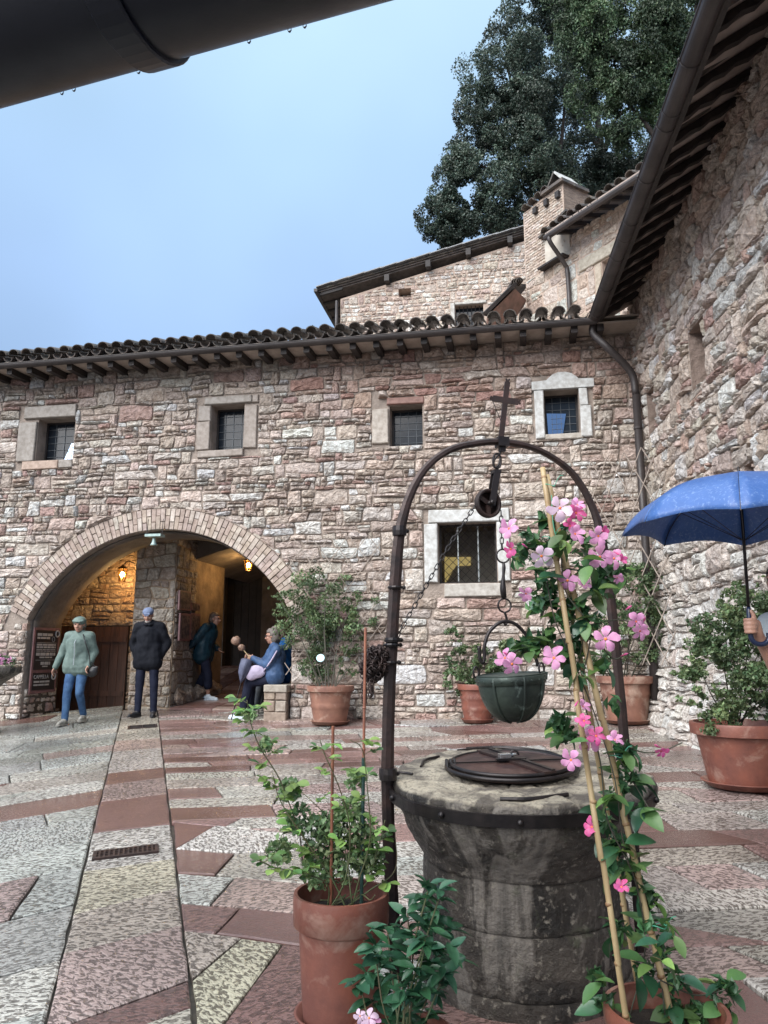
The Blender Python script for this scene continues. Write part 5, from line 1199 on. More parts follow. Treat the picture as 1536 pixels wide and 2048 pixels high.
# iron arch and cross
def AYd(x): return 3.50 + (3.76 - 3.50) * (x - 775) / (1262 - 775)
def ap(x, y, dy=0): return atY(x, y, AYd(x) + dy)
ctrl = [(793, 1960), (787, 1850), (779, 1700), (775, 1560), (778, 1400), (784, 1280), (793, 1130), (801, 1058), (819, 993), (850, 938), (897, 901), (950, 887), (1004, 884), (1060, 894), (1110, 918), (1150, 953), (1183, 1010), (1203, 1075), (1219, 1180), (1233, 1310), (1248, 1470), (1261, 1600), (1274, 1780), (1284, 1930), (1290, 2040)]
cv = bez([ap(*q) for q in ctrl], 6); cv = [p for p in cv if p.z > gz(p.x, p.y) - .02]
n = len(cv); mb = MB(); vs = []
tdir = (ap(1262, 1300) - ap(775, 1300)).normalized(); tn = tdir.cross(z).normalized()
for i, p in enumerate(cv):
    a = (cv[min(i + 1, n - 1)] - cv[max(i - 1, 0)]).normalized(); sdv = a.cross(tn).normalized()
    f = min(1, max(0, (p.z - 2.0) / .6)); hw = (.0285 * (1 - f) + .0165 * f) * (1 + .06 * noise.noise(p * 9)); ht = .013 * (1 - f) + .022 * f
    if p.x > .7: hw *= .86
    for k in range(8):
        t = 2 * math.pi * (k + .5) / 8; c_, s_ = math.cos(t), math.sin(t); c_ = math.copysign(min(1, abs(c_) * 1.05), c_); s_ = math.copysign(min(1, abs(s_) * 1.05), s_)
        vs.append(p + sdv * (hw * c_ + .0012 * noise.noise(p * 30)) + tn * (ht * s_))
fs = [(i * 8 + k, i * 8 + (k + 1) % 8, (i + 1) * 8 + (k + 1) % 8, (i + 1) * 8 + k) for i in range(n - 1) for k in range(8)]
fs += [tuple(range(7, -1, -1)), tuple((n - 1) * 8 + k for k in range(8))]
mb.add(vs, fs); arch = mb.obj('iron_arch', M['iron'], well, sm=False)
def collar(x, y, r=.036, h=.03, name='collar'):
    c_ = ap(x, y); mb = MB(); mb.lathe(c_, [(r, -h / 2), (r + .003, -h / 2), (r + .005, 0), (r + .003, h / 2), (r, h / 2)], 12); mb.ball(c_ + tdir * (r + .008), .010, 8, 6); mb.obj(name, M['darkiron'], arch)
for q in ((799, 1062, .030, .045), (791, 1175, .032, .012), (785, 1280, .034, .02), (783, 1290, .035, .014), (776, 1548, .036, .05), (781, 1325, .033, .012)): collar(*q)
mb = MB(); c_ = ap(1004, 885); mb.box(c_, tdir * .028, tn * .03, z * .024); mb.box(c_ - z * .034, tdir * .014, tn * .014, z * .014); mb.obj('clamp', M['darkiron'], arch)
cb, ct = ap(1002, 878), ap(1015, 764); cu_ = (ct - cb).normalized()
mb = MB(); mb.beam(cb, ct, .027, .008, tn); 
for s_ in (-1, 1): mb.beam(ct - cu_ * .012, ct + cu_ * .018 + tdir * .008 * s_, .008, .007, tn)
ca, cb2 = ap(986, 797), ap(1036, 804)
mb.beam(ca, cb2, .031, .0085, tn)
for e_, dr in ((ca, -1), (cb2, 1)):
    for s_ in (-1, 1): mb.beam(e_ - tdir * dr * .008, e_ + tdir * dr * .014 + z * .008 * s_, .009, .0078, tn)
mb.obj('iron_cross', M['iron'], arch)
mb = MB(); mb.tube(bez([ap(1003, 845), ap(985, 802), ap(975, 795)], 4), .002, 5); mb.obj('wire', M['darkiron'], arch)
# chain helper: separate links threaded along a path
def link_mesh(l, w_, r, name='link'):
    mb = MB(); pts = []
    for k in range(14):
        t = 2 * math.pi * k / 14; pts.append(((w_ / 2) * math.sin(t), 0, (l / 2 - w_ / 2) * (1 if math.cos(t) > 0 else -1) + (w_ / 2) * math.cos(t)))
    mb.tube(pts, r, 6, closed=True); return mb.mesh(name, M['darkiron'], sm=True)
def chain(parent, pts, l=.034, w_=.018, r=.0026):
    me = link_mesh(l, w_, r); P_ = [Vector(p) for p in pts]; d = []; tot = 0
    for a, b in zip(P_[:-1], P_[1:]): d.append((tot, a, b)); tot += (b - a).length
    n = int(tot / (l * .78))
    for i in range(n):
        s_ = (i + .5) * tot / n; seg = [q for q in d if q[0] <= s_][-1]; a, b = seg[1], seg[2]; c_ = a + (b - a).normalized() * (s_ - seg[0]); ax_ = (b - a).normalized()
        h = Vector((0, -1, 0)).cross(ax_).normalized(); f_ = ax_.cross(h)
        ang = rg.uniform(.25, .6) + (0 if i % 2 else 1.2); x = h * math.cos(ang) + f_ * math.sin(ang); y = ax_.cross(x)
        inst('link', me, basis(x, y, ax_, c_), parent)
# pulley
pul = thing('pulley', 'cast iron pulley wheel in a shackle hanging from the arch top', 'pulley', ap(1003, 900))
loop = [(1000, 900), (990, 917), (988, 930), (995, 938), (1001, 927), (1003, 912), (998, 903)]
mb = MB(); mb.tube(bez([ap(*q) for q in [(1003, 893), (1001, 905), (995, 912), (988, 922), (989, 935), (997, 930), (1001, 915)]], 5), .005, 8); mb.obj('hook', M['darkiron'], pul, sm=True)
mb = MB(); mb.tube([ap(994 + 8 * math.cos(t), 922 + 15 * math.sin(t)) for t in [2 * math.pi * k / 14 for k in range(14)]], .0055, 6, closed=True); mb.obj('ring', M['darkiron'], pul, sm=True)
wc = ap(976, 1007); s0_, s1_ = ap(992, 944), ap(981, 1012)
for o_ in (-.022, .022): mb = MB(); mb.beam(s0_ + tn * o_, s1_ + tn * o_, .032, .007, tn); mb.obj('cheek', M['darkiron'], pul)
mb = MB(); mb.box(s0_ + (s0_ - s1_).normalized() * .0, tdir * .018, tn * .026, z * .008); mb.obj('bridge', M['darkiron'], pul)
wa = (tn + tdir * .28).normalized(); wb = wa.cross(z).normalized(); wu = wb.cross(wa)
mb = MB(); mb.lathe(wc, [(.058, -.014), (.070, -.016), (.072, -.010), (.063, -.003), (.063, .003), (.072, .010), (.070, .016), (.058, .014), (.054, .0), (.058, -.014)], 32, axis=wa); mb.obj('wheel', M['iron'], pul, sm=True)
for k in range(3): t = .5 + 2 * math.pi * k / 3; mb = MB(); d_ = wb * math.cos(t) + wu * math.sin(t); mb.beam(wc + d_ * .008, wc + d_ * .057, .022, .012, wa); mb.obj('spoke', M['iron'], pul)
mb = MB(); mb.tube([wc - wa * .036, wc + wa * .036], .010, 10); mb.ball(wc - wa * .036, .013, 10, 6); mb.ball(wc + wa * .036, .013, 10, 6); mb.obj('axle', M['darkiron'], pul, sm=True)
ch1 = thing('chain', 'thin rusty chain slanting from the pulley down to the left post', 'chain', ap(865, 1160))
chain(ch1, [wc + wb * 0 + (ap(950, 1012) - wc) * 1.0, ap(905, 1080), ap(850, 1175), ap(793, 1275)])
ch2 = thing('well_chain', 'straight rusty chain with rings from the pulley down to the bucket', 'chain', ap(1005, 1100))
chain(ch2, [ap(1002, 1022), ap(1004, 1098)])
me = link_mesh(.066, .066, .0045, 'ring')
for x, y in ((1006, 1112), (1009, 1211)): inst('ring', me, basis(tdir, tn, z, ap(x, y)), ch2)
mb = MB(); mb.tube([ap(1007, 1124), ap(1008, 1136), ap(1007, 1150), ap(1006, 1165), ap(1006, 1178), ap(1008, 1196)], [.006, .009, .007, .011, .015, .013], 10); mb.obj('swivel', M['darkiron'], ch2, sm=True)
mb = MB(); mb.tube(bez([ap(1009, 1224), ap(1012, 1232), ap(1014, 1244), ap(1010, 1249), ap(1007, 1240)], 4), .006, 8); mb.obj('hook', M['darkiron'], ch2, sm=True)
# bucket
bc = ap(1021, 1350); BR_ = .158; bt_ = thing('copper_bucket', 'blackened green copper bucket with riveted rim hanging over the well', 'bucket', bc)
bz = Vector((-.06, -.03, 1)).normalized()
prof = []
for k in range(13):
    t = k / 12; prof.append((BR_ * math.sin(math.pi / 2 * min(1, t * 1.02)) ** .82 if t > 0 else .001, -.215 * (math.cos(math.pi / 2 * t)) ** .95 if t < 1 else 0))
prof += [(BR_ + .004, .004), (BR_ - .004, .006)] + [(p_[0] * .96, p_[1] * .95 + .002) for p_ in prof[::-1][1:]]
mb = MB(); mb.lathe(bc, prof, 40, wob=.03, axis=bz, seed=3); mb.obj('bowl', M['bucket'], bt_, sm=True)
bx_ = Vector((1, 0, 0)); by_ = bz.cross(bx_).normalized(); bx_ = by_.cross(bz)
mb = MB(); mb.lathe(bc, [(BR_ + .002, -.040), (BR_ + .006, -.038), (BR_ + .009, -.004), (BR_ + .004, .0)], 40, axis=bz); mb.obj('rim_band', M['bucket'], bt_, sm=True)
for k in range(22):
    t = 2 * math.pi * k / 22; mb = MB(); mb.ball(bc + (bx_ * math.cos(t) + by_ * math.sin(t)) * (BR_ + .008) - bz * .02, .005, 6, 4); mb.obj('rivet', M['bucket'], bt_)
for a in (-2.25, -1.35, -.65, 2.6):                              # ribs
    pts = [bc + (bx_ * math.cos(a) + by_ * math.sin(a)) * (r_ * 1.012 + .001) + bz * (h - .003) for r_, h in prof[1:13]]
    mb = MB(); vs = []
    mb.tube(pts, [.004 + .004 * k / 11 for k in range(12)], 6); mb.obj('rib', M['bucket'], bt_, sm=True)
e0, e1 = bc - bx_ * (BR_ + .005), bc + bx_ * (BR_ - .01)
for e_, s_ in ((e0, -1), (e1, 1)):
    mb = MB(); mb.tube([e_ + tdir * (.013 * math.cos(t)) + z * (.022 + .026 * math.sin(t)) for t in [2 * math.pi * k / 12 for k in range(12)]], .0055, 6, closed=True); mb.obj('ear_ring', M['darkiron'], bt_, sm=True)
mb = MB(); mb.box(e1 + Vector((.012, 0, -.01)), Vector((.012, 0, -.002)), Vector((0, .02, 0)), Vector((.002, 0, .018))); mb.obj('lug', M['bucket'], bt_)
hp = [(958, 1292), (960, 1318), (966, 1326), (969, 1312), (969, 1292), (978, 1265), (997, 1247), (1013, 1243), (1032, 1249), (1052, 1270), (1063, 1295), (1072, 1318), (1076, 1332)]
mb = MB(); mb.tube(bez([ap(*q) for q in hp], 5), .0085, 8); mb.obj('handle', M['darkiron'], bt_, sm=True)
# bundle of spare chain on the left post
cbn = thing('chain_bundle', 'tangled bundle of rusty chain hung on the left side of the iron arch', 'chain', ap(750, 1330))
me = link_mesh(.036, .020, .003); mb = MB(); src = [v.co.copy() for v in me.vertices]; fcs = [tuple(p_.vertices) for p_ in me.polygons]; cc = ap(749, 1328, -.0)
for i in range(260):
    d_ = Vector((rg.gauss(0, 1), rg.gauss(0, .8), rg.gauss(0, 1))).normalized() * (.35 + .65 * rg.random() ** .5); c_ = cc + Vector((d_.x * .062, d_.y * .045, d_.z * .078 + (.02 * d_.x)))
    R_m = Matrix.Rotation(rg.uniform(0, 6.28), 3, 'X') @ Matrix.Rotation(rg.uniform(0, 6.28), 3, 'Z') @ Matrix.Rotation(rg.uniform(0, 6.28), 3, 'Y'); mb.add([c_ + R_m @ v for v in src], fcs)
for i in range(16):
    c_ = cc + Vector((-.045 + .03 * (i // 8) , -.03, -.085 - .012 * (i % 8) * (1 if i < 8 else .6))); R_m = Matrix.Rotation(rg.uniform(-.5, .5), 3, 'Y') @ Matrix.Rotation((i % 2) * 1.5, 3, 'Z'); mb.add([c_ + R_m @ v for v in src], fcs)
mb.obj('links', M['iron'], cbn, sm=True, kind='stuff')
mb = MB(); mb.tube(bez([ap(731, 1318), ap(760, 1310), ap(785, 1322), ap(792, 1328)], 4), .004, 6); mb.obj('wire', M['darkiron'], cbn)

# ------------------------------------------------------------------ pots
def pot(name, label, base, rt, h, rb=.68, col='terra', bands=(), saucer=True, lipf=.16, group=None, wall_=True):
    t = thing(name, label, 'plant pot', base, 0, group); b = Vector(base) + Vector((0, 0, .035 if saucer else .004)); r0 = rt * rb
    def rad(f): return r0 + (rt * .93 - r0) * f ** .9
    prof = [(r0, 0)]
    fs_ = [i / 16 for i in range(1, 14)]
    for f in fs_: prof.append((rad(f) + (.012 if any(abs(f - q) < .03 for q in bands) else 0), h * f))
    prof += [(rad(.84), h * (1 - lipf) - .01), (rt * 1.0, h * (1 - lipf) + .004), (rt * 1.015, h - .02), (rt, h), (rt * .93, h), (rt * .90, h - .06), (rt * .86, h - .09)]
    mb = MB(); mb.lathe(b, prof, 48, wob=.004); o = mb.obj('pot', M[col], t, sm=True); es = o.modifiers.new('e', 'EDGE_SPLIT'); es.split_angle = .9
    mb = MB(); mb.lathe(b + Vector((0, 0, h - .075)), [(rt * .905, -.01), (rt * .88, .0), (rt * .5, .012), (0.001, .018)], 32, wob=.03); mb.obj('soil', M['soil'], t)
    if saucer:
        mb = MB(); rs_ = r0 * 1.22; mb.lathe(Vector(base) + Vector((0, 0, .006)), [(rs_ * .85, 0), (rs_, .045), (rs_ * 1.03, .05), (rs_ * .96, .052), (rs_ * .84, .02), (0.001, .02)], 40); mb.obj('saucer', M[col], t, sm=True)
    return t, b + Vector((0, 0, h - .07))
def gpos(px, py): g_ = ongr(px, py); return Vector((g_.x, g_.y, gz(g_.x, g_.y)))
def gXY(x, y): return Vector((x, y, gz(x, y)))
p1 = gpos(660, 1449); P1 = pot('terracotta_pot', 'round terracotta pot with saucer left of the iron arch, against the stone wall', p1, .335, .50, bands=(.45,), col='terra2')
p2 = gpos(957, 1447); P2 = pot('terracotta_pot', 'ribbed terracotta pot standing behind the hanging bucket', p2 + Vector((0, .1, 0)), .27, .49, bands=(.3, .62), col='terra')
p3 = gpos(1255, 1447); P3 = pot('terracotta_pot', 'wide ribbed terracotta pot in the wall corner below the lattice', p3, .37, .58, bands=(.28, .6), col='terra2')
P4 = pot('terracotta_pot', 'large terracotta pot with saucer at the right edge of the courtyard', gXY(3.08, 6.72), .405, .50, rb=.70, bands=(.78,), lipf=.2)
FPOT = gXY(-.170, 3.22); P5 = pot('tall_terracotta_pot', 'tall terracotta pot with saucer holding the young rose in the left foreground', FPOT, .188, .45, rb=.76, lipf=.26)
P6 = pot('terracotta_pot', 'terracotta pot at the bottom right edge in front of the well', gXY(.89, 2.62), .190, .29, rb=.78, lipf=.2)
P7 = pot('terracotta_pot', 'low terracotta pot of the glossy shrub beside the well foot, below the frame', gXY(.06, 2.72), .17, .22, saucer=False)
# stone urn at the left edge
ub = gXY(-5.78, 10.9); urn = thing('stone_urn', 'old grey stone planter with broad rim at the left edge', 'planter', ub)
mb = MB(); mb.lathe(ub, [(.36, -.05), (.36, .08), (.30, .12), (.27, .2), (.25, .45), (.27, .62), (.36, .72), (.50, .82), (.56, .86), (.57, .93), (.55, .97), (.48, .97), (.45, .90), (.001, .90)], 40, wob=.02); mb.obj('urn', M['well'], urn, sm=True)

# ------------------------------------------------------------------ lattices on the wall
def lattice(name, label, fr, s0, s1, z0_, z1_, step, off, slope=1.45, w_=.014):
    t = thing(name, label, 'trellis', fr(s0, z0_, off))
    H_ = z1_ - z0_; W_ = s1 - s0; n = int((W_ + H_ / slope) / step) + 1
    for sg_ in (1, -1):
        for i in range(n):
            c_ = s0 - H_ / slope + i * step + .07
            # line s = c + (z-z0)/slope (sg=1) ; mirrored for sg=-1
            za, zb_ = z0_, z1_; A_ = lambda zz: c_ + (zz - z0_) / slope
            if A_(za) < s0: za = z0_ + (s0 - c_) * slope
            if A_(zb_) > s1: zb_ = z0_ + (s1 - c_) * slope
            if zb_ - za < .08: continue
            f = (lambda zz: A_(zz)) if sg_ > 0 else (lambda zz: s0 + s1 - A_(zz))
            mb = MB(); o_ = off + .008 * sg_; mb.beam(fr(f(za), za, o_), fr(f(zb_), zb_, o_), w_, .007, fr.n); mb.obj('slat', M['lattice'], t)
    return t
lattice('wooden_lattice', 'old diamond lattice on the wall right of the brick arch', MW, *[v for v in (MW.px(572, 1200, .09)[0], MW.px(785, 1200, .09)[0])], MW.px(600, 1350, .09)[1], MW.px(600, 1075, .09)[1], .30, .09, slope=1.35, w_=.011)
la, lb_ = MW.px(1185, 1100, .12), 0
pa = MW(la[0], 0, .12); pb_ = atY(1392, 1200, 9.3); LF = Frame((pa.x, pa.y), (pb_.x - pa.x, pb_.y - pa.y)); 
if LF.n.y > 0: LF.n = -LF.n
zl0, zl1 = LF.px(1300, 1330)[1], LF.px(1290, 893)[1]; sL = (pb_ - Vector((pa.x, pa.y, pb_.z))).length
lattice('wooden_lattice', 'pale expanding diamond lattice across the wall corner and downpipe', LF, 0, sL, zl0, zl1, .30, 0, slope=1.7)
# ------------------------------------------------------------------ foliage helpers
def cloud(name, parent, m, centers, n, size, seed, flat=.0, asp=.55, tr=(.6, 1.25), top=None, kind='stuff', drop=0, shell=0.0, grain=0.0):
    """many small leaf faces spread through ellipsoidal clumps: centers = [(x, y, z, rx, ry, rz, share)]"""
    r = np.random.RandomState(seed); C_ = np.array(centers, dtype=float); w_ = C_[:, 6] / C_[:, 6].sum(); idx = r.choice(len(C_), n, p=w_)
    d = r.normal(size=(n, 3)); d /= np.linalg.norm(d, axis=1)[:, None]; rad = r.rand(n) ** (1 / (3.0 + shell * 6))
    P_ = C_[idx, :3] + d * rad[:, None] * C_[idx, 3:6]
    if grain:                                        # thin out between twigs
        k = np.array([noise.noise(Vector(p) * grain) for p in P_]) ; keep = k > (-.06 if size < .07 else -.01) + r.normal(size=n) * .1; P_ = P_[keep]; d = d[keep]; idx = idx[keep]; n = len(P_)
    u_ = r.normal(size=(n, 3)); u_[:, 2] -= drop; u_ /= np.linalg.norm(u_, axis=1)[:, None]; v_ = np.cross(u_, r.normal(size=(n, 3))); v_ /= np.linalg.norm(v_, axis=1)[:, None]
    s_ = size * (.6 + .8 * r.rand(n))[:, None]; nn = np.cross(u_, v_) * s_ * .18
    q = np.stack([P_ - u_ * s_ * .5, P_ + v_ * s_ * asp * .5 + nn, P_ + u_ * s_ * .5, P_ - v_ * s_ * asp * .5 + nn], 1).reshape(-1, 3)
    me = bpy.data.meshes.new(name); me.vertices.add(4 * n); me.vertices.foreach_set('co', q.ravel().astype(np.float32))
    f = np.arange(4 * n).reshape(-1, 4); tri = np.concatenate([f[:, [0, 1, 2]], f[:, [0, 2, 3]]], 1).reshape(-1)
    me.loops.add(6 * n); me.loops.foreach_set('vertex_index', tri.astype(np.int32)); me.polygons.add(2 * n)
    me.polygons.foreach_set('loop_start', np.arange(0, 6 * n, 3, dtype=np.int32)); me.polygons.foreach_set('loop_total', np.full(2 * n, 3, dtype=np.int32)); me.update(calc_edges=True)
    cl = r.uniform(tr[0], tr[1], len(C_))[idx] * (.7 + .6 * r.rand(n)); ct_ = np.stack([cl * (1 + .15 * r.normal(size=n).clip(-1, 1)), cl, cl * (1 - .1 * r.rand(n)), np.ones(n)], 1).clip(.1, 2)
    at = me.color_attributes.new('tint', 'FLOAT_COLOR', 'POINT'); at.data.foreach_set('color', np.repeat(ct_, 4, 0).astype(np.float32).ravel())
    me.materials.append(m); o = bpy.data.objects.new(name, me); C.objects.link(o)
    if parent: put(o, parent)
    if kind: o['kind'] = kind
    return o
def leafmesh(name, L_, W_, m, cup=.15, curl=.2, tip=.5):
    """one leaf, stalk at the origin, blade along +y"""
    mb = MB(); ys = [0, .12, .3, .5, .72, .9, 1.0]; ws = [.02, .45, .88, 1.0, .78, .36, 0.0]
    if tip > .6: ws = [.02, .30, .70, 1.0, .95, .6, 0]
    vs = []
    for y, w_ in zip(ys, ws):
        zc = -curl * L_ * y * y; h = cup * W_ * w_
        vs += [(-W_ / 2 * w_, L_ * y, zc + h), (0, L_ * y, zc), (W_ / 2 * w_, L_ * y, zc + h)]
    fs = []
    for i in range(6): a = 3 * i; fs += [(a, a + 1, a + 4, a + 3), (a + 1, a + 2, a + 5, a + 4)]
    mb.add(vs, fs); me = mb.mesh(name, m, sm=True, fix=False); return me
def place_leaf(me, parent, p, dirv_, up=None, s=1.0, rg=random, name='leaf'):
    y = Vector(dirv_).normalized(); u_ = Vector(up or (rg.uniform(-.5, .5), rg.uniform(-.6, .3), 1)); x = y.cross(u_)
    if x.length < .05: x = y.orthogonal()
    x.normalize(); z_ = x.cross(y); return inst(name, me, basis(x, y, z_, p, s), parent)
rg = random.Random(77)
# ------------------------------------------------------------------ rose bushes in the pots along the wall
def bush(name, label, base, blobs, n, size, stems, Yd, seed, m='leaf_far', grain=7.0, sm='stemdark', r=.010):
    t = thing(name, label, 'rose bush', base); r_ = random.Random(seed)
    cs = []
    for x, y, rp, *dy in blobs:
        Yb = Yd + (dy[0] if dy else 0); c_ = atY(x, y, Yb); R_ = rp / 1500 * Yb
        for k in range(7):
            d_ = Vector((r_.gauss(0, .5), r_.gauss(0, .4), r_.gauss(0, .5))) * R_; q = R_ * r_.uniform(.28, .6); cs.append((c_.x + d_.x, c_.y + d_.y, c_.z + d_.z, q, q, q * .8, q * q))
    cloud('foliage', t, M[m], cs, n, size, seed, asp=.62, grain=grain)
    for (x, y), (x2, y2) in stems:
        a = atY(x, y, Yd) if (x, y) != (0, 0) else Vector(base); a = Vector((a.x, Vector(base).y, a.z)); b = atY(x2, y2, Yd + r_.uniform(-.1, .1)); mid = (a + b) / 2 + Vector((r_.uniform(-.08, .08), r_.uniform(-.05, .05), .05))
        mb = MB(); mb.tube(bez([a, mid, b], 5), [r * (1 - .7 * i / 10) for i in range(11)], 5); mb.obj('stem', M[sm], t)
    return t
t = bush('rose_bush', 'tall green rose bush in the terracotta pot left of the iron arch', P1[1], [(640, 1190, 45), (600, 1210, 40), (650, 1240, 50), (610, 1265, 45), (690, 1215, 25), (670, 1275, 35), (640, 1300, 35), (560, 1195, 16), (548, 1182, 12), (575, 1215, 20), (570, 1240, 20), (700, 1235, 22), (718, 1200, 18), (738, 1245, 15), (730, 1275, 14), (640, 1340, 35), (710, 1300, 14), (700, 1340, 16), (615, 1345, 25)], 12500, .042,
         [((655, 1385), (600, 1240)), ((655, 1385), (640, 1200)), ((650, 1385), (615, 1290)), ((665, 1385), (700, 1215)), ((668, 1385), (735, 1240)), ((660, 1385), (670, 1260)), ((650, 1385), (590, 1320)), ((665, 1385), (720, 1310)), ((648, 1385), (560, 1200)), ((662, 1385), (650, 1180))], 11.25, 5)
mb = MB(); c_ = atY(641, 1316, 10.95); mb.lathe(c_, [(.055, -.004), (.06, 0), (.055, .004), (.001, .004)], 14, axis=(0, -1, .4)); mb.obj('plant_tag', M['label'], t)
bush('rose_bush', 'small rose bush in the ribbed pot behind the bucket', P2[1], [(930, 1330, 28), (960, 1350, 30), (905, 1350, 20), (915, 1300, 18), (985, 1310, 28), (990, 1340, 22), (1010, 1290, 16), (900, 1265, 14), (920, 1275, 10), (945, 1290, 14), (940, 1370, 22), (975, 1375, 20)], 5000, .05, [((955, 1390), (915, 1290)), ((958, 1390), (1000, 1290)), ((950, 1390), (895, 1255)), ((952, 1390), (930, 1320)), ((960, 1390), (975, 1330)), ((952, 1388), (952, 1238))], 10.75, 6)
bush('rose_bush', 'leggy rose bush growing up the corner lattice behind the iron arch', P3[1], [(1270, 1140, 30), (1300, 1150, 25), (1260, 1165, 22), (1290, 1190, 35), (1240, 1210, 25), (1320, 1230, 35), (1270, 1240, 35), (1300, 1270, 35), (1330, 1290, 20), (1230, 1260, 25), (1250, 1290, 28), (1300, 1310, 25), (1190, 1250, 20), (1215, 1310, 20), (1180, 1320, 14)], 8500, .045, [((1240, 1375), (1200, 1270)), ((1245, 1375), (1250, 1250)), ((1255, 1375), (1300, 1200)), ((1265, 1375), (1320, 1240)), ((1262, 1375), (1280, 1150)), ((1238, 1375), (1180, 1310)), ((1270, 1375), (1310, 1300))], 10.05, 7)
bush('rose_bush', 'dense leafy rose bush in the large pot at the right edge', P4[1], [(1385, 1300, 32), (1372, 1345, 22), (1390, 1385, 28), (1420, 1300, 50), (1400, 1340, 35), (1450, 1260, 50), (1400, 1255, 25), (1500, 1270, 55), (1480, 1230, 45), (1510, 1210, 35), (1540, 1240, 60), (1430, 1385, 35), (1470, 1330, 60), (1530, 1330, 60), (1560, 1400, 60), (1420, 1430, 30), (1480, 1400, 45), (1450, 1440, 30), (1530, 1160, 15), (1500, 1190, 18), (1560, 1280, 50)], 27000, .036, [((1485, 1455), (1440, 1290)), ((1490, 1455), (1500, 1250)), ((1495, 1455), (1520, 1300)), ((1480, 1455), (1410, 1360)), ((1500, 1455), (1560, 1300)), ((1490, 1455), (1470, 1320)), ((1487, 1455), (1530, 1390)), ((1478, 1450), (1430, 1410)), ((1492, 1450), (1440, 1190))], 6.55, 8, grain=11.0, r=.009)
# flowers in the urn
fl_ = thing('flowering_plant', 'low plant with small pink flowers in the old stone planter', 'plant', ub + Vector((0, 0, .9)))
cloud('foliage', fl_, M['leaf_far'], [(ub.x + .1 * i, ub.y - .1, ub.z + .98, .16, .2, .13, 1) for i in range(-3, 5)], 2200, .04, 12)
cloud('flowers', fl_, M['petal_l'], [(ub.x + .38, ub.y - .15, ub.z + 1.04, .17, .15, .08, 1)], 70, .05, 13, asp=.9)
# ------------------------------------------------------------------ young rose in the tall foreground pot
rose = thing('young_rose', 'young light green rose with thin canes in the tall foreground pot', 'rose bush', P5[1])
LR = [leafmesh('leaf', .052, .040, M['leaf_light'], tip=.7), leafmesh('leaf', .046, .034, M['leaf_mid'], tip=.7), leafmesh('leaf', .046, .032, M['leaf_light'], curl=.35)]
LRs = [leafmesh('leaf', .046, .034, M['leaf_light'], tip=.7)]
count = [0]
def stemcurve(pxs, Y0, Y1, parent, r=.0035, m='stem', base=None):
    n = len(pxs); pts = [atY(x, y, Y0 + (Y1 - Y0) * i / max(1, n - 1)) for i, (x, y) in enumerate(pxs)]
    if base is not None: pts = [Vector(base)] + pts
    cv = bez(pts, 6); mb = MB(); mb.tube(cv, [r * (1 - .55 * i / len(cv)) for i in range(len(cv))], 6); mb.obj('stem', M[m], parent, sm=True); return cv
def compound(cv, f0, f1, k, parent, meshes, ll=.055, n5=5, sz=1.0, r_=rg, cap=290):
    L_ = len(cv)
    for i in range(k):
        f = f0 + (f1 - f0) * (i + r_.random() * .6) / k; j = min(L_ - 2, int(f * (L_ - 1))); p = cv[j]; tdr = (cv[j + 1] - cv[j]).normalized()
        a = r_.uniform(0, 6.28); d_ = (Vector((math.cos(a), math.sin(a) * .8, r_.uniform(-.1, .5))) + tdr * .4).normalized()
        pet = [p, p + d_ * ll * .55, p + d_ * ll + Vector((0, 0, -.006))]
        mb = MB(); mb.tube(pet, .0012, 4); mb.obj('leaf_stalk', M['stem'], parent)
        side_ = d_.cross(z).normalized(); s_ = sz * r_.uniform(.75, 1.15)
        sp = [(pet[2], d_)] + [(pet[1] + (pet[2] - pet[1]) * q, (side_ * sg_ + d_ * .45)) for q in (.65, .0)[:(n5 - 1) // 2] for sg_ in (-1, 1)]
        for q, dd in sp:
            if count[0] >= cap: return
            count[0] += 1; place_leaf(r_.choice(meshes), parent, q, dd + Vector((0, 0, r_.uniform(-.35, .15))), s=s_ * r_.uniform(.8, 1.1), rg=r_)
sb = P5[1]
for pxs, k in (([(660, 1760), (600, 1660), (560, 1560), (520, 1495), (500, 1440), (494, 1400)], 16), ([(665, 1760), (610, 1680), (560, 1600), (545, 1545)], 7), ([(655, 1770), (600, 1745), (550, 1735), (515, 1720)], 7),
               ([(690, 1760), (700, 1660), (680, 1580), (650, 1510), (640, 1480)], 7), ([(715, 1770), (740, 1680), (735, 1580), (725, 1500), (700, 1480)], 8), ([(730, 1770), (755, 1700), (770, 1640)], 6), ([(700, 1775), (690, 1700), (660, 1640), (600, 1580)], 6),
               ([(740, 1780), (790, 1740), (790, 1660)], 4), ([(690, 1790), (680, 1800), (640, 1800)], 3), ([(720, 1790), (740, 1800), (750, 1790)], 4)):
    cv = stemcurve(pxs, 3.2 + rg.uniform(-.04, .06), 3.2 + rg.uniform(-.25, .15), rose, base=sb + Vector((rg.uniform(-.08, .08), rg.uniform(-.06, .06), -.02)))
    compound(cv, .35, 1.0, k, rose, LR[:2] if pxs[-1][1] > 1600 else LR)
cs = []
for x, y, rp in ((650, 1690, 40), (600, 1640, 30), (690, 1720, 45), (640, 1740, 35), (720, 1660, 35), (560, 1700, 25), (740, 1720, 30), (700, 1620, 25), (580, 1580, 22), (660, 1650, 30), (710, 1560, 20), (530, 1490, 14), (500, 1430, 12)):
    c_ = atY(x, y, 3.25); q = rp / 1500 * 3.3; cs.append((c_.x, c_.y, c_.z, q, q * .9, q, q))
cloud('fine_foliage', rose, M['leaf_far'], cs, 2300, .028, 41, asp=.65, tr=(1.0, 2.2))
rose_stake = thing('plant_stake', 'short orange-brown cane standing in the foreground rose pot', 'cane', sb)
mb = MB(); mb.tube([atY(666, 1452, 3.18), Vector((sb.x - .04, 3.2, sb.z))], .0062, 8); mb.obj('cane', M['redcane'], rose_stake)
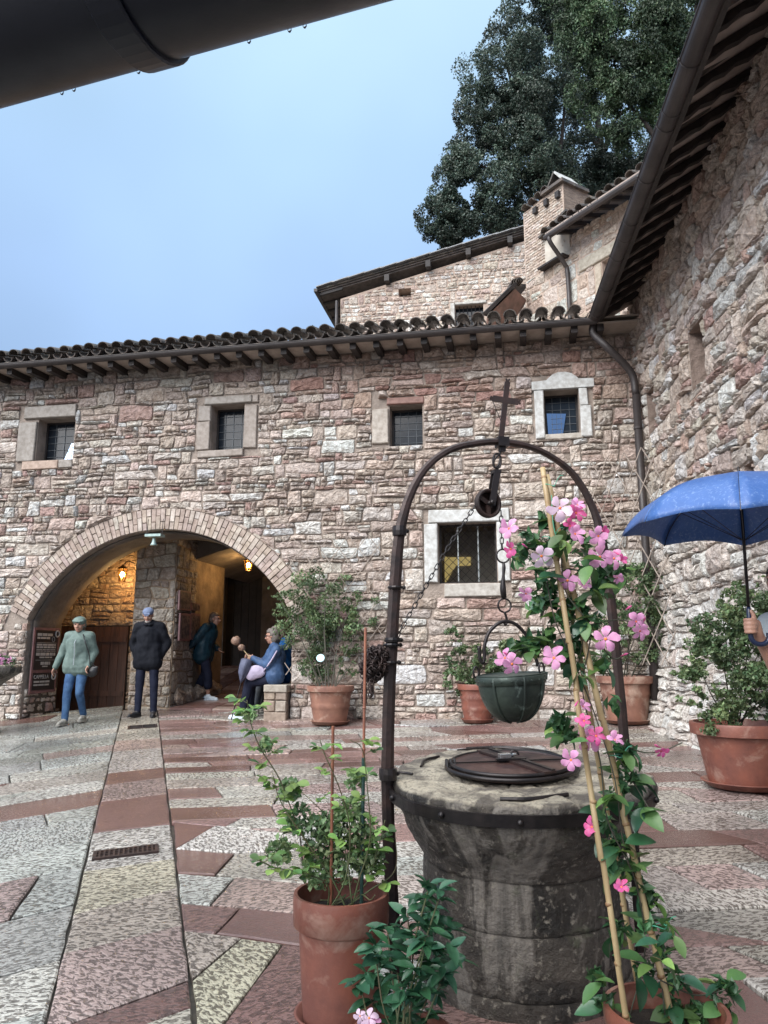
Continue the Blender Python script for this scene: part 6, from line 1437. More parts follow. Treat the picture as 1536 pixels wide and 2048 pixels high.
st2 = thing('plant_stake', 'long thin red-brown cane with green lower sleeve beside the left iron post', 'cane', sb)
s0_ = atY(731, 1255, 3.26); s1_ = Vector((sb.x + .08, 3.22, sb.z)); mm_ = s0_ + (s1_ - s0_) * .48
mb = MB(); mb.tube([s0_, mm_], .0058, 8); mb.obj('cane', M['redcane'], st2); mb = MB(); mb.tube([mm_, s1_], .0075, 8); mb.obj('sleeve', mat('dark_green_sleeve', (.02, .06, .05), rough=.4), st2)
for f in (.3, .45, .62, .8): c_ = s0_ + (s1_ - s0_) * f; mb = MB(); mb.lathe(c_, [(.0075, -.004), (.009, 0), (.0075, .004)], 8); mb.obj('node', M['redcane'], st2)
# ------------------------------------------------------------------ glossy shrub left of the well foot
shr = thing('glossy_shrub', 'dark glossy-leaved shrub leaning against the foot of the well', 'shrub', P7[1])
LG = [leafmesh('leaf', .092, .042, M['leaf_dark']), leafmesh('leaf', .07, .034, M['leaf_dark'], curl=.35), leafmesh('leaf', .066, .03, M['leaf_dark'], cup=.3)]
count[0] = 0
ros = [(858, 1775), (845, 1800), (880, 1790), (868, 1825), (840, 1835), (890, 1850), (815, 1825), (862, 1862), (825, 1870), (895, 1895), (850, 1895), (800, 1865), (775, 1855), (780, 1900), (815, 1915), (860, 1930), (890, 1940), (830, 1950), (795, 1945), (770, 1960), (810, 1985), (840, 1990), (860, 1985), (790, 2010), (820, 2025), (850, 2030), (750, 1900), (735, 1945), (745, 2000), (875, 1965), (905, 1915), (800, 2045), (720, 1965), (760, 1925)]
for i, (x, y) in enumerate(ros):
    c_ = atY(x, y, 2.78 + rg.uniform(-.12, .12)); b0_ = P7[1] + Vector((rg.uniform(-.05, .05), rg.uniform(-.05, .05), 0)); mid = (b0_ + c_) / 2 + Vector((rg.uniform(-.03, .03), rg.uniform(-.03, .03), -.03))
    if i % 2 == 0: mb = MB(); mb.tube(bez([b0_, mid, c_], 4), .0028, 5); mb.obj('stem', M['stem'], shr)
    for k in range(8):
        if count[0] > 285: break
        count[0] += 1; a = k * 2.4 + rg.random(); el = rg.uniform(-.35, .75); d_ = Vector((math.cos(a) * math.cos(el), math.sin(a) * math.cos(el), math.sin(el)))
        if d_.y > .5: d_.y *= -.5
        place_leaf(rg.choice(LG), shr, c_ + Vector((rg.uniform(-.008, .008), rg.uniform(-.008, .008), rg.uniform(-.02, .02))), d_, s=rg.uniform(.7, 1.1), rg=rg)
# ------------------------------------------------------------------ flowers
def petal_mesh(L_, W_, m, tw=.0, cu=.16):
    mb = MB(); ys = [.0, .2, .45, .7, .9, 1.0]; ws = [.16, .38, .74, 1.0, .8, .38]; vs = []
    for i, (y, w_) in enumerate(zip(ys, ws)):
        for x in (-1, -.35, .35, 1): vs.append((x * W_ / 2 * w_ + .16 * W_ * y * y + (.10 * W_ * y if x > 0 else 0), L_ * y * (1 - (.10 if x < -.5 else 0) * y), .12 * L_ * math.sin(y * 3) - cu * L_ * y * y + (tw + .05) * L_ * x * y + .05 * L_ * math.sin(x * 4 + y * 7) * y))
    fs = [(4 * i + k, 4 * i + k + 1, 4 * i + k + 5, 4 * i + k + 4) for i in range(5) for k in range(3)]
    mb.add(vs, fs); return mb.mesh('petal', m, sm=True, fix=False)
PM = {k: [petal_mesh(1.0, .76, M['petal_' + k], a, b) for a, b in ((.05, .12), (.14, .30), (-.02, .42), (.10, -.05))] for k in 'lwh'}
mb = MB(); mb.lathe((0, 0, 0), [(.05, -.30), (.09, -.18), (.14, -.05), (.20, .03)], 10); TH_ = {k: None for k in 'lwh'}
for k in 'lwh': TH_[k] = mb.mesh('tube', M['petal_' + k], sm=True)
mb = MB(); mb.ball((0, 0, .03), (.12, .12, .04), 10, 6); EYE = mb.mesh('eye', M['throat'], sm=True)
mb = MB(); mb.tube([(0, 0, -.9), (0, 0, -.5), (0, 0, -.2), (0, 0, .1)], [.03, .08, .13, .03], 8); BUD = mb.mesh('bud', M['petal_h'], sm=True)
def flower(parent, c_, R_, k, facing, r_=rg, open_=1.0):
    n_ = Vector(facing).normalized(); x = n_.orthogonal().normalized(); y = n_.cross(x); a0_ = r_.uniform(0, 6.28)
    # flower part: its tube, with petals and eye as sub-parts
    f = inst('flower', TH_[k], basis(x, y, n_, c_, R_), parent)
    for i in range(5):
        a = a0_ + 2 * math.pi * i / 5 + r_.uniform(-.08, .08); rd = x * math.cos(a) + y * math.sin(a); rd2 = (rd * open_ + n_ * (1.05 - open_)).normalized(); tg = rd2.cross(n_).normalized(); zz = tg.cross(rd2)
        if zz.dot(n_) < 0: tg = -tg; zz = -zz
        inst('petal', r_.choice(PM[k]), basis(tg, rd2, zz, c_ + rd * R_ * .08, R_ * r_.uniform(.86, 1.1)), f)
    inst('eye', EYE, basis(x, y, n_, c_, R_), f); return f
man = thing('climbing_plant', 'climbing plant with pink trumpet flowers on bamboo canes before the well', 'climbing plant', P6[1])
MY = 2.64
def mp_(x, y, dy=0): return atY(x, y, MY + dy)
toC = lambda p: (CAM - p).normalized()
for x, y, r_p, k, fx, fz, op in ((1120, 1016, 23, 'w', -.1, .25, 1), (1152, 1026, 18, 'h', .8, .2, .8), (1155, 1010, 14, 'l', .5, .8, .8), (1018, 1057, 19, 'l', -.7, .3, .8), (1022, 1098, 17, 'h', -.8, -.2, .75), (1083, 1112, 21, 'w', -.1, .0, 1), (1150, 1068, 19, 'l', .3, .5, .7), (1140, 1052, 15, 'h', .7, .6, .7),
        (1197, 1072, 18, 'l', -.4, -.5, .8), (1205, 1062, 13, 'h', .9, .1, .6), (1200, 1114, 22, 'l', -.05, .05, 1), (1228, 1117, 19, 'l', .35, .2, .9), (1243, 1120, 10, 'h', .9, 0, .6), (1135, 1161, 21, 'l', -.15, .1, 1), (1168, 1170, 15, 'l', .6, .5, .7), (1052, 1187, 15, 'l', -.3, -.6, .7), (1234, 1155, 12, 'l', .6, -.5, .7),
        (1272, 1243, 17, 'l', .5, -.2, .8), (1280, 1262, 16, 'l', .7, -.5, .7), (1211, 1278, 24, 'l', .05, .0, 1), (1108, 1316, 22, 'l', -.05, .35, .95), (1024, 1328, 20, 'l', .2, -.3, 1), (1010, 1316, 18, 'l', -.5, .1, .9), (1180, 1480, 22, 'l', -.2, -.2, 1), (1192, 1472, 16, 'h', .2, .2, .9), (1168, 1442, 14, 'h', -.4, .5, .7), (1142, 1520, 18, 'l', -.5, .1, .9),
        (1184, 1654, 17, 'h', -.9, .1, .75), (1322, 1502, 12, 'h', .6, -.5, .7), (1166, 1413, 13, 'l', .5, .6, .6), (1243, 1774, 13, 'h', -.3, .4, .8), (1230, 1480, 14, 'l', .3, .5, .7)):
    c_ = mp_(x, y, rg.uniform(-.12, -.02)); f_ = toC(c_) + Vector((fx, 0, fz)) * 1.1; flower(man, c_, r_p / 1500 * MY * 1.04, k, f_ + Vector((rg.uniform(-.35, .35), 0, rg.uniform(-.3, .4))), open_=op * rg.uniform(.86, 1))
for x, y, x2, y2 in ((1008, 1305, 1030, 1318), (1255, 1307, 1240, 1313), (1262, 1212, 1248, 1222), (1150, 1412, 1160, 1395), (1310, 1490, 1330, 1500), (1045, 1088, 1060, 1100), (1240, 1110, 1225, 1102), (1290, 1235, 1283, 1255)):
    a, b = mp_(x, y, -.08), mp_(x2, y2, -.06); d_ = (a - b).normalized(); xx = d_.orthogonal().normalized(); inst('bud', BUD, basis(xx, d_.cross(xx), d_, a, .030), man)
LM = [leafmesh('leaf', .080, .044, M['leaf_mid']), leafmesh('leaf', .084, .048, M['leaf_dark'], curl=.35), leafmesh('leaf', .070, .036, M['leaf_light'], cup=.3), leafmesh('leaf', .086, .050, M['leaf_mid'], curl=.3)]
count[0] = 0
clus = [(1060, 1085, 7), (1040, 1110, 4), (1095, 1095, 6), (1120, 1070, 6), (1160, 1085, 7), (1085, 1150, 7), (1100, 1190, 8), (1075, 1205, 6), (1120, 1240, 7), (1150, 1205, 8), (1180, 1240, 7), (1090, 1275, 5), (1060, 1290, 8), (1040, 1298, 6), (1145, 1300, 7), (1155, 1345, 5), (1120, 1445, 8), (1135, 1470, 6), (1190, 1180, 6), (1215, 1150, 7), (1170, 1130, 5), (1235, 1145, 5), (1160, 1270, 7), (1200, 1330, 4), (1100, 1040, 5),
        (1250, 1500, 8), (1265, 1545, 7), (1240, 1560, 5), (1225, 1590, 6), (1200, 1640, 7), (1215, 1665, 5), (1240, 1690, 7), (1230, 1730, 5), (1260, 1740, 6), (1280, 1620, 5), (1240, 1860, 7), (1290, 1850, 6), (1320, 1900, 6), (1300, 1800, 5), (1350, 1960, 7), (1450, 1975, 7), (1440, 2010, 5), (1390, 2030, 7), (1210, 2000, 5), (1195, 1955, 3), (1330, 1850, 5), (1340, 2010, 6), (1290, 1940, 5), (1230, 1410, 4), (1280, 1780, 5)]
for x, y, k in clus:
    c_ = mp_(x, y, rg.uniform(-.08, .10))
    for i in range(k):
        if count[0] >= 292: break
        count[0] += 1; a = i * 2.4 + rg.random() * 2; el = rg.uniform(-.9, .5); d_ = Vector((math.cos(a) * math.cos(el), math.sin(a) * math.cos(el), math.sin(el)))
        place_leaf(rg.choice(LM), man, c_ + Vector((rg.uniform(-.02, .02), rg.uniform(-.03, .03), rg.uniform(-.025, .025))), d_, s=rg.uniform(.75, 1.2), rg=rg)
cs = []
for x, y, k in clus: c_ = mp_(x, y, .03); q = (24 if y < 1350 else 20) / 1500 * MY; cs.append((c_.x, c_.y, c_.z, q, q * .9, q, k))
cloud('small_leaves', man, mat('mandevilla_leaves', (.06, .15, .06), (.035, .09, .04), rough=.4, sc=9, bump=0, tint=True, trans=.2), cs, 900, .046, 61, asp=.5, tr=(.6, 1.5))
for pxs in ([(1260, 2030), (1290, 1900), (1270, 1760), (1215, 1640), (1200, 1520), (1165, 1380), (1180, 1260), (1130, 1180), (1120, 1080), (1100, 1010)], [(1330, 2030), (1310, 1870), (1250, 1700), (1230, 1560), (1190, 1430), (1150, 1330), (1110, 1240), (1090, 1140)], [(1180, 1250), (1230, 1240), (1275, 1245)], [(1120, 1290), (1060, 1290), (1020, 1310)], [(1110, 1120), (1070, 1090), (1030, 1090)],
            [(1240, 1490), (1290, 1505), (1330, 1500), (1365, 1485)], [(1160, 1050), (1195, 1055), (1215, 1085)], [(1320, 1960), (1390, 1990), (1450, 1980)], [(1095, 1080), (1060, 1065), (1025, 1058)], [(1170, 1260), (1150, 1380), (1165, 1470)], [(1240, 1520), (1270, 1570), (1300, 1620)], [(1200, 1290), (1230, 1318), (1262, 1300)]):
    pts = [mp_(x, y, .03 * math.sin(i * 1.7)) for i, (x, y) in enumerate(pxs)]; mb = MB(); mb.tube(bez(pts, 6), .0024, 5); mb.obj('stem', M['stemdark'], man, sm=True)
# bamboo canes
def cane(label, a, b, r, seed):
    t = thing('bamboo_cane', label, 'bamboo cane', a); a, b = Vector(a), Vector(b); L_ = (b - a).length; d_ = (b - a).normalized(); r_ = random.Random(seed); pts, rr = [], []; s_ = 0; nodes = []
    while s_ < L_:
        st_ = r_.uniform(.13, .19); bend = Vector((r_.uniform(-.003, .003), r_.uniform(-.003, .003), 0))
        pts += [a + d_ * s_ + bend, a + d_ * min(L_, s_ + st_ * .96) + bend]; rr += [r, r * .97]; nodes.append(min(L_, s_ + st_)); s_ += st_
    mb = MB(); mb.tube(pts, rr, 12); mb.obj('culm', M['bamboo'], t, sm=True)
    nm_ = bpy.data.materials.get('cane_node') or mat('cane_node', (.20, .11, .05), (.34, .22, .11), rough=.5, bump=0)
    for s_ in nodes[:-1]: mb = MB(); mb.lathe(a + d_ * s_, [(r * .99, -.006), (r * 1.12, -.002), (r * 1.15, .001), (r * .99, .006)], 12, axis=d_); mb.obj('node', nm_, t, sm=True)
    return t
pz = P6[1]
cane('bamboo cane on the left, from the pot up past the lowest pink flower', Vector((mp_(1262, 2046, -.09).x, MY - .09, mp_(1262, 2046, -.09).z - .12)), mp_(1085, 935, .0), .0098, 1)
cane('thickest bamboo cane, middle of the group, with green ties', Vector((mp_(1345, 1985, .02).x, MY + .02, mp_(1345, 2010, .02).z - .1)), mp_(1092, 950, .012), .0112, 2)
cane('bamboo cane at the back of the group, seen against the well lid', Vector((mp_(1262, 1700, .22).x, MY + .22, pz.z)), mp_(1102, 985, .04), .0092, 3)
for x, y in ((1097, 972), (1096, 1076), (1232, 1512), (1318, 1852)):
    c_ = mp_(x, y, 0); tt = thing('green_tie', {972: 'green plastic tie near the top of the bamboo canes', 1076: 'green plastic tie below the white-pink flower cluster', 1512: 'green plastic tie on the middle bamboo cane beside the well lid', 1852: 'green plastic tie low on the middle bamboo cane'}[y], 'tie', c_)
    mb = MB(); mb.tube([c_ + Vector((.022 * math.cos(t), .02 * math.sin(t), .004 * math.sin(2 * t))) for t in [2 * math.pi * k / 16 for k in range(16)]], .0014, 5, closed=True); mb.tube(bez([c_ + Vector((.02, -.005, 0)), c_ + Vector((.035, -.02, .03)), c_ + Vector((.05, -.02, .035))], 4), .0012, 5); mb.obj('band', M['tie'], tt)
mb = MB(); mb.tube(bez([mp_(1115, 1085, -.03), mp_(1106, 1045, -.02), mp_(1103, 990, -.02)], 5), .0015, 5); tt = thing('green_tie', 'thin green string running up beside the cane tips', 'string', mp_(1110, 1040)); mb.obj('string', M['tie'], tt)
# small white-pink flower at the very bottom, by the tall pot
sf = thing('small_flower', 'tiny white and pink flower cluster at the bottom edge by the tall pot', 'flower', atY(738, 2040, 2.62))
for x, y, k, r_p in ((738, 2036, 'w', 15), (720, 2032, 'w', 10), (745, 2046, 'l', 14)): flower(sf, atY(x, y, 2.62), r_p / 1500 * 2.7, k, toC(atY(x, y, 2.62)) + Vector((rg.uniform(-.3, .3), 0, .2)))
mb = MB(); mb.tube([atY(738, 2040, 2.63), P7[1] + Vector((-.05, 0, 0))], .002, 5); mb.obj('stem', M['stem'], sf)

# ------------------------------------------------------------------ trees on the slope above
def tree(name, label, blobs, Y, m, n, size, seed, trunk, limbs, grain, tr, drop=0, sub=16, flatz=.8):
    r_ = random.Random(seed); b = atY(*trunk[0], Y); t = thing(name, label, 'tree', (b.x, b.y, b.z))
    cs = []
    for x, y, rp, *dy in blobs:
        Yb = Y + (dy[0] if dy else 0); c_ = atY(x, y, Yb); R_ = rp / 1500 * Yb
        for k in range(sub):
            d_ = Vector((r_.gauss(0, 1), r_.gauss(0, 1), r_.gauss(0, 1))).normalized() * R_ * r_.uniform(.15, 1.0); q = R_ * r_.uniform(.22, .62)
            cs.append((c_.x + d_.x, c_.y + d_.y * 1.0, c_.z + d_.z, q, q, q * flatz, q * q))
    cloud('crown', t, M[m], cs, n, size, seed, grain=grain, tr=tr, drop=drop, shell=.4)
    tp = [atY(x, y, Y + .3) for x, y in trunk]; mb = MB(); cv = bez(tp, 5); mb.tube(cv, [.34 * (1 - .7 * i / len(cv)) for i in range(len(cv))], 9); mb.obj('trunk', M['bark'], t, sm=True)
    for lb in limbs: lpnt = [atY(x, y, Y + .1 - .1 * i) for i, (x, y) in enumerate(lb)]; mb = MB(); cv = bez(lpnt, 5); mb.tube(cv, [.13 * (1 - .75 * i / len(cv)) for i in range(len(cv))], 7); mb.obj('limb', M['bark'], t, sm=True)
    return t
tree('holm_oak', 'big dark holm oak at the left of the trees above the roofs', [(870, 455, 45), (880, 395, 45), (925, 430, 60), (920, 340, 75), (960, 270, 75), (990, 380, 85), (1000, 200, 90), (1040, 290, 100), (1030, 110, 80), (1070, 190, 100), (1080, 30, 90), (1060, 420, 70), (1120, 350, 80), (1090, -60, 90), (960, 445, 55), (905, 480, 38), (1015, 450, 50)], 27, 'oak', 330000, .10, 21, [(1120, 760), (1110, 560), (1080, 330), (1070, 120)],
     [[(1100, 480), (1050, 380), (960, 330)], [(1090, 420), (1000, 420), (900, 430)], [(1080, 320), (1040, 220), (1010, 120)], [(1090, 400), (1120, 300), (1130, 200)]], 1.9, (.45, 1.6))
tree('holm_oak', 'dark oak in the middle of the slope behind the brick chimney', [(1150, 290, 80), (1190, 380, 70), (1240, 350, 80), (1170, 180, 80), (1290, 330, 60), (1160, 60, 90), (1250, 420, 50), (1330, 280, 60)], 30, 'oak', 150000, .11, 22, [(1200, 760), (1200, 560), (1210, 380), (1190, 200)],
     [[(1205, 330), (1240, 350), (1290, 362), (1330, 345)], [(1205, 400), (1250, 340), (1262, 300)], [(1210, 300), (1230, 240), (1280, 200)], [(1200, 300), (1170, 240), (1150, 160)]], 1.3, (.4, 1.2))
tree('cypress', 'feathery greener cypress crown hanging in front at the upper right', [(1150, 40, 60), (1165, 110, 60), (1190, 170, 55), (1220, 60, 90), (1240, 150, 80), (1235, 225, 55), (1290, 90, 100), (1290, 210, 65), (1255, 280, 35), (1350, 130, 90), (1340, 220, 45), (1330, 20, 110), (1200, -50, 110), (1420, 60, 90), (1450, 160, 60), (1400, 0, 80)], 22, 'cypress', 240000, .095, 23, [(1380, 760), (1370, 500), (1340, 250), (1300, 20)],
     [[(1350, 330), (1300, 260), (1250, 200)], [(1340, 240), (1270, 140), (1200, 90)], [(1330, 150), (1380, 60), (1400, -20)]], 1.7, (.5, 1.7), drop=1.0, flatz=1.5)
# weeds on the roof edge beside the gable building
wd = thing('roof_weed', 'thin weed growing out of the roof tiles left of the gable building', 'weed', atY(628, 672, 13))
cs = []
for x, y in ((612, 668), (625, 660), (636, 664), (645, 668)): c_ = atY(x, y, 13); cs.append((c_.x, c_.y, c_.z, .07, .07, .10, 1)); mb = MB(); mb.tube([atY(630, 684, 13), c_], .004, 4); mb.obj('stem', M['stem'], wd)
cloud('foliage', wd, M['leaf_far'], cs, 160, .035, 31)
# ------------------------------------------------------------------ people
tx = bpy.data.textures.new('cloth_folds', 'CLOUDS'); tx.noise_scale = .11; tx.noise_depth = 2
def cloth(name, c1, c2=None, rough=.75, sc=9, **k): return mat(name, c1, c2, rough=rough, sc=sc, bump=.5, bsc=22, bdist=.015, coord='obj', spec=.18, **k)
CL = {'sage': cloth('sage_green_jacket', (.15, .20, .18), (.10, .14, .128), rough=.6), 'jeans': cloth('blue_jeans', (.07, .14, .26), (.035, .075, .165)), 'black': cloth('black_jacket', (.006, .007, .011), (.010, .011, .016), rough=.8),
      'navy': cloth('navy_trousers', (.015, .018, .036), (.01, .012, .026)), 'teal': cloth('dark_teal_raincoat', (.014, .045, .065), (.01, .028, .042), rough=.4), 'blue': cloth('dusty_blue_raincoat', (.055, .10, .20), (.03, .058, .12), rough=.45),
      'bright': cloth('bright_blue_jacket', (.012, .09, .27), (.01, .06, .18), rough=.5), 'cap': cloth('blue_grey_cap', (.17, .21, .32), (.13, .16, .25)), 'greyhair': mat('grey_curly_hair', (.20, .17, .15), (.07, .058, .052), rough=.6, sc=60, bump=1, bsc=90, bdist=.01, coord='obj'),
      'brownhair': mat('brown_hair', (.12, .075, .05), (.05, .032, .024), rough=.5, sc=50, bump=.8, bsc=80, bdist=.01, coord='obj'), 'darkhair': mat('dark_hair', (.015, .011, .01), (.03, .022, .018), rough=.45, sc=60, bump=.8, bsc=90, bdist=.01, coord='obj'),
      'shoe_d': mat('dark_shoe', (.012, .012, .014), (.03, .03, .035), rough=.45, bump=0), 'shoe_w': mat('white_sneaker', (.70, .76, .80), (.5, .58, .64), rough=.5, sc=20, bump=.1), 'shoe_g': mat('worn_grey_sneaker', (.42, .40, .35), (.2, .18, .16), rough=.6, sc=24, bump=.1),
      'eye': mat('eye_dark', (.02, .015, .012), rough=.2, bump=0), 'lip': mat('lips', (.36, .13, .11), rough=.5, bump=0), 'bag': cloth('lavender_bag', (.46, .40, .52), (.38, .33, .44)), 'bagd': mat('black_bag', (.012, .011, .013), (.03, .03, .03), rough=.4, bump=.2),
      'tee': cloth('pale_grey_shirt', (.30, .33, .35), (.33, .37, .39)), 'shorts': cloth('dark_shorts', (.03, .035, .045), (.05, .055, .06)), 'umb': mat('blue_umbrella_fabric', (.065, .15, .40), (.05, .125, .35), rough=.34, sc=12, bump=.5, bsc=120, bdist=.003, c3=(.17, .27, .50), sc3=60, lo3=.54, hi3=.70, trans=.22), 'greyumb': cloth('folded_grey_umbrella', (.11, .12, .18), (.06, .065, .10), rough=.5)}
def soft(mb, name, m, parent, vox=.012, it=4, fold=0.0, sm=True):
    o = mb.obj(name, m, parent, sm=False)
    r_ = o.modifiers.new('skin', 'REMESH'); r_.mode = 'VOXEL'; r_.voxel_size = vox; r_.use_smooth_shade = True
    if fold: d_ = o.modifiers.new('folds', 'DISPLACE'); d_.texture = tx; d_.strength = fold; d_.mid_level = .5; d_.texture_coords = 'LOCAL'
    s_ = o.modifiers.new('smooth', 'SMOOTH'); s_.iterations = it; s_.factor = .5
    return o
def V(*a): return Vector(a)
def rot(p, c, rz): s_, c_ = math.sin(rz), math.cos(rz); q = Vector(p); return Vector((c_ * q.x - s_ * q.y + c[0], s_ * q.x + c_ * q.y + c[1], q.z + c[2]))
def hand(mb, wrist, dirv, palmn, s=1.0, curl=.5, r=.0085, left=False):
    """palm and five bent fingers; palmn = way the palm faces"""
    d = Vector(dirv).normalized(); pn = Vector(palmn); pn = (pn - d * pn.dot(d)).normalized(); sd_ = d.cross(pn) * (1 if left else -1)
    w_ = Vector(wrist)
    for k in range(4): o_ = sd_ * (.027 - .018 * k) * s; mb.caps(w_ + d * .01 * s + o_ * .6, w_ + d * .085 * s + o_, .016 * s, .0115 * s, 8)
    for k, ln in enumerate((.070, .080, .075, .058)):
        p = w_ + d * .085 * s + sd_ * (.027 - .018 * k) * s; a = curl * .5
        for j, q in enumerate((.45, .32, .25)):
            a += curl * (.35 if j == 0 else .9); dd = d * math.cos(a) + pn * math.sin(a); p2 = p + dd * ln * q * s; mb.caps(p, p2, r * s * (1 - .08 * j), r * s * (.94 - .08 * j), 7); p = p2
    p = w_ + d * .025 * s + sd_ * .028 * s; dd = (d * .6 + sd_ * .7 + pn * .45 * (1 + curl)).normalized(); p2 = p + dd * .038 * s; mb.caps(p, p2, r * 1.25 * s, r * 1.1 * s, 7)
    dd = (d * .9 + sd_ * .1 + pn * .5 * (1 + curl)).normalized(); mb.caps(p2, p2 + dd * .032 * s, r * 1.1 * s, r * .9 * s, 7)
def head(mb, H, f, up=(0, 0, 1), s=1.0):
    """head centre H, facing f"""
    f = Vector(f).normalized(); u_ = Vector(up); u_ = (u_ - f * u_.dot(f)).normalized(); x = f.cross(u_); R_ = Matrix((x, f, u_)).transposed(); P_ = lambda a, b, c: Vector(H) + (x * a + f * b + u_ * c) * s
    mb.ball(P_(0, -.012, .03), (.074 * s, .092 * s, .088 * s), 18, 12, R_); mb.ball(P_(0, .018, -.03), (.060 * s, .070 * s, .082 * s), 16, 10, R_); mb.ball(P_(0, .05, -.088), (.030 * s, .026 * s, .022 * s), 10, 6, R_)
    mb.caps(P_(0, .086, .012), P_(0, .105, -.022), .009 * s, .0135 * s, 8); mb.ball(P_(.012, .094, -.026), .008 * s, 8, 6); mb.ball(P_(-.012, .094, -.026), .008 * s, 8, 6)
    for q in (-1, 1): mb.ball(P_(.078 * q, -.01, -.002), (.010 * s, .02 * s, .032 * s), 8, 6, R_); mb.caps(P_(.016 * q, .083, .034), P_(.048 * q, .072, .034), .009 * s, .008 * s, 8); mb.ball(P_(.040 * q, .058, -.022), (.022 * s, .02 * s, .022 * s), 8, 6, R_)
    return P_, R_
def face(P_, R_, parent, s=1.0):
    for q in (-1, 1): mb = MB(); mb.ball(P_(.030 * q, .079, .012), (.012 * s, .007 * s, .006 * s), 8, 6, R_); mb.obj('eye', CL['eye'], parent, sm=True)
    mb = MB(); mb.ball(P_(0, .087, -.058), (.022 * s, .007 * s, .006 * s), 10, 6, R_); mb.obj('mouth', CL['lip'], parent, sm=True)
def shoe(parent, ankle, f, m, s=1.0):
    f = Vector(f).normalized(); x = f.cross(V(0, 0, 1)).normalized(); a = Vector(ankle); g_ = a.z - .085 * s; mb = MB(); b = V(a.x, a.y, g_)
    mb.caps(b + f * -.03 * s + V(0, 0, .045 * s), b + f * .13 * s + V(0, 0, .036 * s), .042 * s, .036 * s, 10); mb.caps(b + f * .02 * s + V(0, 0, .06 * s), a, .045 * s, .042 * s, 10); mb.caps(b + f * .10 * s + x * .008 + V(0, 0, .03 * s), b + f * .18 * s + V(0, 0, .028 * s), .035 * s, .027 * s, 10)
    o = soft(mb, 'shoe', m, parent, .010, 3)
    mb = MB(); pts = [(.0, -.075), (.035, -.06), (.043, 0), (.05, .12), (.03, .20), (0, .215), (-.03, .20), (-.05, .12), (-.043, 0), (-.035, -.06)]
    mb.poly([b + x * p_[0] * s + f * p_[1] * s + V(0, 0, .001) for p_ in pts], (0, 0, .018 * s)); mb.obj('sole', m, o)
def person(label, J, jacket, trousers, shoes, footdir, group=None, facedir=(0, 1, 0), hems=.0, jr=1.0, tr=1.0, calf_bare=False, jlen=None, curl=.5, palms=((1, 0, 0), (-1, 0, 0)), skirt=.17, headup=(0, 0, 1), fold=.03, bodyvox=.009):
    """J: world-space joints"""
    t = thing('person', label, 'person', J['root'], 0, group); g_ = J; mb = MB()
    P_, R_ = head(mb, g_['head'], facedir, headup)
    mb.caps(g_['neck'] - V(0, 0, .03), g_['head'] + (g_['neck'] - g_['head']) * .35, .052, .05, 12)
    mb.caps(g_['chest'], g_['neck'] - V(0, 0, .07), .10, .06, 12); mb.caps(g_['waist'], g_['chest'], .11, .12, 12); mb.caps(g_['pelvis'], g_['waist'], .115, .11, 12)
    for k, sd_ in enumerate('LR'):
        mb.caps(g_['chest'] + (g_['sh' + sd_] - g_['chest']) * .4, g_['sh' + sd_], .06, .05, 10); mb.caps(g_['sh' + sd_], g_['el' + sd_], .045, .036, 10); mb.caps(g_['el' + sd_], g_['wr' + sd_], .036, .025, 10)
        mb.caps(g_['pelvis'], g_['hip' + sd_], .10, .085, 10); mb.caps(g_['hip' + sd_], g_['kn' + sd_], .078, .052, 12); mb.caps(g_['kn' + sd_], g_['an' + sd_], .052, .034, 12); mb.caps(g_['an' + sd_], g_['an' + sd_] - V(0, 0, .03), .034, .034, 8)
        hd = g_['wr' + sd_] - g_['el' + sd_]
        if 'hd' + sd_ in g_: hd = g_['hd' + sd_]
        hand(mb, g_['wr' + sd_], hd, palms[k], curl=curl, left=(sd_ == 'L'))
    body = soft(mb, 'body', M['skin'], t, bodyvox, 3); face(P_, R_, body)
    mb = MB()
    n0 = g_['neck'] - V(0, 0, .035)
    mb.caps(g_['chest'], n0, .155 * jr, .085 * jr, 14); mb.caps(g_['waist'], g_['chest'], .15 * jr, .158 * jr, 14)
    acr = (g_['shL'] - g_['shR']) * .5; 
    for q in (-.45, .45): mb.caps(g_['chest'] + acr * q, g_['waist'] + acr * q * .8, .115 * jr, .125 * jr, 12)
    low = jlen if jlen is not None else g_['pelvis'] - V(0, 0, .06)
    for q in (-.55, 0, .55): mb.caps(g_['waist'] + acr * q * .8, low + acr * q, .13 * jr, skirt * .82, 12)
    for sd_ in 'LR': mb.caps(n0, g_['sh' + sd_], .075, .082 * jr, 12); mb.caps(g_['sh' + sd_], g_['el' + sd_], .080 * jr, .066 * jr, 12); mb.caps(g_['el' + sd_], g_['wr' + sd_], .066 * jr, .05 * jr, 12)
    mb.caps(n0 + V(0, 0, .0), n0 + V(0, 0, .035), .078, .07, 12)
    jk = soft(mb, 'jacket', CL[jacket], t, .014, 3, fold * .9)
    mb = MB()
    mb.caps(g_['pelvis'] + V(0, 0, .03), (g_['hipL'] + g_['hipR']) / 2, .125 * tr, .12 * tr, 12)
    for sd_ in 'LR':
        lo_ = g_['an' + sd_] if not calf_bare else g_['kn' + sd_] + (g_['an' + sd_] - g_['kn' + sd_]) * .55
        mb.caps(g_['hip' + sd_], g_['kn' + sd_], .100 * tr, .074 * tr, 12); mb.caps(g_['kn' + sd_], lo_, .074 * tr, (.058 if not calf_bare else .075) * tr, 12)
    soft(mb, 'trousers', CL[trousers], t, .013, 3, .018)
    for k, sd_ in enumerate('LR'): shoe(t, g_['an' + sd_], footdir[k], CL[shoes])
    return t, P_, R_, jk, body
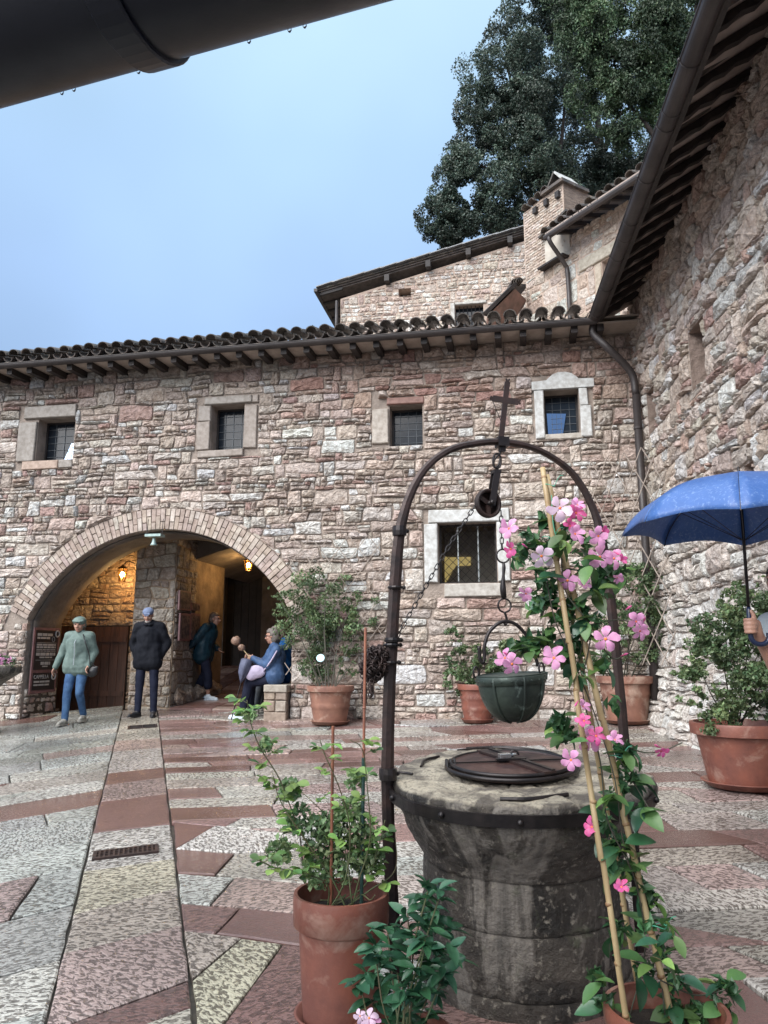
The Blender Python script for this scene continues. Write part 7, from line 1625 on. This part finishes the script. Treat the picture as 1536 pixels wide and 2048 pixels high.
def stand(c, rz, H=1.70, **ov):
    k = H / 1.70; B = dict(head=(0, .02, 1.585), neck=(0, 0, 1.455), chest=(0, 0, 1.28), waist=(0, 0, 1.08), pelvis=(0, 0, .95), shL=(-.175, 0, 1.39), shR=(.175, 0, 1.39), elL=(-.23, -.03, 1.12), elR=(.23, -.03, 1.12), wrL=(-.25, .03, .88), wrR=(.25, .03, .88),
        hipL=(-.09, 0, .90), hipR=(.09, 0, .90), knL=(-.10, .02, .49), knR=(.10, .02, .49), anL=(-.10, 0, .085), anR=(.10, 0, .085))
    B.update(ov); J = {a: rot(Vector(v) * k, c, rz) for a, v in B.items()}; J['root'] = Vector(c); return J
def hair(P_, R_, parent, m, s=1.0, name='hair', full=False, lump=0.0, low=.0):
    mb = MB(); mb.ball(P_(0, -.024, .042), (.087 * s, .098 * s, .092 * s), 20, 12, R_)
    if full: mb.ball(P_(0, -.055, -.02 + low), (.088 * s, .07 * s, .09 * s), 16, 10, R_)
    if lump: mb.v = [tuple(Vector(v) + Vector((1, 1, 1)).normalized() * 0 + (Vector(v) - P_(0, 0, 0)).normalized() * lump * noise.noise(Vector(v) * 38)) for v in mb.v]
    # cut away the face side
    f_ = (P_(0, 1, 0) - P_(0, 0, 0)); keep = []
    o = mb.obj(name, m, parent, sm=True); me = o.data; bm = bmesh.new(); bm.from_mesh(me); wmx = wm(o); fn = f_
    dl = [v for v in bm.verts if (wmx @ v.co - P_(0, .028, .0)).dot(fn) > 0 and (wmx @ v.co - P_(0, 0, .062)).dot(P_(0, 0, 1) - P_(0, 0, 0)) < 0]
    bmesh.ops.delete(bm, geom=dl, context='VERTS'); bm.to_mesh(me); bm.free(); sd_ = o.modifiers.new('t', 'SOLIDIFY'); sd_.thickness = .012; return o
S = lambda x, y, Yw: atY(x, y, Yw)
# woman walking out of the arch in a sage green rain jacket
c_ = gXY(S(147, 1440, 11.75).x, 11.75); J = stand(c_, math.pi * .97, 1.60, knL=(-.09, .05, .49), anL=(-.08, -.16, .13), knR=(.09, .10, .50), anR=(.075, .14, .085), elL=(-.235, -.08, 1.13), wrL=(-.215, .06, .92), elR=(.285, -.03, 1.13), wrR=(.36, .03, .90), head=(0, .045, 1.575), chest=(0, .02, 1.28))
fd = (J['head'] - J['neck']); F1 = V(.05, -1, -.12)
w1, P_, R_, jk, bd = person('woman in sage green rain jacket and blue jeans walking out of the arch', J, 'sage', 'jeans', 'shoe_g', (V(.1, -1, 0), V(-.1, -1, 0)), facedir=F1, jr=.97, tr=.86, skirt=.175, palms=(V(1, 0, 0), V(1, 0, 0)))
mb = MB(); mb.ball(P_(0, -.02, .055), (.10, .115, .075), 20, 12, R_); mb.ball(P_(0, -.05, .0), (.088, .085, .10), 16, 10, R_); mb.caps(P_(-.07, .06, .062), P_(.07, .06, .062), .022, .022, 8); mb.caps(P_(-.045, .10, .055), P_(.045, .10, .055), .014, .014, 8); soft(mb, 'rain_hat', CL['sage'], w1, .010, 3, .012)
mb = MB(); mb.ball(P_(0, -.05, -.05), (.09, .06, .08), 12, 8, R_); mb.obj('hair', CL['brownhair'], w1, sm=True)
mb = MB(); z0_ = J['neck'] - V(0, .15, .1); mb.tube([J['neck'] + V(0, -.125, -.09), J['chest'] + V(.01, -.182, .0), J['waist'] + V(.01, -.178, 0), J['pelvis'] + V(.01, -.185, -.02)], .006, 6); mb.obj('zip', CL['tee'], jk)
mb = MB(); mb.tube(bez([J['neck'] + V(.07, -.06, -.02), J['chest'] + V(.16, -.16, .02), J['waist'] + V(.22, -.13, .0), J['wrL'] + V(.03, -.02, -.02)], 5), .009, 6); mb.obj('strap', CL['bagd'], w1)
hb = thing('handbag', 'small black handbag at the side of the woman in the sage jacket', 'bag', J['wrL'] + V(.06, .02, -.08)); mb = MB(); mb.ball(J['wrL'] + V(.05, .03, -.09), (.09, .05, .085), 14, 10); mb.caps(J['wrL'] + V(-.01, .02, -.04), J['wrL'] + V(.12, .02, -.03), .03, .03, 8); soft(mb, 'bag', CL['bagd'], hb, .012, 2, .015); mb = MB(); mb.tube(bez([J['wrL'] + V(-.02, 0, -.03), J['wrL'] + V(.03, 0, .06), J['wrL'] + V(.1, 0, -.02)], 5), .006, 6); mb.obj('handle', CL['bagd'], hb)
# man in the black jacket in front of the pillar
c_ = V(S(290, 1424, 12.35).x, 12.35, 0); c_.z = gz(c_.x, c_.y)
J = stand(c_, math.pi * 1.0, 1.73, head=(.02, .06, 1.565), neck=(0, .015, 1.45), elL=(-.275, -.06, 1.13), elR=(.275, -.06, 1.13), wrL=(-.20, -.02, .93), wrR=(.20, -.02, .93), anL=(-.13, 0, .085), anR=(.11, .02, .085), knL=(-.12, .01, .49), knR=(.11, .01, .49))
w2, P_, R_, jk, bd = person('bearded man in black jacket and blue-grey cap standing by the pillar, hands in pockets', J, 'black', 'navy', 'shoe_d', (V(.25, -1, 0), V(-.45, -1, 0)), facedir=V(.1, -1, -.35), headup=V(0, -.3, 1), jr=1.04, tr=.92, skirt=.175, jlen=J['pelvis'] - V(0, 0, .13), curl=1.2)
mb = MB(); mb.ball(P_(0, -.015, .058), (.090, .106, .072), 20, 12, R_); mb.caps(P_(-.04, .09, .045), P_(.04, .09, .045), .014, .014, 8); mb.caps(P_(-.03, .125, .032), P_(.03, .125, .032), .010, .010, 8); soft(mb, 'cap', CL['cap'], w2, .008, 3)
mb = MB(); mb.ball(P_(0, .045, -.082), (.048, .045, .036), 12, 8, R_); mb.obj('beard', mat('grey_beard', (.40, .36, .33), (.24, .21, .19), rough=.7, sc=50, bump=.6, coord='obj'), w2, sm=True)
mb = MB(); mb.tube([P_(-.075 * math.cos(t), -.05 - .03 * math.sin(t), -.12) for t in [math.pi * k / 8 for k in range(9)]], .03, 8); mb.caps(J['neck'] + V(-.08, -.04, -.02), J['neck'] + V(-.03, -.09, -.03), .03, .03, 8); mb.caps(J['neck'] + V(.08, -.04, -.02), J['neck'] + V(.03, -.09, -.03), .03, .03, 8); soft(mb, 'collar', CL['black'], w2, .012, 2)
# woman in dark teal coat walking to the right inside the passage
c0_ = S(405, 1400, 14.1); c_ = V(c0_.x, 14.1, .80)
J = stand(c_, -math.pi / 2 - .15, 1.60, head=(0, .19, 1.55), neck=(0, .12, 1.44), chest=(0, .06, 1.27), waist=(0, .01, 1.08), pelvis=(0, -.02, .95), shL=(-.17, .07, 1.375), shR=(.17, .07, 1.375), elL=(-.22, .0, 1.12), elR=(.24, -.08, 1.14), wrL=(-.2, .18, .98), wrR=(.27, -.26, .98), knL=(-.08, .0, .50), anL=(-.08, -.18, .12), knR=(.09, .12, .50), anR=(.08, .14, .085), hdR=(.0, -.15, -.2))
J['hdR'] = V(-.6, -.2, -.8)
w3, P_, R_, jk, bd = person('woman in dark teal coat and white sneakers stepping through the passage, leaning forward', J, 'teal', 'navy', 'shoe_w', (V(1, -.2, 0), V(1, -.3, 0)), facedir=V(1, -.15, -.15), calf_bare=True, jr=1.15, tr=1.1, skirt=.21, jlen=J['pelvis'] - V(0, 0, .1), curl=.25)
hair(P_, R_, w3, CL['brownhair'], full=True)
# seated woman on the stone seat
def seatp(px, py, d): a, b = MW.px(px, py, d); return MW(a, b, d)
dS = -.10; hip = seatp(546, 1352, dS); Lf = -MW.t
def sj(px, py, d): return seatp(px, py, d)
J = dict(head=sj(544, 1273, dS), neck=sj(549, 1290, dS), chest=sj(551, 1312, dS), waist=sj(549, 1334, dS), pelvis=sj(549, 1352, dS), shL=sj(549, 1300, dS - .18), shR=sj(553, 1301, dS + .18), elL=sj(526, 1328, dS - .18), elR=sj(535, 1331, dS + .20), wrL=sj(503, 1316, dS - .06), wrR=sj(507, 1317, dS + .10),
         hipL=sj(545, 1357, dS - .09), hipR=sj(545, 1357, dS + .09), knL=sj(503, 1362, dS - .10), knR=sj(499, 1364, dS + .10), anL=sj(500, 1412, dS - .12), anR=sj(484, 1420, dS + .10))
gl = MW(0, 0, 0)
for a in ('anL', 'anR'): J[a].z = gz(J[a].x, J[a].y) + .088
J['root'] = V(J['pelvis'].x, J['pelvis'].y, 1.2); J['hdL'] = Lf * 1 + V(0, 0, .3); J['hdR'] = Lf + V(0, 0, .3)
w4, P_, R_, jk, bd = person('seated woman with curly grey hair and glasses in dusty blue raincoat on the stone seat', J, 'blue', 'navy', 'shoe_w', (Lf, Lf), facedir=Lf + V(0, -.1, -.1), jr=1.05, tr=1.05, skirt=.19, jlen=J['pelvis'] + V(0, 0, .0), curl=1.3, palms=(MW.n, -MW.n))
hair(P_, R_, w4, CL['greyhair'], 1.12, full=True, lump=.035)
mb = MB()
for q in (-1, 1): mb.tube([P_(.033 * q + .022 * math.cos(t), .095, .012 + .018 * math.sin(t)) for t in [2 * math.pi * k / 10 for k in range(10)]], .003, 5, closed=True); mb.tube([P_(.055 * q, .093, .014), P_(.078 * q, .0, .012)], .003, 5)
mb.obj('glasses', CL['shoe_d'], w4)
mb = MB(); ns = J['neck'] + V(0, .0, -.05); mb.ball(ns + MW.t * .09 + V(0, 0, .0), (.09, .11, .06), 14, 8); soft(mb, 'hood', CL['blue'], w4, .014, 3, .01)
sbag = thing('shoulder_bag', 'pale lavender shoulder bag on the lap of the seated woman', 'bag', sj(513, 1345, .06)); mb = MB(); bc_ = sj(512, 1344, .11); mb.ball(bc_, (.15, .055, .10), 16, 10); mb.ball(bc_ + V(-.06, 0, -.05), (.10, .055, .08), 14, 8); mb.caps(bc_ + V(-.1, 0, .06), bc_ + V(.1, 0, .07), .02, .02, 8); soft(mb, 'bag', CL['bag'], sbag, .014, 3, .02)
mb = MB(); mb.tube(bez([bc_ + V(.12, -.03, .02), sj(540, 1325, .17), sj(553, 1303, .16), sj(557, 1293, .05)], 6), .012, 6); mb.obj('strap', CL['bag'], sbag, sm=True)
stk = thing('carved_stick', 'brown stick with two round knobs held up by the seated woman', 'stick', sj(490, 1300, .08)); mb = MB(); mb.tube([sj(500, 1316, .05), sj(484, 1296, .05)], .008, 6); mb.obj('shaft', M['bamboo'], stk)
km = mat('knob_wood', (.27, .17, .12), (.15, .085, .06), rough=.5, sc=40, bump=.8, bsc=40, bdist=.01, coord='obj')
for x, y, r_ in ((472, 1282, .072), (483, 1295, .052)): mb = MB(); mb.ball(sj(x, y, .05), r_, 14, 10); mb.v = [tuple(Vector(v) * 1 + (Vector(v) - sj(x, y, .05)).normalized() * .02 * noise.noise(Vector(v) * 30)) for v in mb.v]; mb.obj('knob', km, stk, sm=True)
fu = thing('folded_umbrella', 'folded grey umbrella leaning between the knees of the seated woman', 'umbrella', sj(462, 1432, .15))
ta, tb = sj(463, 1428, .16), sj(493, 1322, .14); ta.z = gz(ta.x, ta.y) + .01; ax_ = (tb - ta).normalized(); mb = MB(); mb.tube([ta, tb], .009, 8); mb.obj('shaft', M['darkiron'], fu)
mb = MB(); L_ = (tb - ta).length; vs_ = []; mb.lathe(ta + ax_ * L_ * .70, [(.012, -.06), (.04, 0), (.075, .08), (.085, .18), (.075, .28), (.05, .30), (.02, .26)], 20, wob=.35, axis=ax_, seed=2); o = mb.obj('canopy', CL['greyumb'], fu, sm=True); sd_ = o.modifiers.new('t', 'SOLIDIFY'); sd_.thickness = .004
# person in bright blue jacket on the far side of the seated woman
d2 = -.62; J = dict(head=sj(559, 1268, d2), neck=sj(563, 1285, d2), chest=sj(566, 1306, d2), waist=sj(566, 1330, d2), pelvis=sj(565, 1352, d2), shL=sj(562, 1297, d2 - .17), shR=sj(566, 1297, d2 + .17), elL=sj(550, 1325, d2 - .2), elR=sj(556, 1326, d2 + .18), wrL=sj(532, 1330, d2 - .08), wrR=sj(534, 1332, d2 + .08),
          hipL=sj(560, 1358, d2 - .09), hipR=sj(560, 1358, d2 + .09), knL=sj(524, 1362, d2 - .1), knR=sj(522, 1364, d2 + .1), anL=sj(522, 1400, d2 - .1), anR=sj(511, 1402, d2 + .1))
for a in ('anL', 'anR'): J[a].z = gz(J[a].x, J[a].y) + .088
J['root'] = J['pelvis'] * 1
w5p, P_, R_, jk, bd = person('person in bright blue hooded jacket sitting behind the woman with curly grey hair', J, 'bright', 'shorts', 'shoe_g', (Lf, Lf), facedir=Lf, jr=1.05, tr=1.0, skirt=.18, jlen=J['pelvis'] + V(0, 0, 0), curl=1)
hair(P_, R_, w5p, CL['brownhair'], full=True); mb = MB(); mb.ball(J['neck'] + MW.t * .08 + V(0, 0, .02), (.10, .12, .09), 14, 8); soft(mb, 'hood', CL['bright'], w5p, .014, 3, .02)
inner = thing('stone_bench', 'inner stone ledge behind the front seat block, under the person in bright blue', 'stone bench', MW(4.85, .65, -.9)); mb = MB(); mb.box(MW(4.86, .9, -.85), MW.t * .20, z * .24, MW.n * .28); mb.obj('block', M['dressed'], inner)
# man with the blue umbrella at the right edge
UY = 4.0; hc = S(1500, 1252, UY)
gx = 2.31; c_ = V(gx, 4.12, gz(gx, 4.12)); dz = S(1568, 1165, 4.08)
J = dict(head=V(dz.x + .005, 4.10, dz.z), neck=V(gx - .0, 4.12, dz.z - .155), chest=V(gx, 4.12, dz.z - .34), waist=V(gx, 4.13, dz.z - .56), pelvis=V(gx, 4.13, dz.z - .70), shL=V(gx + .15, 3.97, dz.z - .22), shR=V(gx - .14, 4.26, dz.z - .22), elL=V(gx + .18, 3.85, dz.z - .5), wrL=V(gx + .1, 3.72, dz.z - .68),
         elR=V(gx - .10, 4.16, hc.z - .20), wrR=hc + V(.055, .035, -.045), hipL=V(gx + .07, 4.05, dz.z - .76), hipR=V(gx - .07, 4.2, dz.z - .76), knL=V(gx + .07, 4.04, c_.z + .5), knR=V(gx - .08, 4.2, c_.z + .5), anL=V(gx + .08, 4.05, c_.z + .088), anR=V(gx - .09, 4.2, c_.z + .088), root=c_)
ud = (S(1476, 935, UY) - S(1501, 1262, UY)).normalized()
J['elR'] = V(2.13, 4.13, hc.z - .26)
t = thing('person', 'man at the right edge holding up the open blue umbrella', 'person', c_); g_ = J; mb = MB()
P_, R_ = head(mb, g_['head'], V(-.75, -.65, -.05)); mb.caps(g_['neck'] - V(0, 0, .03), g_['head'] - V(0, 0, .08), .055, .055, 12); mb.caps(g_['chest'], g_['neck'] - V(0, 0, .07), .10, .06, 12); mb.caps(g_['waist'], g_['chest'], .11, .12, 12); mb.caps(g_['pelvis'], g_['waist'], .115, .11, 12)
for sd_ in 'LR':
    mb.caps(g_['sh' + sd_], g_['el' + sd_], .05, .042, 12); mb.caps(g_['el' + sd_], g_['wr' + sd_], .042, .029, 12); mb.caps(g_['pelvis'], g_['hip' + sd_], .10, .085, 10); mb.caps(g_['hip' + sd_], g_['kn' + sd_], .078, .052, 12); mb.caps(g_['kn' + sd_], g_['an' + sd_], .052, .036, 12)
hand(mb, g_['wrL'], V(-.2, -.6, -.6), V(-1, 0, 0), curl=.5, left=True)
# right hand closed round the umbrella grip
gp_ = hc; hx = V(-1, 0, 0); hx = (hx - ud * hx.dot(ud)).normalized(); hy = V(0, -1, 0); hy = (hy - ud * hy.dot(ud)).normalized(); w_ = g_['wrR']
mb.caps(w_, gp_ - hx * .038 + hy * -.012 + ud * .012, .030, .026, 12)
for k in range(4): mb.caps(w_ + ud * (.01 - .008 * k), gp_ - hx * .030 + ud * (.030 - .021 * k) - hy * .008, .017, .0135, 10)
for k, (l_, r_) in enumerate(((1, .0105), (1.04, .011), (1.0, .0105), (.86, .0095))):
    cq = gp_ + ud * (.032 - .0215 * k); prev = None
    for a in (200, 165, 130, 95, 60, 25):                         # curls over the far side and closes towards the viewer
        aa = math.radians(a); q = cq + (hx * -math.cos(aa) * -1 * .024 + hy * math.sin(aa) * -1 * -.0) if False else cq + hx * (-.026 * math.cos(math.radians(a - 20))) * -1 + hy * (.026 * math.sin(math.radians(a - 20)))
        if prev is not None: mb.caps(prev, q, r_, r_ * .97, 9)
        prev = q
    mb.caps(cq - hx * .026 - hy * .01, cq + hx * .0 + hy * -.024, r_, r_, 9); mb.caps(cq + hx * .0 - hy * .024, cq + hx * .025 + hy * .0, r_, r_, 9)
mb.caps(gp_ - hx * .026 + ud * .01 + hy * .01, gp_ - hx * .012 + ud * .055 + hy * .022, .0145, .0115, 10); mb.caps(gp_ - hx * .012 + ud * .055 + hy * .022, gp_ - hx * .002 + ud * .078 + hy * .02, .0115, .009, 10)
body = soft(mb, 'body', M['skin'], t, .0052, 3); face(P_, R_, body)
hair(P_, R_, t, CL['darkhair'], full=True, low=.03)
mb = MB(); n0 = J['neck'] - V(0, 0, .05); mb.caps(J['chest'], n0, .15, .085, 14)
for q in (-.45, 0, .45): mb.caps(J['chest'] + (J['shL'] - J['shR']) * .5 * q, J['pelvis'] + (J['shL'] - J['shR']) * .5 * q, .12, .13, 12)
for sd_ in 'LR': mb.caps(n0, J['sh' + sd_], .07, .075, 12); mb.caps(J['sh' + sd_], J['sh' + sd_] + (J['el' + sd_] - J['sh' + sd_]) * .55, .075, .068, 12)
soft(mb, 'shirt', CL['tee'], t, .012, 3, .02)
mb = MB(); mb.caps(J['pelvis'], (J['hipL'] + J['hipR']) / 2, .125, .12, 12)
for sd_ in 'LR': mb.caps(J['hip' + sd_], J['kn' + sd_], .10, .085, 12)
soft(mb, 'shorts', CL['shorts'], t, .013, 3, .015)
for sd_ in 'LR': shoe(t, J['an' + sd_], V(-.7, -.7, 0), CL['shoe_w'])
# umbrella
um = thing('open_umbrella', 'open blue umbrella wet with rain held at the right edge', 'umbrella', hc)
top = S(1478, 952, UY); UX = V(1, 0, 0) - ud * ud.x; UX.normalize(); UYv = ud.cross(UX); UR, UH_ = .635, .30; nr_ = 8
def umb(u_, a, sag=True):
    """u 0..1 from crown to hem, a in rib units"""
    k = math.floor(a); f = a - k; th = (a + .42) * 2 * math.pi / nr_; s_ = math.sin(math.pi * f)
    r_ = UR * math.sin(u_ * 1.36) / math.sin(1.36); r_ *= (math.cos(math.pi / nr_) / math.cos((f - .5) * 2 * math.pi / nr_)) * (1 - .04 * s_ * u_); h = -UH_ * (1 - math.cos(u_ * 1.36)) / (1 - math.cos(1.36)) + .028 * s_ * u_ ** 3 * (1 if sag else 0)
    return top + (UX * math.cos(th) + UYv * math.sin(th)) * r_ + ud * h
for k in range(nr_):
    mb = MB(); nu, nv = 14, 8; vs = [umb(i / nu if i else .004, k + .004 + .992 * j / nv) for i in range(nu + 1) for j in range(nv + 1)]
    mb.add(vs, [(i * (nv + 1) + j, i * (nv + 1) + j + 1, (i + 1) * (nv + 1) + j + 1, (i + 1) * (nv + 1) + j) for i in range(nu) for j in range(nv)]); o = mb.obj('panel', CL['umb'], um, sm=True); sd_ = o.modifiers.new('t', 'SOLIDIFY'); sd_.thickness = .0016
    mb = MB(); mb.tube([umb(i / 14, k + .0001) - ud * .006 for i in range(1, 15)], .0028, 6); mb.obj('rib', M['darkiron'], um)
    mb = MB(); mb.tube([umb(.55, k + .0001) - ud * .008, top - ud * .36], .002, 5); mb.obj('stretcher', M['darkiron'], um)
mb = MB(); mb.tube([top - ud * .0, hc + ud * .08], .0085, 10); mb.obj('shaft', M['darkiron'], um, sm=True)
mb = MB(); mb.tube([top + ud * .052, top + ud * .0], [.006, .0095], 8); mb.obj('ferrule', M['darkiron'], um, sm=True)
gm = mat('navy_umbrella_grip', (.012, .022, .06), rough=.3, bump=0)
q0 = hc - ud * .055; mb = MB(); mb.tube([hc + ud * .10, hc + ud * .085, hc, q0] + [q0 + UX * (.048 - .048 * math.cos(t)) - ud * (.04 * math.sin(t)) for t in [.4, .8, 1.2, 1.6, 2.0, 2.4, 2.8, 3.14]] + [q0 + UX * .096 + ud * .02], [.008, .0135] + [.0135] * 11 , 10); mb.obj('grip', gm, um, sm=True)
# ------------------------------------------------------------------ repeats carry one group phrase
GR = {'terracotta_pot': 'terracotta pots standing in the courtyard', 'tall_terracotta_pot': 'terracotta pots standing in the courtyard', 'rose_bush': 'rose bushes in the pots along the walls', 'bamboo_cane': 'bamboo canes of the climbing plant', 'wall_lantern': 'lit lanterns inside the arch',
      'framed_notice': 'framed notices on the spur wall', 'green_tie': 'green ties on the bamboo canes', 'wooden_lattice': 'wooden lattices on the walls', 'drain_grate': 'drain grates in the paving', 'holm_oak': 'trees on the slope above the roofs', 'cypress': 'trees on the slope above the roofs',
      'person': 'people in the courtyard', 'plant_stake': 'thin canes in the foreground rose pot', 'stone_bench': 'stone seats inside the arch'}
for o in scn.objects:
    if o.parent is None and 'label' in o:
        k = o.name.split('.')[0]
        if k in GR: o['group'] = GR[k]
